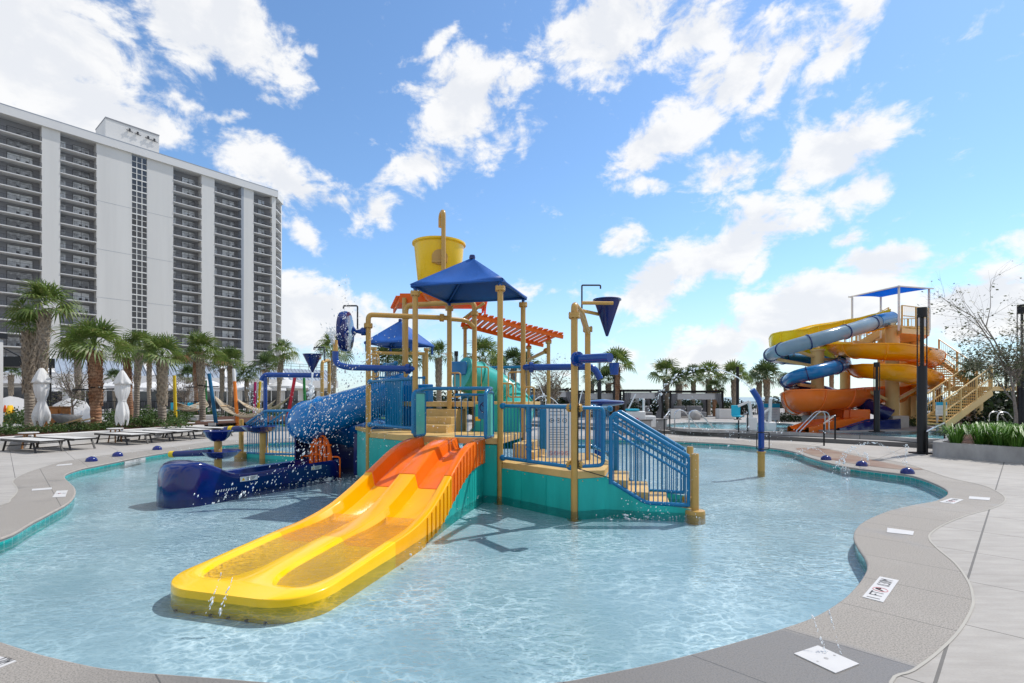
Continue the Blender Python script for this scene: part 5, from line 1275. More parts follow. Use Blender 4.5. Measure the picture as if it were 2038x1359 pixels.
# bracing arms carrying the flumes
for a,b in(((1627,712,27.2),(1560,690,26.4)),((1627,730,27.2),(1530,712,27.5)),((1627,740,27.2),(1580,745,26)),((1627,770,27.2),(1590,765,26)),((1627,715,27.2),(1670,716,28.2)),((1776,800,27),(1830,770,28)),((1776,800,27),(1720,775,27)),((1776,730,27),(1720,735,27)),((1776,705,27),(1840,712,27.5)),((1627,690,27.2),(1580,682,30)),((1627,690,27.2),(1650,684,30)),((1757,690,31.5),(1700,680,29.5)),((1757,670,31.5),(1690,700,30)),((1682,700,31),(1640,690,30))):
    mb=MB(); mb.bar(T(*a),T(*b),.10,.12); tpart(mb,'brace','tan_tower')
# top platform with balustrade
K=[T(1772,656,27.8),T(1795,656,26.0),T(1850,656,27.0),T(1832,650,30.3),T(1782,650,30.6)]
zp=T(1790,655,26.5).z
mb=MB(); mb.prism([(p.x,p.y) for p in K],zp-.22,zp); tpart(mb,'platform','tan_tower',bevel=.02)
def balus(a,b,h=.95,n=7,zb=.08,mt='tan_tower',mesh=True,posts=True):
    a=Vector(a);b=Vector(b); mb=MB()
    for z in(h,h*.55,zb): mb.bar(a+Z*z,b+Z*z,.035,.035)
    L=(b-a).length; k_=max(2,int(L/.9))
    for i in range(k_+1): q=a.lerp(b,i/k_); mb.bar(q,q+Z*h,.05,.05,(1,0,0))
    if mesh:
        for i in range(int(L/.14)): q=a.lerp(b,(i+.5)/int(L/.14)); mb.bar(q+Z*zb,q+Z*h,.012,.012,(1,0,0))
    tpart(mb,'balustrade',mt)
for i in range(1,5):
    a=K[i];b=K[(i+1)%5]; balus(v3(a.x,a.y,zp),v3(b.x,b.y,zp))
# white notice panel on the platform
a=K[1].lerp(K[2],.72); mb=MB(); mb.wall([K[1].lerp(K[2],.55),K[1].lerp(K[2],.88)],zp+.15,zp+.95,.03); tpart(mb,'notice_panel','sign_grey')
# shade sail on four poles
sp4=[T(1696,592,28.6),T(1753,588,29.6),T(1849,574,27.0),T(1789,568,26.2)]
for q in sp4: mb=MB(); mb.cyl((q.x,q.y,zp-.1 if q.x>18.0*KD*1.0 else 3.0),(q.x,q.y,q.z),.045,n=10); tpart(mb,'sail_pole','white_paint')
cs=[T(1689,590,28.8),T(1753,591,29.8),T(1858,573,26.8),T(1789,568,26.0)]
mb=MB(); n=10; vs=[]
for i in range(n+1):
    for j in range(n+1):
        f,g=i/n,j/n; pinch=lambda t: .5+(t-.5)
        p=cs[0]*(1-f)*(1-g)+cs[1]*f*(1-g)+cs[2]*f*g+cs[3]*(1-f)*g
        ctr=(cs[0]+cs[1]+cs[2]+cs[3])/4; e=max(abs(f-.5),abs(g-.5))*2; cc=min(abs(f-.5),abs(g-.5))*2
        p=p.lerp(ctr,.16*e*(1-cc*cc)); vs.append(p-Z*.10*(1-e))
mb.add(vs,[(i*(n+1)+j,i*(n+1)+j+1,(i+1)*(n+1)+j+1,(i+1)*(n+1)+j) for i in range(n) for j in range(n)]); o=tpart(mb,'shade_sail','sail_blue',sharp=None); sd2=o.modifiers.new('cloth','SOLIDIFY'); sd2.thickness=.012
mb=MB(); mb.bar(cs[0],sp4[0]+(sp4[3]-sp4[0])*.0+Z*.0,.05,.05); mb.bar(cs[0]-Z*.03,cs[3]-Z*.03,.045,.045); mb.bar(cs[3]-Z*.03,cs[2]-Z*.03,.045,.045); tpart(mb,'sail_frame','white_paint')
# stairs
def flight(a,b,w_,n,rail=True):
    a=Vector(a);b=Vector(b); t=Vector((b.x-a.x,b.y-a.y,0)); L=t.length; t.normalize(); s=Vector((t.y,-t.x,0)); mb=MB()
    for q in(-w_/2,w_/2): mb.bar(a+s*q-Z*.05,b+s*q-Z*.05,.06,.26)
    o=sub(tpart(mb,'stair_flight','tan_tower'))
    for i in range(n):
        f=(i+.5)/n; p=a.lerp(b,f); m2=MB(); m2.box(p,(L/n*1.05,w_,.05),math.atan2(t.y,t.x)); tpart(m2,'tread','tan_deck',o)
    for q in(-w_/2,w_/2): balus(a+s*q,b+s*q,.95)
la=T(1945,775,25.2); 
flight(T(1848,716,28.6),T(1922,772,26.0),.9,12)
flight(T(1946,778,25.0),T(1852,846,23.5),.9,12)
lm=T(1934,774,25.6); mb=MB(); mb.box((lm.x+.1,lm.y,lm.z),(1.3,1.5,.16),R(20)); tpart(mb,'landing','tan_tower')
c=Vector((lm.x+.1,lm.y,lm.z)); balus(c+v3(.65,-.7,0),c+v3(.65,.7,0)); balus(c+v3(.65,-.7,.0),c+v3(2.9,-.3,.0)); mb=MB(); mb.box((c.x+1.8,c.y+.2,c.z),(2.4,1.3,.14),0); tpart(mb,'landing','tan_tower')
flight(T(1700,690,31.5),T(1762,652,31.0),.8,9)
mb=MB(); q=T(1700,688,31.5); mb.box(q,(1.6,1.0,.12),0); tpart(mb,'landing','tan_tower'); balus(q+v3(-.8,-.5,.05),q+v3(.7,-.5,.05),.8)
# ------------------------------------------------------------------ left deck: seat walls and blocks
def wallthing(name,label,pts,z0,z1,th,cat='low wall',mt='concrete_wall',group=None,bev=.015):
    mb=MB(); mb.wall(pts,z0,z1,th); o=mb.build(name,M[mt],None,origin=(pts[0][0],pts[0][1],0),bevel=bev); return tag(o,label,cat,group)
wallthing('seat_wall','long low white concrete seat wall running behind the row of loungers',catmull([(-17.4,10,0),(-16.4,12.2,0),(-15.62,15.2,0),(-14.6,18.8,0),(-13.56,22.4,0)],5),-.05,.385,.30)
wallthing('seat_wall','stepped pale concrete wall block with a small recessed light, left one by the blue pole',[G(352,851),G(427,848)],0,.62,.35)
wallthing('seat_wall','lower pale concrete wall block in front of the lawn, middle of the stepped walls',[G(402,853),G(462,850)],0,.40,.35)
wallthing('seat_wall','lowest pale concrete wall slab ending at the tan newel post',[G(434,858),G(500,856)],0,.22,.45)
for px,py,d in((398,833,21.3),(434,843,20.7)):
    mb=MB(); q=P(px,py,d); mb.box((q.x,q.y-.42,q.z),(.28,.03,.11),R(3)); tag(mb.build('wall_light',M['planter_concrete'],None,origin=(q.x,q.y-.42,q.z)),'small recessed light plate in the '+('higher' if px<400 else 'middle')+' pale stepped wall','wall light')
mb=MB(); q=G(377,847); mb.box((q.x,q.y,.16),(.62,.55,.34),R(-20)); tag(mb.build('concrete_cube',M['concrete_wall'],None,origin=q,bevel=.012),'small white concrete cube beside the rounded shrub above the loungers','concrete block')
# ---- loungers
def lounger():
    t=thing('sun_lounger','x','sun lounger',(0,0,0),local=True)
    mb=MB(); 
    for y in(-.31,.31): mb.bar((-1.0,y,.325),(1.0,y,.325),.04,.065)
    for x in(-1.0,-.25,1.0): mb.bar((x,-.31,.325),(x,.31,.325),.035,.04)
    mb.build('frame',M['lounger_frame'],t)
    mb=MB(); mb.box((.38,0,.35),(1.25,.58,.012)); mb.build('seat',M['lounger_mesh'],t,bevel=.004)
    mb=MB(); mb.box((-.63,0,.352),(.72,.58,.012)); mb.build('backrest',M['lounger_mesh'],t,bevel=.004)
    for x,dx in((-.72,-.14),(.72,.16)):
        for y in(-.31,.31):
            mb=MB(); mb.bar((x,y,.31),(x+dx,y*1.04,0),.045,.03,(1,0,0)); mb.build('leg',M['lounger_frame'],t)
        mb=MB(); mb.bar((x+dx*.5,-.31,.15),(x+dx*.5,.31,.15),.025,.025); mb.build('stretcher',M['lounger_frame'],t)
    return t
ls=[(97,900,'flat mesh sun lounger cut by the left picture edge, nearest of the row'),(162,894.5,'flat mesh sun lounger just beyond the nearest one, its side table behind it'),(274,884.5,'flat mesh sun lounger in front of the second folded umbrella'),(319,880,'flat mesh sun lounger just behind the one at the second umbrella'),(364,876.5,'flat mesh sun lounger in the middle of the far group of five'),(403,872.5,'flat mesh sun lounger next to last before the concrete wall blocks'),(446,868.5,'flat mesh sun lounger farthest along the row, beside the white wall slab')]
L0=lounger(); ldir=Vector((.92,-.39,0))
for i,(px,py,lb) in enumerate(ls):
    q=G(px,py)-ldir*.84; rz=math.atan2(ldir.y,ldir.x)+R([0,1.5,-1,1,-2,0,1][i])
    if i==0: L0.location=q; L0.rotation_euler=(0,0,rz); L0['label']=lb; L0['group']='sun loungers along the pool deck'
    else: dup(L0,q,rz,lb,'sun loungers along the pool deck')
def sidetable():
    t=thing('side_table','x','side table',(0,0,0),local=True)
    mb=MB(); mb.lathe([(.0,.47),(.24,.47),(.25,.485),(.24,.50),(.0,.50)],(0,0,0),26); mb.build('tabletop',M['lounger_mesh'],t)
    for a in(.5,2.6,4.7): mb=MB(); mb.bar((math.cos(a)*.13,math.sin(a)*.13,.47),(math.cos(a)*.22,math.sin(a)*.22,0),.04,.04,(1,0,0)); mb.build('leg',M['teak'],t)
    return t
T0=sidetable()
for i,(px,py,lb) in enumerate(((57,892,'round grey side table with teak legs between the two nearest loungers'),(229,880,'round grey side table with teak legs at the second folded umbrella'),(375,864,'round grey side table with teak legs among the far loungers'))):
    q=G(px,py); t=T0 if i==0 else dup(T0,q,.7*i); t.location=q; t['label']=lb; t['group']='teak side tables'
def folded_umbrella(loc,s,label,seed):
    t=thing('folded_umbrella',label,'umbrella',loc,0,'folded white umbrellas',local=True)
    mb=MB(); mb.cyl((0,0,0),(0,0,2.62*s),.028,n=10); mb.build('pole',M['teak_pole'],t)
    rng=random.Random(seed); prof=[(2.60,.015),(2.57,.055),(2.46,.115),(2.30,.18),(2.16,.225),(2.07,.25),(2.065,.19),(2.0,.20),(1.86,.205),(1.75,.195),(1.62,.17),(1.52,.135),(1.46,.12),(1.40,.125),(1.26,.165),(1.10,.205),(1.0,.22),(.9,.225),(.80,.205),(.66,.16)]
    n=72; vs=[]; ph=[rng.uniform(0,6.28) for _ in range(3)]
    for z,r in prof:
        for j in range(n):
            a=2*math.pi*j/n; amp=.20 if z<1.35 else (.05 if z>2.07 else .11)
            rr=r*(1+amp*.55*math.sin(7*a+ph[0]+z*1.5)+amp*.35*math.sin(4*a+ph[1]+z*2.5)+amp*.35*math.sin(11*a+ph[2]-z*3)+.12*math.sin(2*a+ph[2]+z*3))
            zz=z+(-.30*max(0,1.05-z)*math.sin(4*a+ph[1]) if z<1.05 else (-.05*math.sin(6*a) if 2.07<z<2.2 else 0))
            vs.append((rr*math.cos(a)*s,rr*math.sin(a)*s,zz*s))
    mb=MB(); mb.add(vs,[(i*n+j,i*n+(j+1)%n,(i+1)*n+(j+1)%n,(i+1)*n+j) for i in range(len(prof)-1) for j in range(n)]); mb.build('canopy',M['umbrella_cloth'],t,sharp=None)
    mb=MB(); mb.tube([(.118*s*math.cos(a*math.pi/8),.118*s*math.sin(a*math.pi/8),1.46*s) for a in range(17)],.014,6,False); mb.build('tie_strap',M['umbrella_cloth'],t)
    mb=MB(); mb.lathe([(.0,.05),(.22,.05),(.24,.03),(.24,0)],(0,0,0),20); mb.build('base',M['dark_rail'],t)
q=G(83,881); folded_umbrella(q,1.01,'folded white umbrella on a teak pole, left one in front of the twin palms',1)
q=G(243,876); folded_umbrella(q,1.0,'folded white umbrella on a teak pole, right one near the middle loungers',2)
# ---- garden clutter at left
ZB=.366
cab=thing('wooden_cabinet','brown wooden service cabinet standing behind the left folded umbrella','cabinet',(-16.9,19.3,ZB))
q=P(113,842,19.3); bx=q.x
mb=MB(); mb.box((bx,19.3,ZB+.42),(.62,.55,.84),R(8)); mb.build('body',M['cabinet_wood'],cab,bevel=.01)
mb=MB(); mb.box((bx,19.3,ZB+.86),(.70,.62,.04),R(8)); mb.build('top',M['teak'],cab,bevel=.006)
for s in(-.15,.15): mb=MB(); mb.box((bx+s,19.0,ZB+.42),(.28,.03,.72),R(8)); mb.build('door',M['cabinet_wood'],cab,bevel=.008)
wb=thing('wheelbarrow','grey metal wheelbarrow with wooden handles parked on the garden path','wheelbarrow',(-16.0,18.6,ZB)); c=Vector((P(134,840,18.6).x,18.6,ZB))
mb=MB(); tp=[(-.42,-.28),(.34,-.26),(.34,.26),(-.42,.28)]; bt=[(-.20,-.16),(.16,-.15),(.16,.15),(-.20,.16)]
mb.add([c+v3(x,y,.62-.06*(x>0)) for x,y in tp]+[c+v3(x,y,.30) for x,y in bt],[(0,1,5,4),(1,2,6,5),(2,3,7,6),(3,0,4,7),(4,5,6,7)]); o=mb.build('tray',M['barrow_grey'],wb); so2=o.modifiers.new('t','SOLIDIFY'); so2.thickness=.015
mb=MB(); mb.lathe([(.05,-.04),(.15,-.05),(.17,-.02),(.17,.02),(.15,.05),(.05,.04)],c+v3(-.36,0,.17),18,axis=(0,1,0)); mb.build('wheel',M['rubber'],wb)
for y in(-.22,.22):
    mb=MB(); mb.bar(c+v3(-.40,y*.3,.18),c+v3(.75,y*1.2,.46),.04,.05); mb.build('handle',M['handle_wood'],wb)
    mb=MB(); mb.bar(c+v3(.18,y,.30),c+v3(.24,y,0),.03,.03,(1,0,0)); mb.build('leg',M['barrow_grey'],wb)
cn_=thing('traffic_cone','orange traffic cone with white band behind the left kiosk corner','traffic cone',(0,0,0)); c=P(10,806,24); c.z=.36
cn_.location=c; WL[cn_.name]=c.copy()
mb=MB(); mb.box(c+Z*.02,(.4,.4,.04)); mb.build('base',M['cone_orange'],cn_); mb=MB(); mb.lathe([(.16,.04),(.03,.85),(.0,.86)],c,16); mb.build('cone',M['cone_orange'],cn_); mb=MB(); mb.lathe([(.118,.32),(.085,.52)],c,16); mb.build('band',M['white_paint'],cn_)
ys=thing('wet_floor_sign','yellow folding caution sign standing by the traffic cone','floor sign',(0,0,0)); c=P(20,800,24); c.z=.36; ys.location=c; WL[ys.name]=c.copy()
for s in(-1,1):
    mb=MB(); mb.add([c+v3(-.16,s*.2,0),c+v3(.16,s*.2,0),c+v3(.12,0,.85),c+v3(-.12,0,.85)],[(0,1,2,3)]); o=mb.build('panel',M['sign_yellow'],ys); t_=o.modifiers.new('t','SOLIDIFY'); t_.thickness=.015
# ---- open parasols on the terrace, two tipped over on the grass
def parasol():
    t=thing('open_parasol','x','parasol',(0,0,0),local=True); mb=MB(); n=8; vs=[(0,0,2.75)]
    for rr,zz in((.55,2.58),(1.1,2.36),(1.6,2.16),(1.62,2.02)):
        for j in range(n*2):
            a=math.pi*j/n; k_=1.0 if j%2==0 else .955; vs.append((rr*k_*math.cos(a),rr*k_*math.sin(a),zz-(0 if j%2==0 else -.015)))
    fs=[(0,1+j,1+(j+1)%16) for j in range(16)]+[(1+i*16+j,17+i*16+j,17+i*16+(j+1)%16,1+i*16+(j+1)%16) for i in range(3) for j in range(16)]
    mb.add(vs,fs); o=mb.build('canopy',M['parasol_cloth'],t,sharp=20); mb=MB(); mb.cyl((0,0,0),(0,0,2.75),.035,n=8); mb.build('pole',M['dark_rail'],t)
    mb=MB(); mb.box((0,0,.04),(.7,.7,.08)); mb.build('base',M['dark_rail'],t)
    mb=MB()
    for j in range(8): a=math.pi*j/4; mb.bar((0,0,2.25),(1.55*math.cos(a),1.55*math.sin(a),2.14),.02,.03)
    mb.build('ribs',M['dark_rail'],t)
    return t
U0=parasol(); first=True; GZ=.25
for i in range(18):
    row=i%2; px=105+i*27+(7 if row else 0); d=(40 if row else 46)+((i*5)%3)
    x=(px-CX)/F*d; lab='open white parasol shading the restaurant terrace below the hotel'
    if first: t=U0; first=False
    else: t=dup(U0,(0,0,0))
    t.location=(x,d,GZ); t.rotation_euler=(0,0,i*.4); t['label']=lab; t['group']='white parasols on the terrace'; s=.92+.1*((i*7)%3)/2; t.scale=(s,s,s)
for px,d,rx,lb in((150,27,R(68),'white parasol tipped on its side on the grass behind the wheelbarrow'),(25,27,R(60),'white parasol tipped on its side behind the traffic cone')):
    t=dup(U0,((px-CX)/F*d,d+.5,1.0),0,lb,'tipped parasols'); t.rotation_euler=(rx,R(35),0); t.scale=(.62,.62,.62); t.location.z=.2
# terrace railing and furniture
for j,(x0,x1,y) in enumerate(((-32,-20,35.8),(-20,-8,36.5))):
    rt=thing('terrace_railing','dark metal railing along the terrace edge '+('behind the twin palms' if j==0 else 'behind the hammocks'),'railing',((x0+x1)/2,y,GZ))
    mb=MB()
    for z in(.12,1.05): mb.bar((x0,y,GZ+z),(x1,y,GZ+z),.045,.045)
    mb.build('rail',M['black_metal'],rt); mb=MB()
    for i in range(int((x1-x0)/.16)): x=x0+i*.16; mb.bar((x,y,GZ+.1),(x,y,GZ+1.05),.018,.018,(1,0,0))
    mb.build('bars',M['black_metal'],rt)
    for i in range(5): x=x0+(x1-x0)*i/4; mb=MB(); mb.bar((x,y,GZ),(x,y,GZ+1.1),.07,.07,(1,0,0)); mb.build('railing_post',M['black_metal'],rt)
def chair(mt):
    t=thing('terrace_chair','x','chair',(0,0,0),local=True)
    mb=MB(); mb.box((0,0,.45),(.5,.5,.05)); mb.build('seat',M[mt],t); mb=MB(); mb.box((0,.25,.72),(.5,.05,.5)); mb.build('backrest',M[mt],t)
    for x in(-.22,.22):
        for y in(-.22,.22): mb=MB(); mb.bar((x,y,0),(x,y,.45),.03,.03,(1,0,0)); mb.build('leg',M['dark_rail'],t)
    return t
ch0=chair('cyan_cloth'); ch1=chair('dark_rail')
for i,(px,d) in enumerate(((352,35.2),(362,35),(372,35.3),(391,35.1),(397,34.9))):
    t=ch0 if i==0 else dup(ch0,(0,0,0)); t.location=((px-CX)/F*d,d,GZ); t.rotation_euler=(0,0,2.6+i); t['label']='bright cyan chair on the terrace behind the yellow hammock pole'; t['group']='cyan terrace chairs'
for i in range(26):
    d=37.5+((i*31)%7); px=110+i*19; t=ch1 if i==0 else dup(ch1,(0,0,0)); t.location=((px-CX)/F*d,d,GZ); t.rotation_euler=(0,0,i*1.3); t['label']='dark chair under the white terrace parasols'; t['group']='dark terrace chairs'
# ---- leaning hammock poles and rope hammocks
def pole(b,t_,r,mt,label,tip=None):
    b=Vector(b);t_=Vector(t_); rt=thing('hammock_pole',label,'pole',b,0,'coloured hammock poles'); mb=MB(); m_=b.lerp(t_,.78) if tip else t_
    mb.tube([b,m_],[r,r*.9],12); mb.build('pole',M[mt],rt)
    if tip: mb=MB(); mb.tube([m_,t_],[r*.9,r*.8],12); mb.build('tip',M[tip],rt)
    return t_
def pz(px,py,d,z): v=P(px,py,d); return Vector((v.x,d,z))
LZ=.2
pole(pz(350,0,24.5,LZ),P(347,747,24.5),.075,'post_yellow','bright yellow upright hammock pole right of the boot-covered palm')
blu=pole(pz(431,0,24.3,LZ),P(416,743,24.0),.085,'post_blue','dark blue leaning hammock pole with the rope hammock tied to it')
ora=pole(pz(473,0,24.6,LZ),P(465,734,24.8),.085,'post_orange','orange hammock pole with a white tip','white_paint')
pole(pz(505,0,30,LZ),P(508,760,30),.08,'magenta_paint','magenta upright hammock pole behind the hammocks')
pole(pz(512,0,31,LZ),P(518,759,31),.08,'post_yellow','pale yellow hammock pole beside the magenta one')
pole(pz(410,0,33,LZ),P(409.5,757,33),.08,'green_paint','green hammock pole partly hidden by the smooth-trunked palm')
redp=pole(pz(570,0,25.5,LZ),P(587,750,25.5),.085,'red_paint','crimson leaning hammock pole left of the tube slide')
pole(pz(608,0,29,LZ),P(605,752,29),.08,'green_paint','green hammock pole behind the spray over the tube slide')
def hammock(a,b,sag,wid,label):
    a=Vector(a);b=Vector(b); rt=thing('rope_hammock',label,'hammock',(a+b)/2-Z*sag,0,'rope hammocks'); t=(b-a); s=Vector((-t.y,t.x,0)).normalized()
    mb=MB(); n=26;m_=11; q=lambda f,g:(a.lerp(b,f)-Z*sag*4*f*(1-f)+s*wid*(g-.5)*min(1,math.sin(math.pi*f)*1.5)-Z*.12*math.sin(math.pi*f)*(1-(2*g-1)**2))
    for j in range(m_+1): mb.tube([q(i/n,j/m_) for i in range(n+1)],.016,4,False)
    for i in range(3,n-2): mb.tube([q(i/n,j/6) for j in range(7)],.015,4,False)
    mb.build('net',M['rope_net'],rt)
    for f in(.16,.84): mb=MB(); mb.tube([q(f,0),q(f,1)],.025,8); mb.build('spreader_bar',M['handle_wood'],rt)
hammock(P(427,788,24.1),P(548,796,24.6),.80,1.5,'cream rope hammock slung from the dark blue pole')
hammock(P(470,792,24.8),P(578,788,25.5),.62,1.2,'cream rope hammock slung between the orange and crimson poles')
hammock(P(349,800,24.5),P(409,795,31),.45,.9,'dark rope hammock in the shade behind the yellow pole')
# ---- pool accessories
def dome(px,py,r,label):
    q=G(px,py); t=thing('water_jet_dome',label,'water jet',q,0,'navy jet domes on the coping')
    mb=MB(); mb.lathe([(r*1.02,0),(r,.02)]+[(r*math.cos(a*math.pi/16),.02+r*.82*math.sin(a*math.pi/16)) for a in range(0,9)],q,26); mb.build('shell',M['dome_navy'],t)
    mb=MB(); mb.lathe([(.02,0),(.022,.012),(.012,.014)],q+Z*(.015+r*.82),10); mb.build('nozzle',M['steel'],t); return q
D=[dome(182,918,.125,'navy jet dome nearest the loungers on the left coping'),dome(234,908,.125,'navy jet dome beside the white depth tile on the left'),dome(313,895,.125,'navy jet dome farthest along the left coping'),
   dome(1644,915,.12,'navy jet dome on the rusty wet patch at the right'),dome(1715,927,.12,'navy jet dome between the two others on the right coping'),dome(1806,942,.125,'navy jet dome nearest the viewer on the right coping')]
def ground_quad(name,pts,z,mt,label,cat,group=None,th=.008):
    p=[G(*q) for q in pts]; c=sum(p,Vector())/4; t=thing(name,label,cat,c,0,group); mb=MB(); mb.prism([(q.x,q.y) for q in p],.0005,z); mb.build('plate',M[mt],t,bevel=.002); return t,p,c
def lid(pts,label,holes=True):
    t,p,c=ground_quad('skimmer_lid',pts,.006,'lid_white',label,'skimmer lid','white skimmer lids in the coping')
    if holes:
        for f in((.5,.5),(.15,.5),(.85,.5)):
            q=p[0].lerp(p[3],f[1]).lerp(p[1].lerp(p[2],f[1]),f[0]); mb=MB(); r=.013 if f[0]==.5 else .007; mb.lathe([(.0,.0072),(r,.0072),(r,.003)],q,12); mb.build('screw',M['planter_concrete'],t)
lid([(1663,1341),(1710,1322.5),(1628,1286),(1580,1302)],'big white skimmer lid in the wet coping at bottom right')
lid([(1765,1060),(1817,1065.5),(1819,1058),(1766,1051)],'white skimmer lid at the inward bulge of the right coping',False)
lid([(1928,993),(1969,996),(1971,991),(1929,988)],'white skimmer lid at the outer tip of the right coping',False)
lid([(63,977),(103,974),(103,970.5),(64,973.5)],'white skimmer lid on the shaded left coping',False)
lid([(111,927.5),(143,925),(144,922.5),(115,925)],'thin white skimmer lid on the far left coping',False)
def marker(pts,label,txt=True,sq=1.,sz=.125):
    t,p,c=ground_quad('depth_marker',pts,.005,'lid_white',label,'depth marker','depth markers in the coping')
    ax=(p[1]-p[0]).normalized(); ay=(p[3]-p[0]); ay=(ay-ax*ay.dot(ax)).normalized(); L=(p[1]-p[0]).length; H=(p[3]-p[0]).length
    mb=MB(); o=(p[0]+p[2])/2+Z*.0062
    lettering(mb,'1 FT',sz*1.05,o-ax*L*.31,ax,ay,0,L*1.35); lettering(mb,'0.30M',sz*1.05,o+ax*L*.27,ax,ay,0,L*.98)
    r=L*.075; cc=o-ax*L*.065; mb.tube([cc+(ax*math.cos(k*math.pi/10)+ay*math.sin(k*math.pi/10))*r for k in range(21)],.003,4,False,m=1); mb.tube([cc-(ax+ay)*r*.7,cc+(ax+ay)*r*.7],.003,4,m=1)
    mb.tube([cc-ax*r*.5-ay*.02,cc+ax*r*.1+ay*.03,cc+ax*r*.55],.006,4,m=0)
    mb.build('lettering',[M['marker_ink'],M['marker_red']],t,sharp=None)
marker([(1758,1199.5),(1789,1155.5),(1751,1148),(1716,1188.5)][::1],'white 1 FT depth marker with no diving sign on the right coping',sz=.12)
marker([(1898,1003),(1918,994.5),(1893,991.5),(1869,999.5)],'white depth marker at the far right tip of the pool',sz=.10)
marker([(104,990),(130,989),(135,976),(113,977)],'white depth marker on the left coping beside the water',sz=.10)
marker([(-60,1345),(0,1329),(32,1316),(-28,1298)][:4] if False else [(-62,1312),(0,1330),(33,1316.5),(-26,1300)],'white depth marker cut by the bottom left corner',sz=.12)
# upright tile markers on the pool wall
def tilemark(px0,py0,px1,py1,txt,label):
    a=G(px0,py0);b=G(px1,py1); ax=(b-a).normalized(); nrm=Vector((ax.y,-ax.x,0)); c=(a+b)/2+nrm*.0; L=(b-a).length
    t=thing('tile_marker',label,'depth tile',c,0,'depth tiles on the pool wall'); mb=MB(); o=nrm*.022
    V0=[a+o-Z*.037,b+o-Z*.037,b+o-Z*.15,a+o-Z*.15]; V1=[q-nrm*.03 for q in V0]
    mb.add(V0+V1,[(3,2,1,0),(4,5,6,7),(0,1,5,4),(1,2,6,5),(2,3,7,6),(3,0,4,7)]); mb.build('tile',M['lid_white'],t)
    mb=MB(); lettering(mb,txt,.052,(a+b)/2+nrm*.0235-Z*.060,ax,Z,0,1.6); mb.build('lettering',M['marker_ink'],t,sharp=None)
tilemark(247,916,288,908,'1 FT    0.30M','white depth tile with black lettering on the left pool wall')
tilemark(1674,928,1692,930.5,'0 FT','pale depth tile reading 0 FT on the right pool wall')
# ---- navy tipping spoons on tan posts
def bowl(mb,c,r,h,s=1.): mb.lathe([(.0,-h),(r*.45,-h*.9),(r*.8,-h*.5),(r,-.01),(r*1.05,0),(r*1.0,.015),(r*.92,-.02),(r*.7,-h*.45),(.0,-h*.75)],c,24)
q=G(434,929,WZ); sp1=thing('tipping_spoon','navy tipping bowl over a long spoon on a short tan post beside the trough','water spoon',(q.x,q.y,ZF))
mb=MB(); mb.cyl((q.x,q.y,ZF),(q.x,q.y,.62),.085,n=16); mb.build('post',M['tan_paint'],sp1)
mb=MB(); bowl(mb,(q.x+.08,q.y,.42-.12),.42,.20); b_=sub(mb.build('spoon_bowl',M['navy_gloss'],sp1))
mb=MB(); mb.tube([(q.x-.2,q.y,.26),(q.x-1.08,q.y+.05,.22)],[.085,.075],12); mb.build('spoon_arm',M['navy_gloss'],sp1)
mb=MB(); mb.cyl((q.x-1.08,q.y+.05,.22),(q.x-1.19,q.y+.06,.215),.08,n=12); mb.build('weight',M['post_yellow'],sp1)
mb=MB(); bowl(mb,(q.x,q.y,.78),.31,.26); mb.build('bowl',M['navy_gloss'],sp1)
q=G(525,912,WZ); sp2=thing('tipping_spoon','navy long-armed spoon on a thick tan post in front of the rear stair rails','water spoon',(q.x,q.y,ZF))
mb=MB(); mb.cyl((q.x,q.y,ZF),(q.x,q.y,.68),.11,n=16); mb.build('post',M['tan_paint'],sp2)
mb=MB(); bowl(mb,(q.x-.08,q.y,.80),.50,.20); mb.build('spoon_bowl',M['navy_gloss'],sp2)
mb=MB(); mb.tube([(q.x-.4,q.y,.74),(q.x-1.1,q.y+.05,.70)],[.09,.075],12); mb.build('spoon_arm',M['navy_gloss'],sp2)
mb=MB(); mb.cyl((q.x-.86,q.y+.04,.715),(q.x-.97,q.y+.05,.71),.095,n=12); mb.build('weight',M['post_yellow'],sp2)
# ---- rear spray tower: arch pipe, double tan post, cone bucket
d=15.3; sx_=thing('rear_spray_tower','tan double post with navy cone bucket and navy spray arch behind the tube slide','spray tower',(P(648,0,d).x,d,ZF))
def q3(px,py,dd=d): return P(px,py,dd)
mb=MB(); mb.tube(fillet([v3(q3(641,0).x,d,ZF),q3(641,720),q3(655,716,d+.5),v3(q3(655,0,d+.5).x,d+.5,ZF)],.12),.05,14); mb.build('support_post',M['tan_paint'],sx_)
mb=MB(); mb.tube(fillet([q3(637,747),q3(528,746),q3(523,752),q3(521,757)],.12),.075,12); mb.build('spray_arch',M['pipe_navy'],sx_)
mb=MB(); mb.tube([q3(528,748),v3(q3(528,0).x,d,ZF)],.055,12); mb.build('arch_post',M['pipe_navy'],sx_)
mb=MB(); kx=q3(622,0).x; zt=q3(0,706).z; zb=q3(0,741).z; mb.lathe([(.0,zb),(.02,zb),(.27,zt),(.285,zt+.02),(.26,zt+.015),(.01,zb+.05)],(kx,d,0),26); mb.build('cone_bucket',M['navy_gloss'],sx_)
mb=MB(); mb.tube([q3(639,713),q3(614,714)],.03,8); mb.build('bucket_arm',M['tan_paint'],sx_)
mb=MB(); mb.tube(fillet([q3(646,718),q3(646,691),q3(625,691),q3(625,696)],.03),.02,8); mb.build('feed_pipe',M['dark_rail'],sx_)
for k_ in(603.5,608): pass
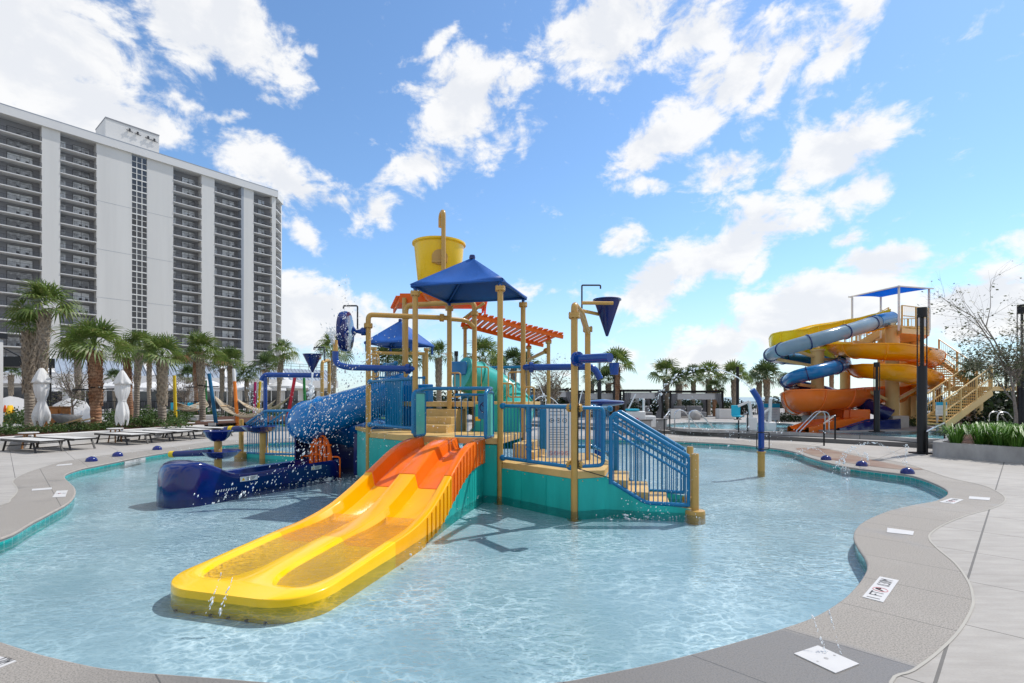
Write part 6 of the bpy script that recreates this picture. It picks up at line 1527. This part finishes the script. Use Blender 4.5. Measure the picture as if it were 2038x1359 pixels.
# ---- curved navy spray pole at the right
q=G(1515,937,WZ); d=q.y; s3=thing('spray_pole','bent navy spray pole on a tan base standing in the water right of the stair','spray pole',(q.x,d,ZF))
mb=MB(); mb.cyl((q.x,d,ZF),(q.x,d,P(0,898,d).z),.078,n=18); mb.lathe([(.078,-.01),(.098,-.01),(.098,.02),(.06,.02)],(q.x,d,P(0,900,d).z),18); mb.build('base',M['tan_paint'],s3)
mb=MB(); mb.tube(fillet([v3(q.x,d,P(0,899,d).z),P(1515,803,d),P(1497,775,d)],.22,7),.066,16); mb.build('pole',M['pipe_navy'],s3)
mb=MB(); h0=P(1515,860,d).z; h1=P(1515,893,d).z; mb.tube(fillet([v3(q.x,d-.08,h0),v3(q.x-.14,d-.08,h0),v3(q.x-.14,d-.08,h1),v3(q.x,d-.08,h1)],.03),.011,8); mb.tube(fillet([v3(q.x,d-.08,h0),v3(q.x+.14,d-.08,h0),v3(q.x+.14,d-.08,h1),v3(q.x,d-.08,h1)],.03),.011,8); mb.build('grab_handle',M['black_metal'],s3)
# ---- flat water mushroom behind the right railing
d=12.4; q=P(1190,0,d); s4=thing('water_mushroom','navy flat-topped water mushroom on a navy pole behind the right railing','water mushroom',(q.x,d,ZF))
mb=MB(); mb.cyl((q.x,d,ZF),(q.x,d,1.45),.09,n=16); mb.build('pole',M['pipe_navy'],s4); mb=MB(); mb.lathe([(.05,1.36),(.44,1.42),(.48,1.45),(.48,1.49),(.44,1.51),(.0,1.55)],(q.x+.15,d,0),30); mb.build('cap',M['navy_gloss'],s4)
# ---- black light columns
def lamp(px,by,d,zb,ht,label,w_=.24):
    x=(px-CX)/F*d; t=thing('light_column',label,'light column',(x,d,zb),0,'black light columns')
    hb=ht*.60; mb=MB(); mb.lathe([(w_/2*1.0,0),(w_/2,hb-.005),(w_/2*.97,hb),(.0,hb)],(x,d,zb),24); mb.build('column',M['black_metal'],t)
    mb=MB(); mb.box((x,d,zb+.02),(w_*2.,w_*1.6,.035),0); mb.build('base_plate',M['black_metal'],t,bevel=.004)
    mb=MB(); mb.cyl((x,d,zb+hb),(x,d,zb+ht*.94),w_*.15,n=10); mb.build('core_rod',M['black_metal'],t)
    for k in range(4): a=k*math.pi/2+.6; mb=MB(); mb.cyl((x+math.cos(a)*w_*.46,d+math.sin(a)*w_*.46,zb+hb-.02),(x+math.cos(a)*w_*.46,d+math.sin(a)*w_*.46,zb+ht*.95),.016,n=6); mb.build('side_rod',M['black_metal'],t)
    mb=MB(); mb.lathe([(.0,ht*.935),(w_/2,ht*.935),(w_/2,ht),(.0,ht)],(x,d,zb),24); mb.build('lamp_head',M['black_metal'],t)
lamp(1835,903,14.5,0,4.13,'tall black light column standing before the curved planter at right')
lamp(2034,890,17.5,.1,4.65,'black light column cut by the right picture edge behind the bare tree',.26)
lamp(1745,846,19.2,UZ,2.62,'black light column among shrubs in front of the slide tower',.20)
lamp(1193,850,25,UZ,3.4,'black light column seen past the tan posts of the cone bucket',.20)
lamp(1222,830,31,UZ,2.9,'slender black light column beside the red-trunked palm',.15)
lamp(1468,833,30,UZ,3.1,'slender black light column between cabana and curved spray pole',.17)
lamp(908,800,28,.2,3.9,'black light column showing over the teal tube slide entry',.22)
# ---- steps handrails, pool ladders
def hand(px0,py0,px1,py1,h,label,dz0=0,dz1=UZ,mt='black_metal'):
    a=G(px0,py0,dz0); b=G(px1,py1,dz1); t=thing('handrail',label,'handrail',a,0,'handrails on the far deck steps'); mb=MB(); mb.tube(fillet([a+Z*(h*.8),a+Z*h,b+Z*h,b+Z*(h*.8)],.06),.024,8); mb.build('rail',M['steel'],t)
    for q in(a,b): mb=MB(); mb.cyl(q,q+Z*h*.97,.026,n=8); mb.build('rail_post',M[mt],t)
hand(1322,868,1333,853,.75,'handrail with black posts at the left end of the deck steps'); hand(1470,873,1488,861,.75,'handrail with black posts just left of the curved spray pole'); hand(1640,887,1662,874,.75,'handrail with black posts behind the right jet domes'); hand(1845,905,1880,884,.66,'handrail with black posts behind the near light column',0,.14)
def ladder(px,py,label,s=1):
    a=G(px,py,UZ); t=thing('pool_rail',label,'pool rail',a,0,'steel grab rails of the far pool')
    for o in(0,.5): 
        mb=MB(); p0=a+v3(o*.3,o,0); mb.tube(fillet([p0,p0+Z*.72,p0+v3(.35*s,0,.78),p0+v3(1.1*s,.1,-.05)],.18),.022,8); mb.build('rail',M['steel'],t)
ladder(1343,852,'steel pool grab rails at the left end of the far pool'); ladder(1372,853.5,'steel pool grab rails left of the boulder, near the steps'); ladder(1650,858,'steel pool grab rails in front of the orange run-out',-1); ladder(1985,860,'steel pool grab rails behind the planter grasses')
# ---- pool lift, signs, boulder, white boxes
a=G(1496,856,UZ); pl=thing('pool_lift','white pool lift chair with cyan seat at the far pool edge','pool lift',a)
mb=MB(); mb.box(a+Z*.25,(.32,.3,.5)); mb.build('base',M['white_paint'],pl,bevel=.03); mb=MB(); mb.bar(a+Z*.4,a+v3(-.1,0,1.15),.1,.1,(1,0,0)); mb.bar(a+v3(-.1,0,1.15),a+v3(-.5,.1,.95),.09,.09); mb.build('mast',M['white_paint'],pl)
mb=MB(); mb.box(a+v3(-.5,.1,.55),(.36,.36,.06)); mb.box(a+v3(-.52,.26,.78),(.36,.06,.42)); mb.build('seat',M['cyan_cloth'],pl,bevel=.02)
a=G(1532,856,UZ); pl2=thing('pool_lift','white pool lift post with boxy foot right of the curved spray pole','pool lift',a); mb=MB(); mb.box(a+Z*.15,(.4,.3,.36)); mb.build('base',M['white_paint'],pl2,bevel=.04); mb=MB(); mb.bar(a+Z*.3,a+v3(.03,0,1.25),.09,.09,(1,0,0)); mb.bar(a+v3(.03,0,.9),a+v3(-.45,0,.5),.06,.06); mb.build('mast',M['white_paint'],pl2)
def board(px0,px1,py0,py1,d,label,zb):
    a=P(px0,py1,d);b=P(px1,py0,d); t=thing('notice_board',label,'notice board',((a.x+b.x)/2,d,zb)); mb=MB(); c=(a+b)/2; w_=b.x-a.x; h=b.z-a.z
    mb.box(c,(w_,.04,h),R(-6)); o=sub(mb.build('board',M['sign_white'],t,bevel=.006)); mb=MB(); mb.box(c+Z*h*.38-v3(0,.008,0),(w_*.99,.04,h*.24),R(-6)); mb.build('header',M['sign_blue'],o)
    mb=MB()
    for j in range(6): mb.box(c+v3(-w_*.05*(j%3),-.022,h*(.15-.1*j)),(w_*.7,.006,h*.025),R(-6))
    mb.build('printed_lines',M['sign_grey'],o)['kind']='stuff'
    for x in(a.x+w_*.2,b.x-w_*.2): mb=MB(); mb.bar((x,d+.04,zb),(x,d+.04,c.z),.06,.05,(1,0,0)); mb.build('sign_post',M['sign_grey'],t)
board(1520,1551,803,836,24,'white rules board with blue header right of the curved spray pole',UZ); board(1863,1884,800,827,19.5,'tilted white board with blue top beside the tower stair',UZ)
c=G(1382,835,UZ); 
bl=leafball(5,1,.1,.1,.1,M['planter_concrete']); bpy.data.objects.remove(bl)
mb=MB(); rng=random.Random(4); mb.lathe([(.30,0),(.36,.12),(.35,.3),(.27,.46),(.12,.54),(.0,.55)],c,14); mb.v=[(x+rng.uniform(-.03,.03),y+rng.uniform(-.03,.03),z+rng.uniform(-.02,.02)) for x,y,z in mb.v]; tag(mb.build('boulder',M['planter_concrete'],None,origin=c,sharp=60),'rounded grey boulder in front of the right cabana','boulder')
for px,lb in((1342,'white square planter box beside the left cabana'),(1443,'white square planter box right of the right cabana')):
    c=G(px,833,UZ); t=thing('planter_box',lb,'planter box',c,0,'white planter boxes'); mb=MB(); mb.box(c+Z*.3,(.62 if px<1400 else .95,.6,.6)); mb.build('box',M['white_paint'],t,bevel=.02); mb=MB(); mb.box(c+Z*.59,(.5,.5,.04)); mb.build('soil',M['mulch'],t)
# ---- concrete block planter behind the stair
wl=thing('block_planter','long grey concrete planter wall behind the stair railing','planter wall',G(1280,865,0)); a=G(1235,866,0); b=G(1322,861,.0); mb=MB(); mb.wall([a,b],0,.58,.3); mb.build('wall',M['planter_concrete'],wl,bevel=.015); mb=MB(); mb.wall([a,b],.58,.63,.38); mb.build('coping',M['nosing'],wl,bevel=.008)
# ---- cabanas
def cabana(px0,px1,ytop,d,label,louver=False):
    x0=(px0-CX)/F*d; x1=(px1-CX)/F*d; h=EYE-(ytop-HY)/F*d-UZ; t=thing('cabana',label,'cabana',((x0+x1)/2,d,UZ),0,'cabanas along the far deck'); dp=2.6
    for x in(x0,x1):
        for y in(d,d+dp): mb=MB(); mb.bar((x,y,UZ),(x,y,UZ+h),.1,.1,(1,0,0)); mb.build('corner_post',M['black_metal'],t)
    mb=MB()
    for y in(d,d+dp): mb.bar((x0,y,UZ+h),(x1,y,UZ+h),.1,.12)
    for i in range(9): x=x0+(x1-x0)*i/8; mb.bar((x,d,UZ+h+.03),(x,d+dp,UZ+h+.03),.06,.07)
    mb.build('roof_frame',M['black_metal'],t)
    mb=MB(); mb.box(((x0+x1)/2,d+.06,UZ+h-.30),(x1-x0-.3,.03,.38)); mb.build('valance',M['valance'],t)
    def curt(x,y,s):
        mb=MB(); vs=[];n=14
        for i in range(9):
            f=i/8; z=UZ+h-.12-(h-.16)*f; w_=.42*(1-.62*math.exp(-((f-.55)/.2)**2)); off_=s*(.02+.1*math.exp(-((f-.55)/.25)**2))
            for j in range(n): g=j/(n-1); vs.append((x+s*.02-off_*0+s*(g*w_),y+.05*math.sin(g*22+f),z))
        mb.add(vs,[(i*n+j,i*n+j+1,(i+1)*n+j+1,(i+1)*n+j) for i in range(8) for j in range(n-1)]); mb.build('curtain',M['curtain_grey'],t,sharp=None)
    curt(x0,d,1); curt(x1,d,-1); curt(x0,d+dp,1); curt(x1,d+dp,-1)
    if (x1-x0)>3.4: curt((x0+x1)/2+.0,d,1)
    if louver:
        for xx in(x0+.08,):
            mb=MB()
            for j in range(9): mb.box((xx+.75,d+dp,UZ+.3+j*(h-.6)/8),(1.5,.04,.09))
            mb.build('louver_panel',M['louver_white'],t)
    for x in((x0*2+x1)/3,(x0+2*x1)/3):
        mb=MB(); mb.box((x,d+1.5,UZ+.22),(1.0,.9,.3)); mb.box((x,d+1.95,UZ+.5),(1.0,.2,.5)); mb.build('sofa',M['cushion_grey'],t,bevel=.05)
cabana(1241,1318,777,31,'cabana with tied grey curtains behind the white splash toy',True); cabana(1334,1438,779,31.5,'wider cabana with four grey curtains left of the slender light column')
cabana(1152,1235,779,33,'cabana half hidden by the red-trunked palm and navy mushroom',True); cabana(1055,1140,775,33,'cabana with white louvred wall seen over the front railing',True); cabana(950,1035,777,33,'cabana with white louvred wall behind the teal tube slide',True)
# ---- white splash toy with red bowl
a=G(1272,850,UZ); st_=thing('splash_toy','white toddler splash toy with cyan top and red bowl left of the cabanas','splash toy',a)
mb=MB(); mb.box(a+v3(-.15,0,.35),(.75,.5,.7)); mb.box(a+v3(.45,.1,.25),(.5,.5,.5)); mb.cyl(a+v3(.2,0,.4),a+v3(.2,0,1.25),.05); mb.build('body',M['white_paint'],st_,bevel=.04)
mb=MB(); mb.bar(a+v3(-.5,0,.75),a+v3(-.15,0,1.45),.16,.03); mb.build('fin',M['white_paint'],st_); mb=MB(); mb.box(a+v3(-.3,0,.76),(.5,.55,.08)); mb.build('roof',M['cyan_cloth'],st_,bevel=.02); mb=MB(); mb.lathe([(.0,-.12),(.15,-.06),(.18,0),(.15,.06),(.0,.1)],a+v3(-.2,-.3,.25),16,axis=(0,-1,.3)); mb.build('bowl',M['red_paint'],st_)
# ---- black boundary fence at the dune edge
for j,(p0,p1,d,lb) in enumerate(((1476,1620,38,'black metal fence at the dune edge left of the slide tower'),(1620,1860,40,'black metal fence seen through the legs of the slide tower'),(1000,1250,43,'black metal fence behind the left cabanas'))):
    x0=(p0-CX)/F*d; x1=(p1-CX)/F*d; t=thing('boundary_fence',lb,'fence',((x0+x1)/2,d,UZ)); mb=MB(); 
    for z in(.1,.95): mb.bar((x0,d,UZ+z),(x1,d,UZ+z),.04,.04)
    mb.build('rail',M['black_metal'],t); mb=MB()
    for i in range(int((x1-x0)/.13)): x=x0+i*.13; mb.bar((x,d,UZ+.05),(x,d,UZ+1.0),.018,.018,(1,0,0))
    mb.build('bars',M['black_metal'],t)
    for i in range(5): x=x0+(x1-x0)*i/4; mb=MB(); mb.bar((x,d,UZ-.1),(x,d,UZ+1.08),.07,.07,(1,0,0)); mb.build('fence_post',M['black_metal'],t)
# ---- curved planter at the right with grasses and a sparse young tree
pp=catmull([Vector((x,y,0)) for x,y in((11.42,13.85),(11.8,13.1),(12.34,12.36),(13.3,11.5),(15,10.6),(18,10.2),(20,13),(18,17.5),(15.5,17.6),(14,16.6),(12.9,15.2),(12.05,14.5))],4,True)
pt=thing('curved_planter','curved grey concrete planter with mulch at the right edge','planter',(13.5,13.5,0))
inn=[]; n=len(pp)
for i in range(n): t=(pp[(i+1)%n]-pp[i-1]).normalized(); inn.append(pp[i]+Vector((-t.y,t.x,0))*.2)
mb=MB(); vs=[];fs=[]
for o,i_ in zip(pp,inn): vs+=[(o.x,o.y,-.02),(o.x,o.y,.385),(i_.x,i_.y,.385),(i_.x,i_.y,.2)]
for i in range(n):
    j=(i+1)%n; fs+=[(4*i,4*j,4*j+1,4*i+1),(4*i+1,4*j+1,4*j+2,4*i+2),(4*i+2,4*j+2,4*j+3,4*i+3)]
mb.add(vs,fs); mb.build('planter_wall',M['planter_concrete'],pt,sharp=50)
o=flat('soil',[[(p.x,p.y) for p in inn]],.335,M['mulch'],None); o.parent=pt; o.location=-Vector(pt.location)
gp=[(1902,13.6,.8),(1952,13.4,.95),(1974,13.7,.85),(1994,12.9,.95),(2022,12.6,.85),(2046,12.6,.95),(1985,14.6,.85),(2026,14.2,.9)]
for i,(px,d,s) in enumerate(gp):
    c=GB[i%2].copy(); C.objects.link(c); c.location=((px-CX)/F*d,d,.335); c.scale=(s,s,s*1.05); c.rotation_euler=(0,0,i*1.1)
    tag(c,'bright green arching grass clump in the curved right planter','ornamental grass','grass clumps in the curved planter')
def sparse_tree(name,loc,h,seed,label,leafm,nl,spread=.5,barkm='tree_bark',lsz=.075,tr=.075,levels=4):
    t=thing(name,label,'young tree',loc,0,None,local=True); rng=random.Random(seed); mb=MB(); tips=[]
    def br(p,d,L,r,lv):
        pts=[p];q=p;dd=d
        for i in range(5):
            dd=(dd+Vector((rng.uniform(-.13,.13),rng.uniform(-.13,.13),rng.uniform(-.05,.12)))).normalized(); q=q+dd*L/5; pts.append(q)
        mb.tube(pts,[r*(1-.13*i) for i in range(6)],6 if lv>1 else 9,False)
        if lv>=2: tips.extend([(pts[k],dd,lv) for k in range(1,6)])
        if lv<levels:
            nb=[6,5,4,3][lv-1] if lv else 7
            for i in range(nb):
                k=rng.randint(1,5) if lv else 5-(i%3)
                a=rng.uniform(0,6.28); s=dd.orthogonal().normalized(); s=Matrix.Rotation(a,3,dd)@s; nd=(dd*rng.uniform(.5,.9)+s*rng.uniform(.5,.9)*(.9 if lv else spread*1.6)).normalized()
                if lv>=2: nd=(nd-Z*.12).normalized()
                br(pts[k],nd,L*rng.uniform(.42,.68),r*.5*(1-.07*k),lv+1)
    br(Vector((0,0,0)),Vector((.02,0,1)),h*.42,tr,0)
    for k in range(4):
        a=k*1.57+rng.uniform(-.3,.3); br(Vector((0,0,h*.40)),Vector((math.cos(a)*spread,math.sin(a)*spread,1)).normalized(),h*.5,tr*.55,1)
    mb.build('trunk',M[barkm],t,sharp=60)
    lf=MB()
    for i in range(nl):
        p,dd,lv=rng.choice(tips); zz=p.z/h
        if rng.random()<max(0,(zz-.55)*1.5): continue
        p=p+Vector((rng.gauss(0,.07),rng.gauss(0,.07),rng.gauss(0,.06))); d=Vector((rng.uniform(-1,1),rng.uniform(-1,1),rng.uniform(-.8,.6))).normalized(); s=d.orthogonal().normalized(); l=lsz*rng.uniform(.6,1.3)
        lf.add([p,p+d*l*.5+s*l*.3,p+d*l,p+d*l*.5-s*l*.3],[(0,1,2,3)])
    lf.build('crown',M[leafm],t,sharp=None)
sparse_tree('young_tree',(15.15,15.4,.335),4.5,12,'nearly bare young tree with thin branches in the curved right planter','sparse_leaf',5200,.5,lsz=.085,tr=.06)
sparse_tree('young_tree',((1098-CX)/F*26,26,UZ),3.0,5,'twiggy brown young tree between the right tan posts','dry_leaf',2600,.6,lsz=.10)
sparse_tree('young_tree',((365-CX)/F*31,31,.36),2.7,6,'leafless young tree behind the yellow hammock pole','dry_leaf',300,.8)
sparse_tree('young_tree',((145-CX)/F*24.5,24.5,.36),3.0,9,'thin staked young tree behind the wheelbarrow','sparse_leaf',700,.7)
# ------------------------------------------------------------------ water in the air
DR=[(1,0,0),(-1,0,0),(0,1,0),(0,-1,0),(0,0,1),(0,0,-1)]
DF=[(4,0,2),(4,2,1),(4,1,3),(4,3,0),(5,2,0),(5,1,2),(5,3,1),(5,0,3)]
def drop(mb,p,r,d=None,st=1.0):
    d=Vector(d).normalized() if d is not None else Z; x=d.orthogonal().normalized(); y=d.cross(x)
    mb.add([p+x*a*r+y*b*r+d*c*r*st for a,b,c in DR],DF)
def spray(name,label,fn,n,seed):
    rng=random.Random(seed); mb=MB()
    for i in range(n): fn(mb,rng)
    o=mb.build(name,M['wet_drop'],sharp=None); o['kind']='stuff'; o['label']=label
def cloud(c,rad,vel,sz,st=2.2):
    c=Vector(c)
    def f(mb,rng):
        p=c+Vector((rng.gauss(0,rad[0]),rng.gauss(0,rad[1]),rng.gauss(0,rad[2])))
        if p.z<WZ+.02: return
        v=Vector(vel)+Vector((rng.gauss(0,.35),rng.gauss(0,.35),rng.gauss(0,.35)))
        drop(mb,p,.62*sz*math.exp(rng.gauss(-.35,.5)),v,rng.uniform(1,st))
    return f
def streak(a,b,wid,sz,vel=(-.5,-.2,-1)):
    a=Vector(a);b=Vector(b)
    def f(mb,rng):
        t=rng.random(); p=a.lerp(b,t)+Vector((rng.gauss(0,wid),rng.gauss(0,wid),rng.gauss(0,wid)))
        if p.z<WZ+.02: return
        drop(mb,p,.62*sz*math.exp(rng.gauss(-.3,.5)),vel,rng.uniform(1.2,3))
    return f
dd=9.3
spray('water_spray','falling spray in front of the blue tube slide',streak(P(735,690,dd),P(590,900,dd),.22,.0125),700,1)
spray('water_spray','falling spray in front of the blue tube slide',cloud(P(660,840,dd),(.55,.3,.5),(-.6,-.1,-1),.011),480,2)
spray('water_spray','drops round the left railing',cloud(P(745,770,9.4),(.35,.2,.55),(-.3,0,-1),.009),480,3)
spray('water_spray','drops over the trough',streak(P(640,900,8.6),P(410,1010,7.6),.10,.013,(-.4,-.1,-1)),110,4)
spray('water_spray','drops over the trough',streak(P(600,935,8.4),P(470,1010,7.8),.16,.010,(-.4,-.1,-1)),60,41)
spray('water_spray','drops near the slide top',cloud(P(880,850,8.3),(.28,.15,.30),(-.2,0,-1),.0065),150,5)
spray('water_spray','drops on the stair rail',cloud(P(1340,930,6.9),(.22,.12,.40),(0,0,-1),.0065,2.),230,6)
spray('water_spray','drops falling at the foot of the stair',cloud(P(1290,1010,6.8),(.22,.1,.12),(0,0,-1),.006,2.),90,61)
spray('water_spray','drops raining before the far steps',cloud(P(1440,862,12.5),(1.0,.5,.16),(-.5,0,-1),.014,2.),190,7)
spray('water_spray','drops round the rear tower',cloud(P(585,710,14.),(.9,.4,.45),(0,0,-1),.008),160,8)
spray('water_spray','drops on the water wheel',cloud(P(690,650,9.9),(.10,.14,.36),(0,0,-1),.013),260,9)
spray('water_spray','drops falling onto the tipping spoon',streak(P(500,770,13.6),P(520,840,13.4),.09,.014,(0,0,-1)),120,10)
spray('water_spray','drops at the spoons',cloud(P(440,890,12.2),(.35,.1,.2),(0,0,-1),.010),60,11)
spray('water_spray','ripple drops on the slide',cloud(P(960,1000,6.6),(.25,.3,.1),(0,0,-1),.004),60,12)
def arc(pts,sz,n,seed,label,solid=0.0,spread=.01):
    rng=random.Random(seed); pts=catmull(pts,10); mb=MB()
    k_=int((len(pts)-1)*solid)
    if k_>1: mb.tube(pts[:k_+1],[sz*(.9-.45*i/k_)*1. for i in range(k_+1)],6)
    for i in range(n):
        f=max(0,rng.random()*(1-solid)+solid-.04); j=min(len(pts)-2,int(f*(len(pts)-1))); p=pts[j].lerp(pts[j+1],rng.random()); g=spread*(.4+1.6*f); d=pts[j+1]-pts[j]
        drop(mb,p+Vector((rng.gauss(0,g),rng.gauss(0,g),rng.gauss(0,g))),sz*.7*math.exp(rng.gauss(-.2,.4)),d,rng.uniform(1.5,3.5))
    o=mb.build('water_jet_arc',M['wet_drop'],sharp=None); o['kind']='stuff'; o['label']=label
def para(a,b,h): 
    a=Vector(a);b=Vector(b); return [a.lerp(b,i/8)+Z*(4*h*(i/8)*(1-i/8)) for i in range(9)]
def foam(c,rx,ry,sz):
    c=Vector(c)
    def f(mb,rng):
        p=Vector((c.x+rng.gauss(0,rx),c.y+rng.gauss(0,ry),WZ+.004)); r=sz*math.exp(rng.gauss(-.4,.6))
        a=rng.uniform(0,6.28); x=Vector((math.cos(a),math.sin(a),0))
        drop(mb,p,r*.35,x,rng.uniform(2,4))
    return f
spray('water_foam','white flecks of foam where the spray lands beside the trough',foam(G(690,955,WZ),.55,.35,.022),260,70)
spray('water_foam','white flecks of foam at the foot of the stair',foam(G(1280,1030,WZ),.35,.12,.014),110,71)
spray('water_foam','white flecks of foam right of the front slide',foam(G(900,1100,WZ),.30,.25,.010),120,72)
# jets of the domes, both sides
q=D[3]; arc(para(q+Z*.12,q+v3(-1.6,-1.0,-.1),.32),.010,130,21,'thin jet arcing from a right dome into the pool',.0,.015)
q=D[4]; arc(para(q+Z*.12,q+v3(-1.2,-.9,-.1),.42),.009,110,22,'thin jet arcing from a right dome into the pool',.0,.015); arc(para(q+Z*.12,q+v3(-.15,-.5,-.1),.30),.011,70,27,'thin jet from a right dome',.0,.012)
q=D[5]; arc(para(q+Z*.12,q+v3(-1.5,.25,-.1),.62),.010,130,23,'thin jet arcing from a right dome into the pool',.0,.015); arc(para(q+Z*.12,q+v3(-.1,-.05,.0),.55),.009,70,28,'thin upright jet from a right dome',.0,.012); arc(para(q+v3(-1.2,.4,.1),q+v3(-1.55,-.5,-.1),.3),.012,60,29,'falling end of a jet by the right domes',.0,.015)
for i in range(3): q=D[i]; arc(para(q+Z*.12,q+v3(1.3,-.5,-.1),.12),.006,45,24+i,'faint jet from a left dome',.0,.012)
# solid jet of the curved pole
tip=P(1496,774,11.5); arc([tip,P(1470,752,11.3),P(1440,738,11.1),P(1400,731,10.8),P(1360,742,10.5),P(1320,775,10.2),P(1290,830,10.0)],.016,150,31,'white jet arching from the curved spray pole',.40,.02)
# white hoops of water behind the front railing
for i,(a,b,h) in enumerate(((P(985,735,19),P(1015,830,19),.7),(P(1035,815,20),P(1090,815,20),1.1),(P(1150,820,20),P(1178,830,20),1.0),(P(1060,800,19),P(1130,835,19),.5))): arc(para(a,b,h),.022,30,40+i,'white water arc behind the front railing',.85,.02)
# nozzle plume and falling sheet from the navy pipes
arc([P(665,682,9.2),P(662,665,9.2),P(658,655,9.2)],.018,120,50,'fine plume over the left nozzle',.0,.04)
arc([P(622,742,15),P(620,770,14.9),P(618,790,14.8)],.035,60,51,'water pouring from the navy cone bucket',.5,.03)
arc(para(P(470,742,15),P(660,700,15),.05),.012,90,52,'thin crossing jets by the rear tower',.0,.03)
# drips crossing the near picture edge
arc([P(440,1140,4.0),P(425,1185,3.95),P(412,1225,3.9)],.006,34,53,'two broken trickles in front of the slide lip',.0,.006); arc([P(462,1150,4.0),P(448,1190,3.95),P(438,1225,3.9)],.006,34,54,'two broken trickles in front of the slide lip',.0,.006)
arc([P(1618,1225,3.3),P(1640,1290,3.2),P(1668,1352,3.1)],.0045,46,55,'broken trickles over the big skimmer lid',.0,.004); arc([P(1650,1215,3.3),P(1672,1290,3.2),P(1702,1352,3.1)],.0045,46,56,'broken trickles over the big skimmer lid',.0,.004)
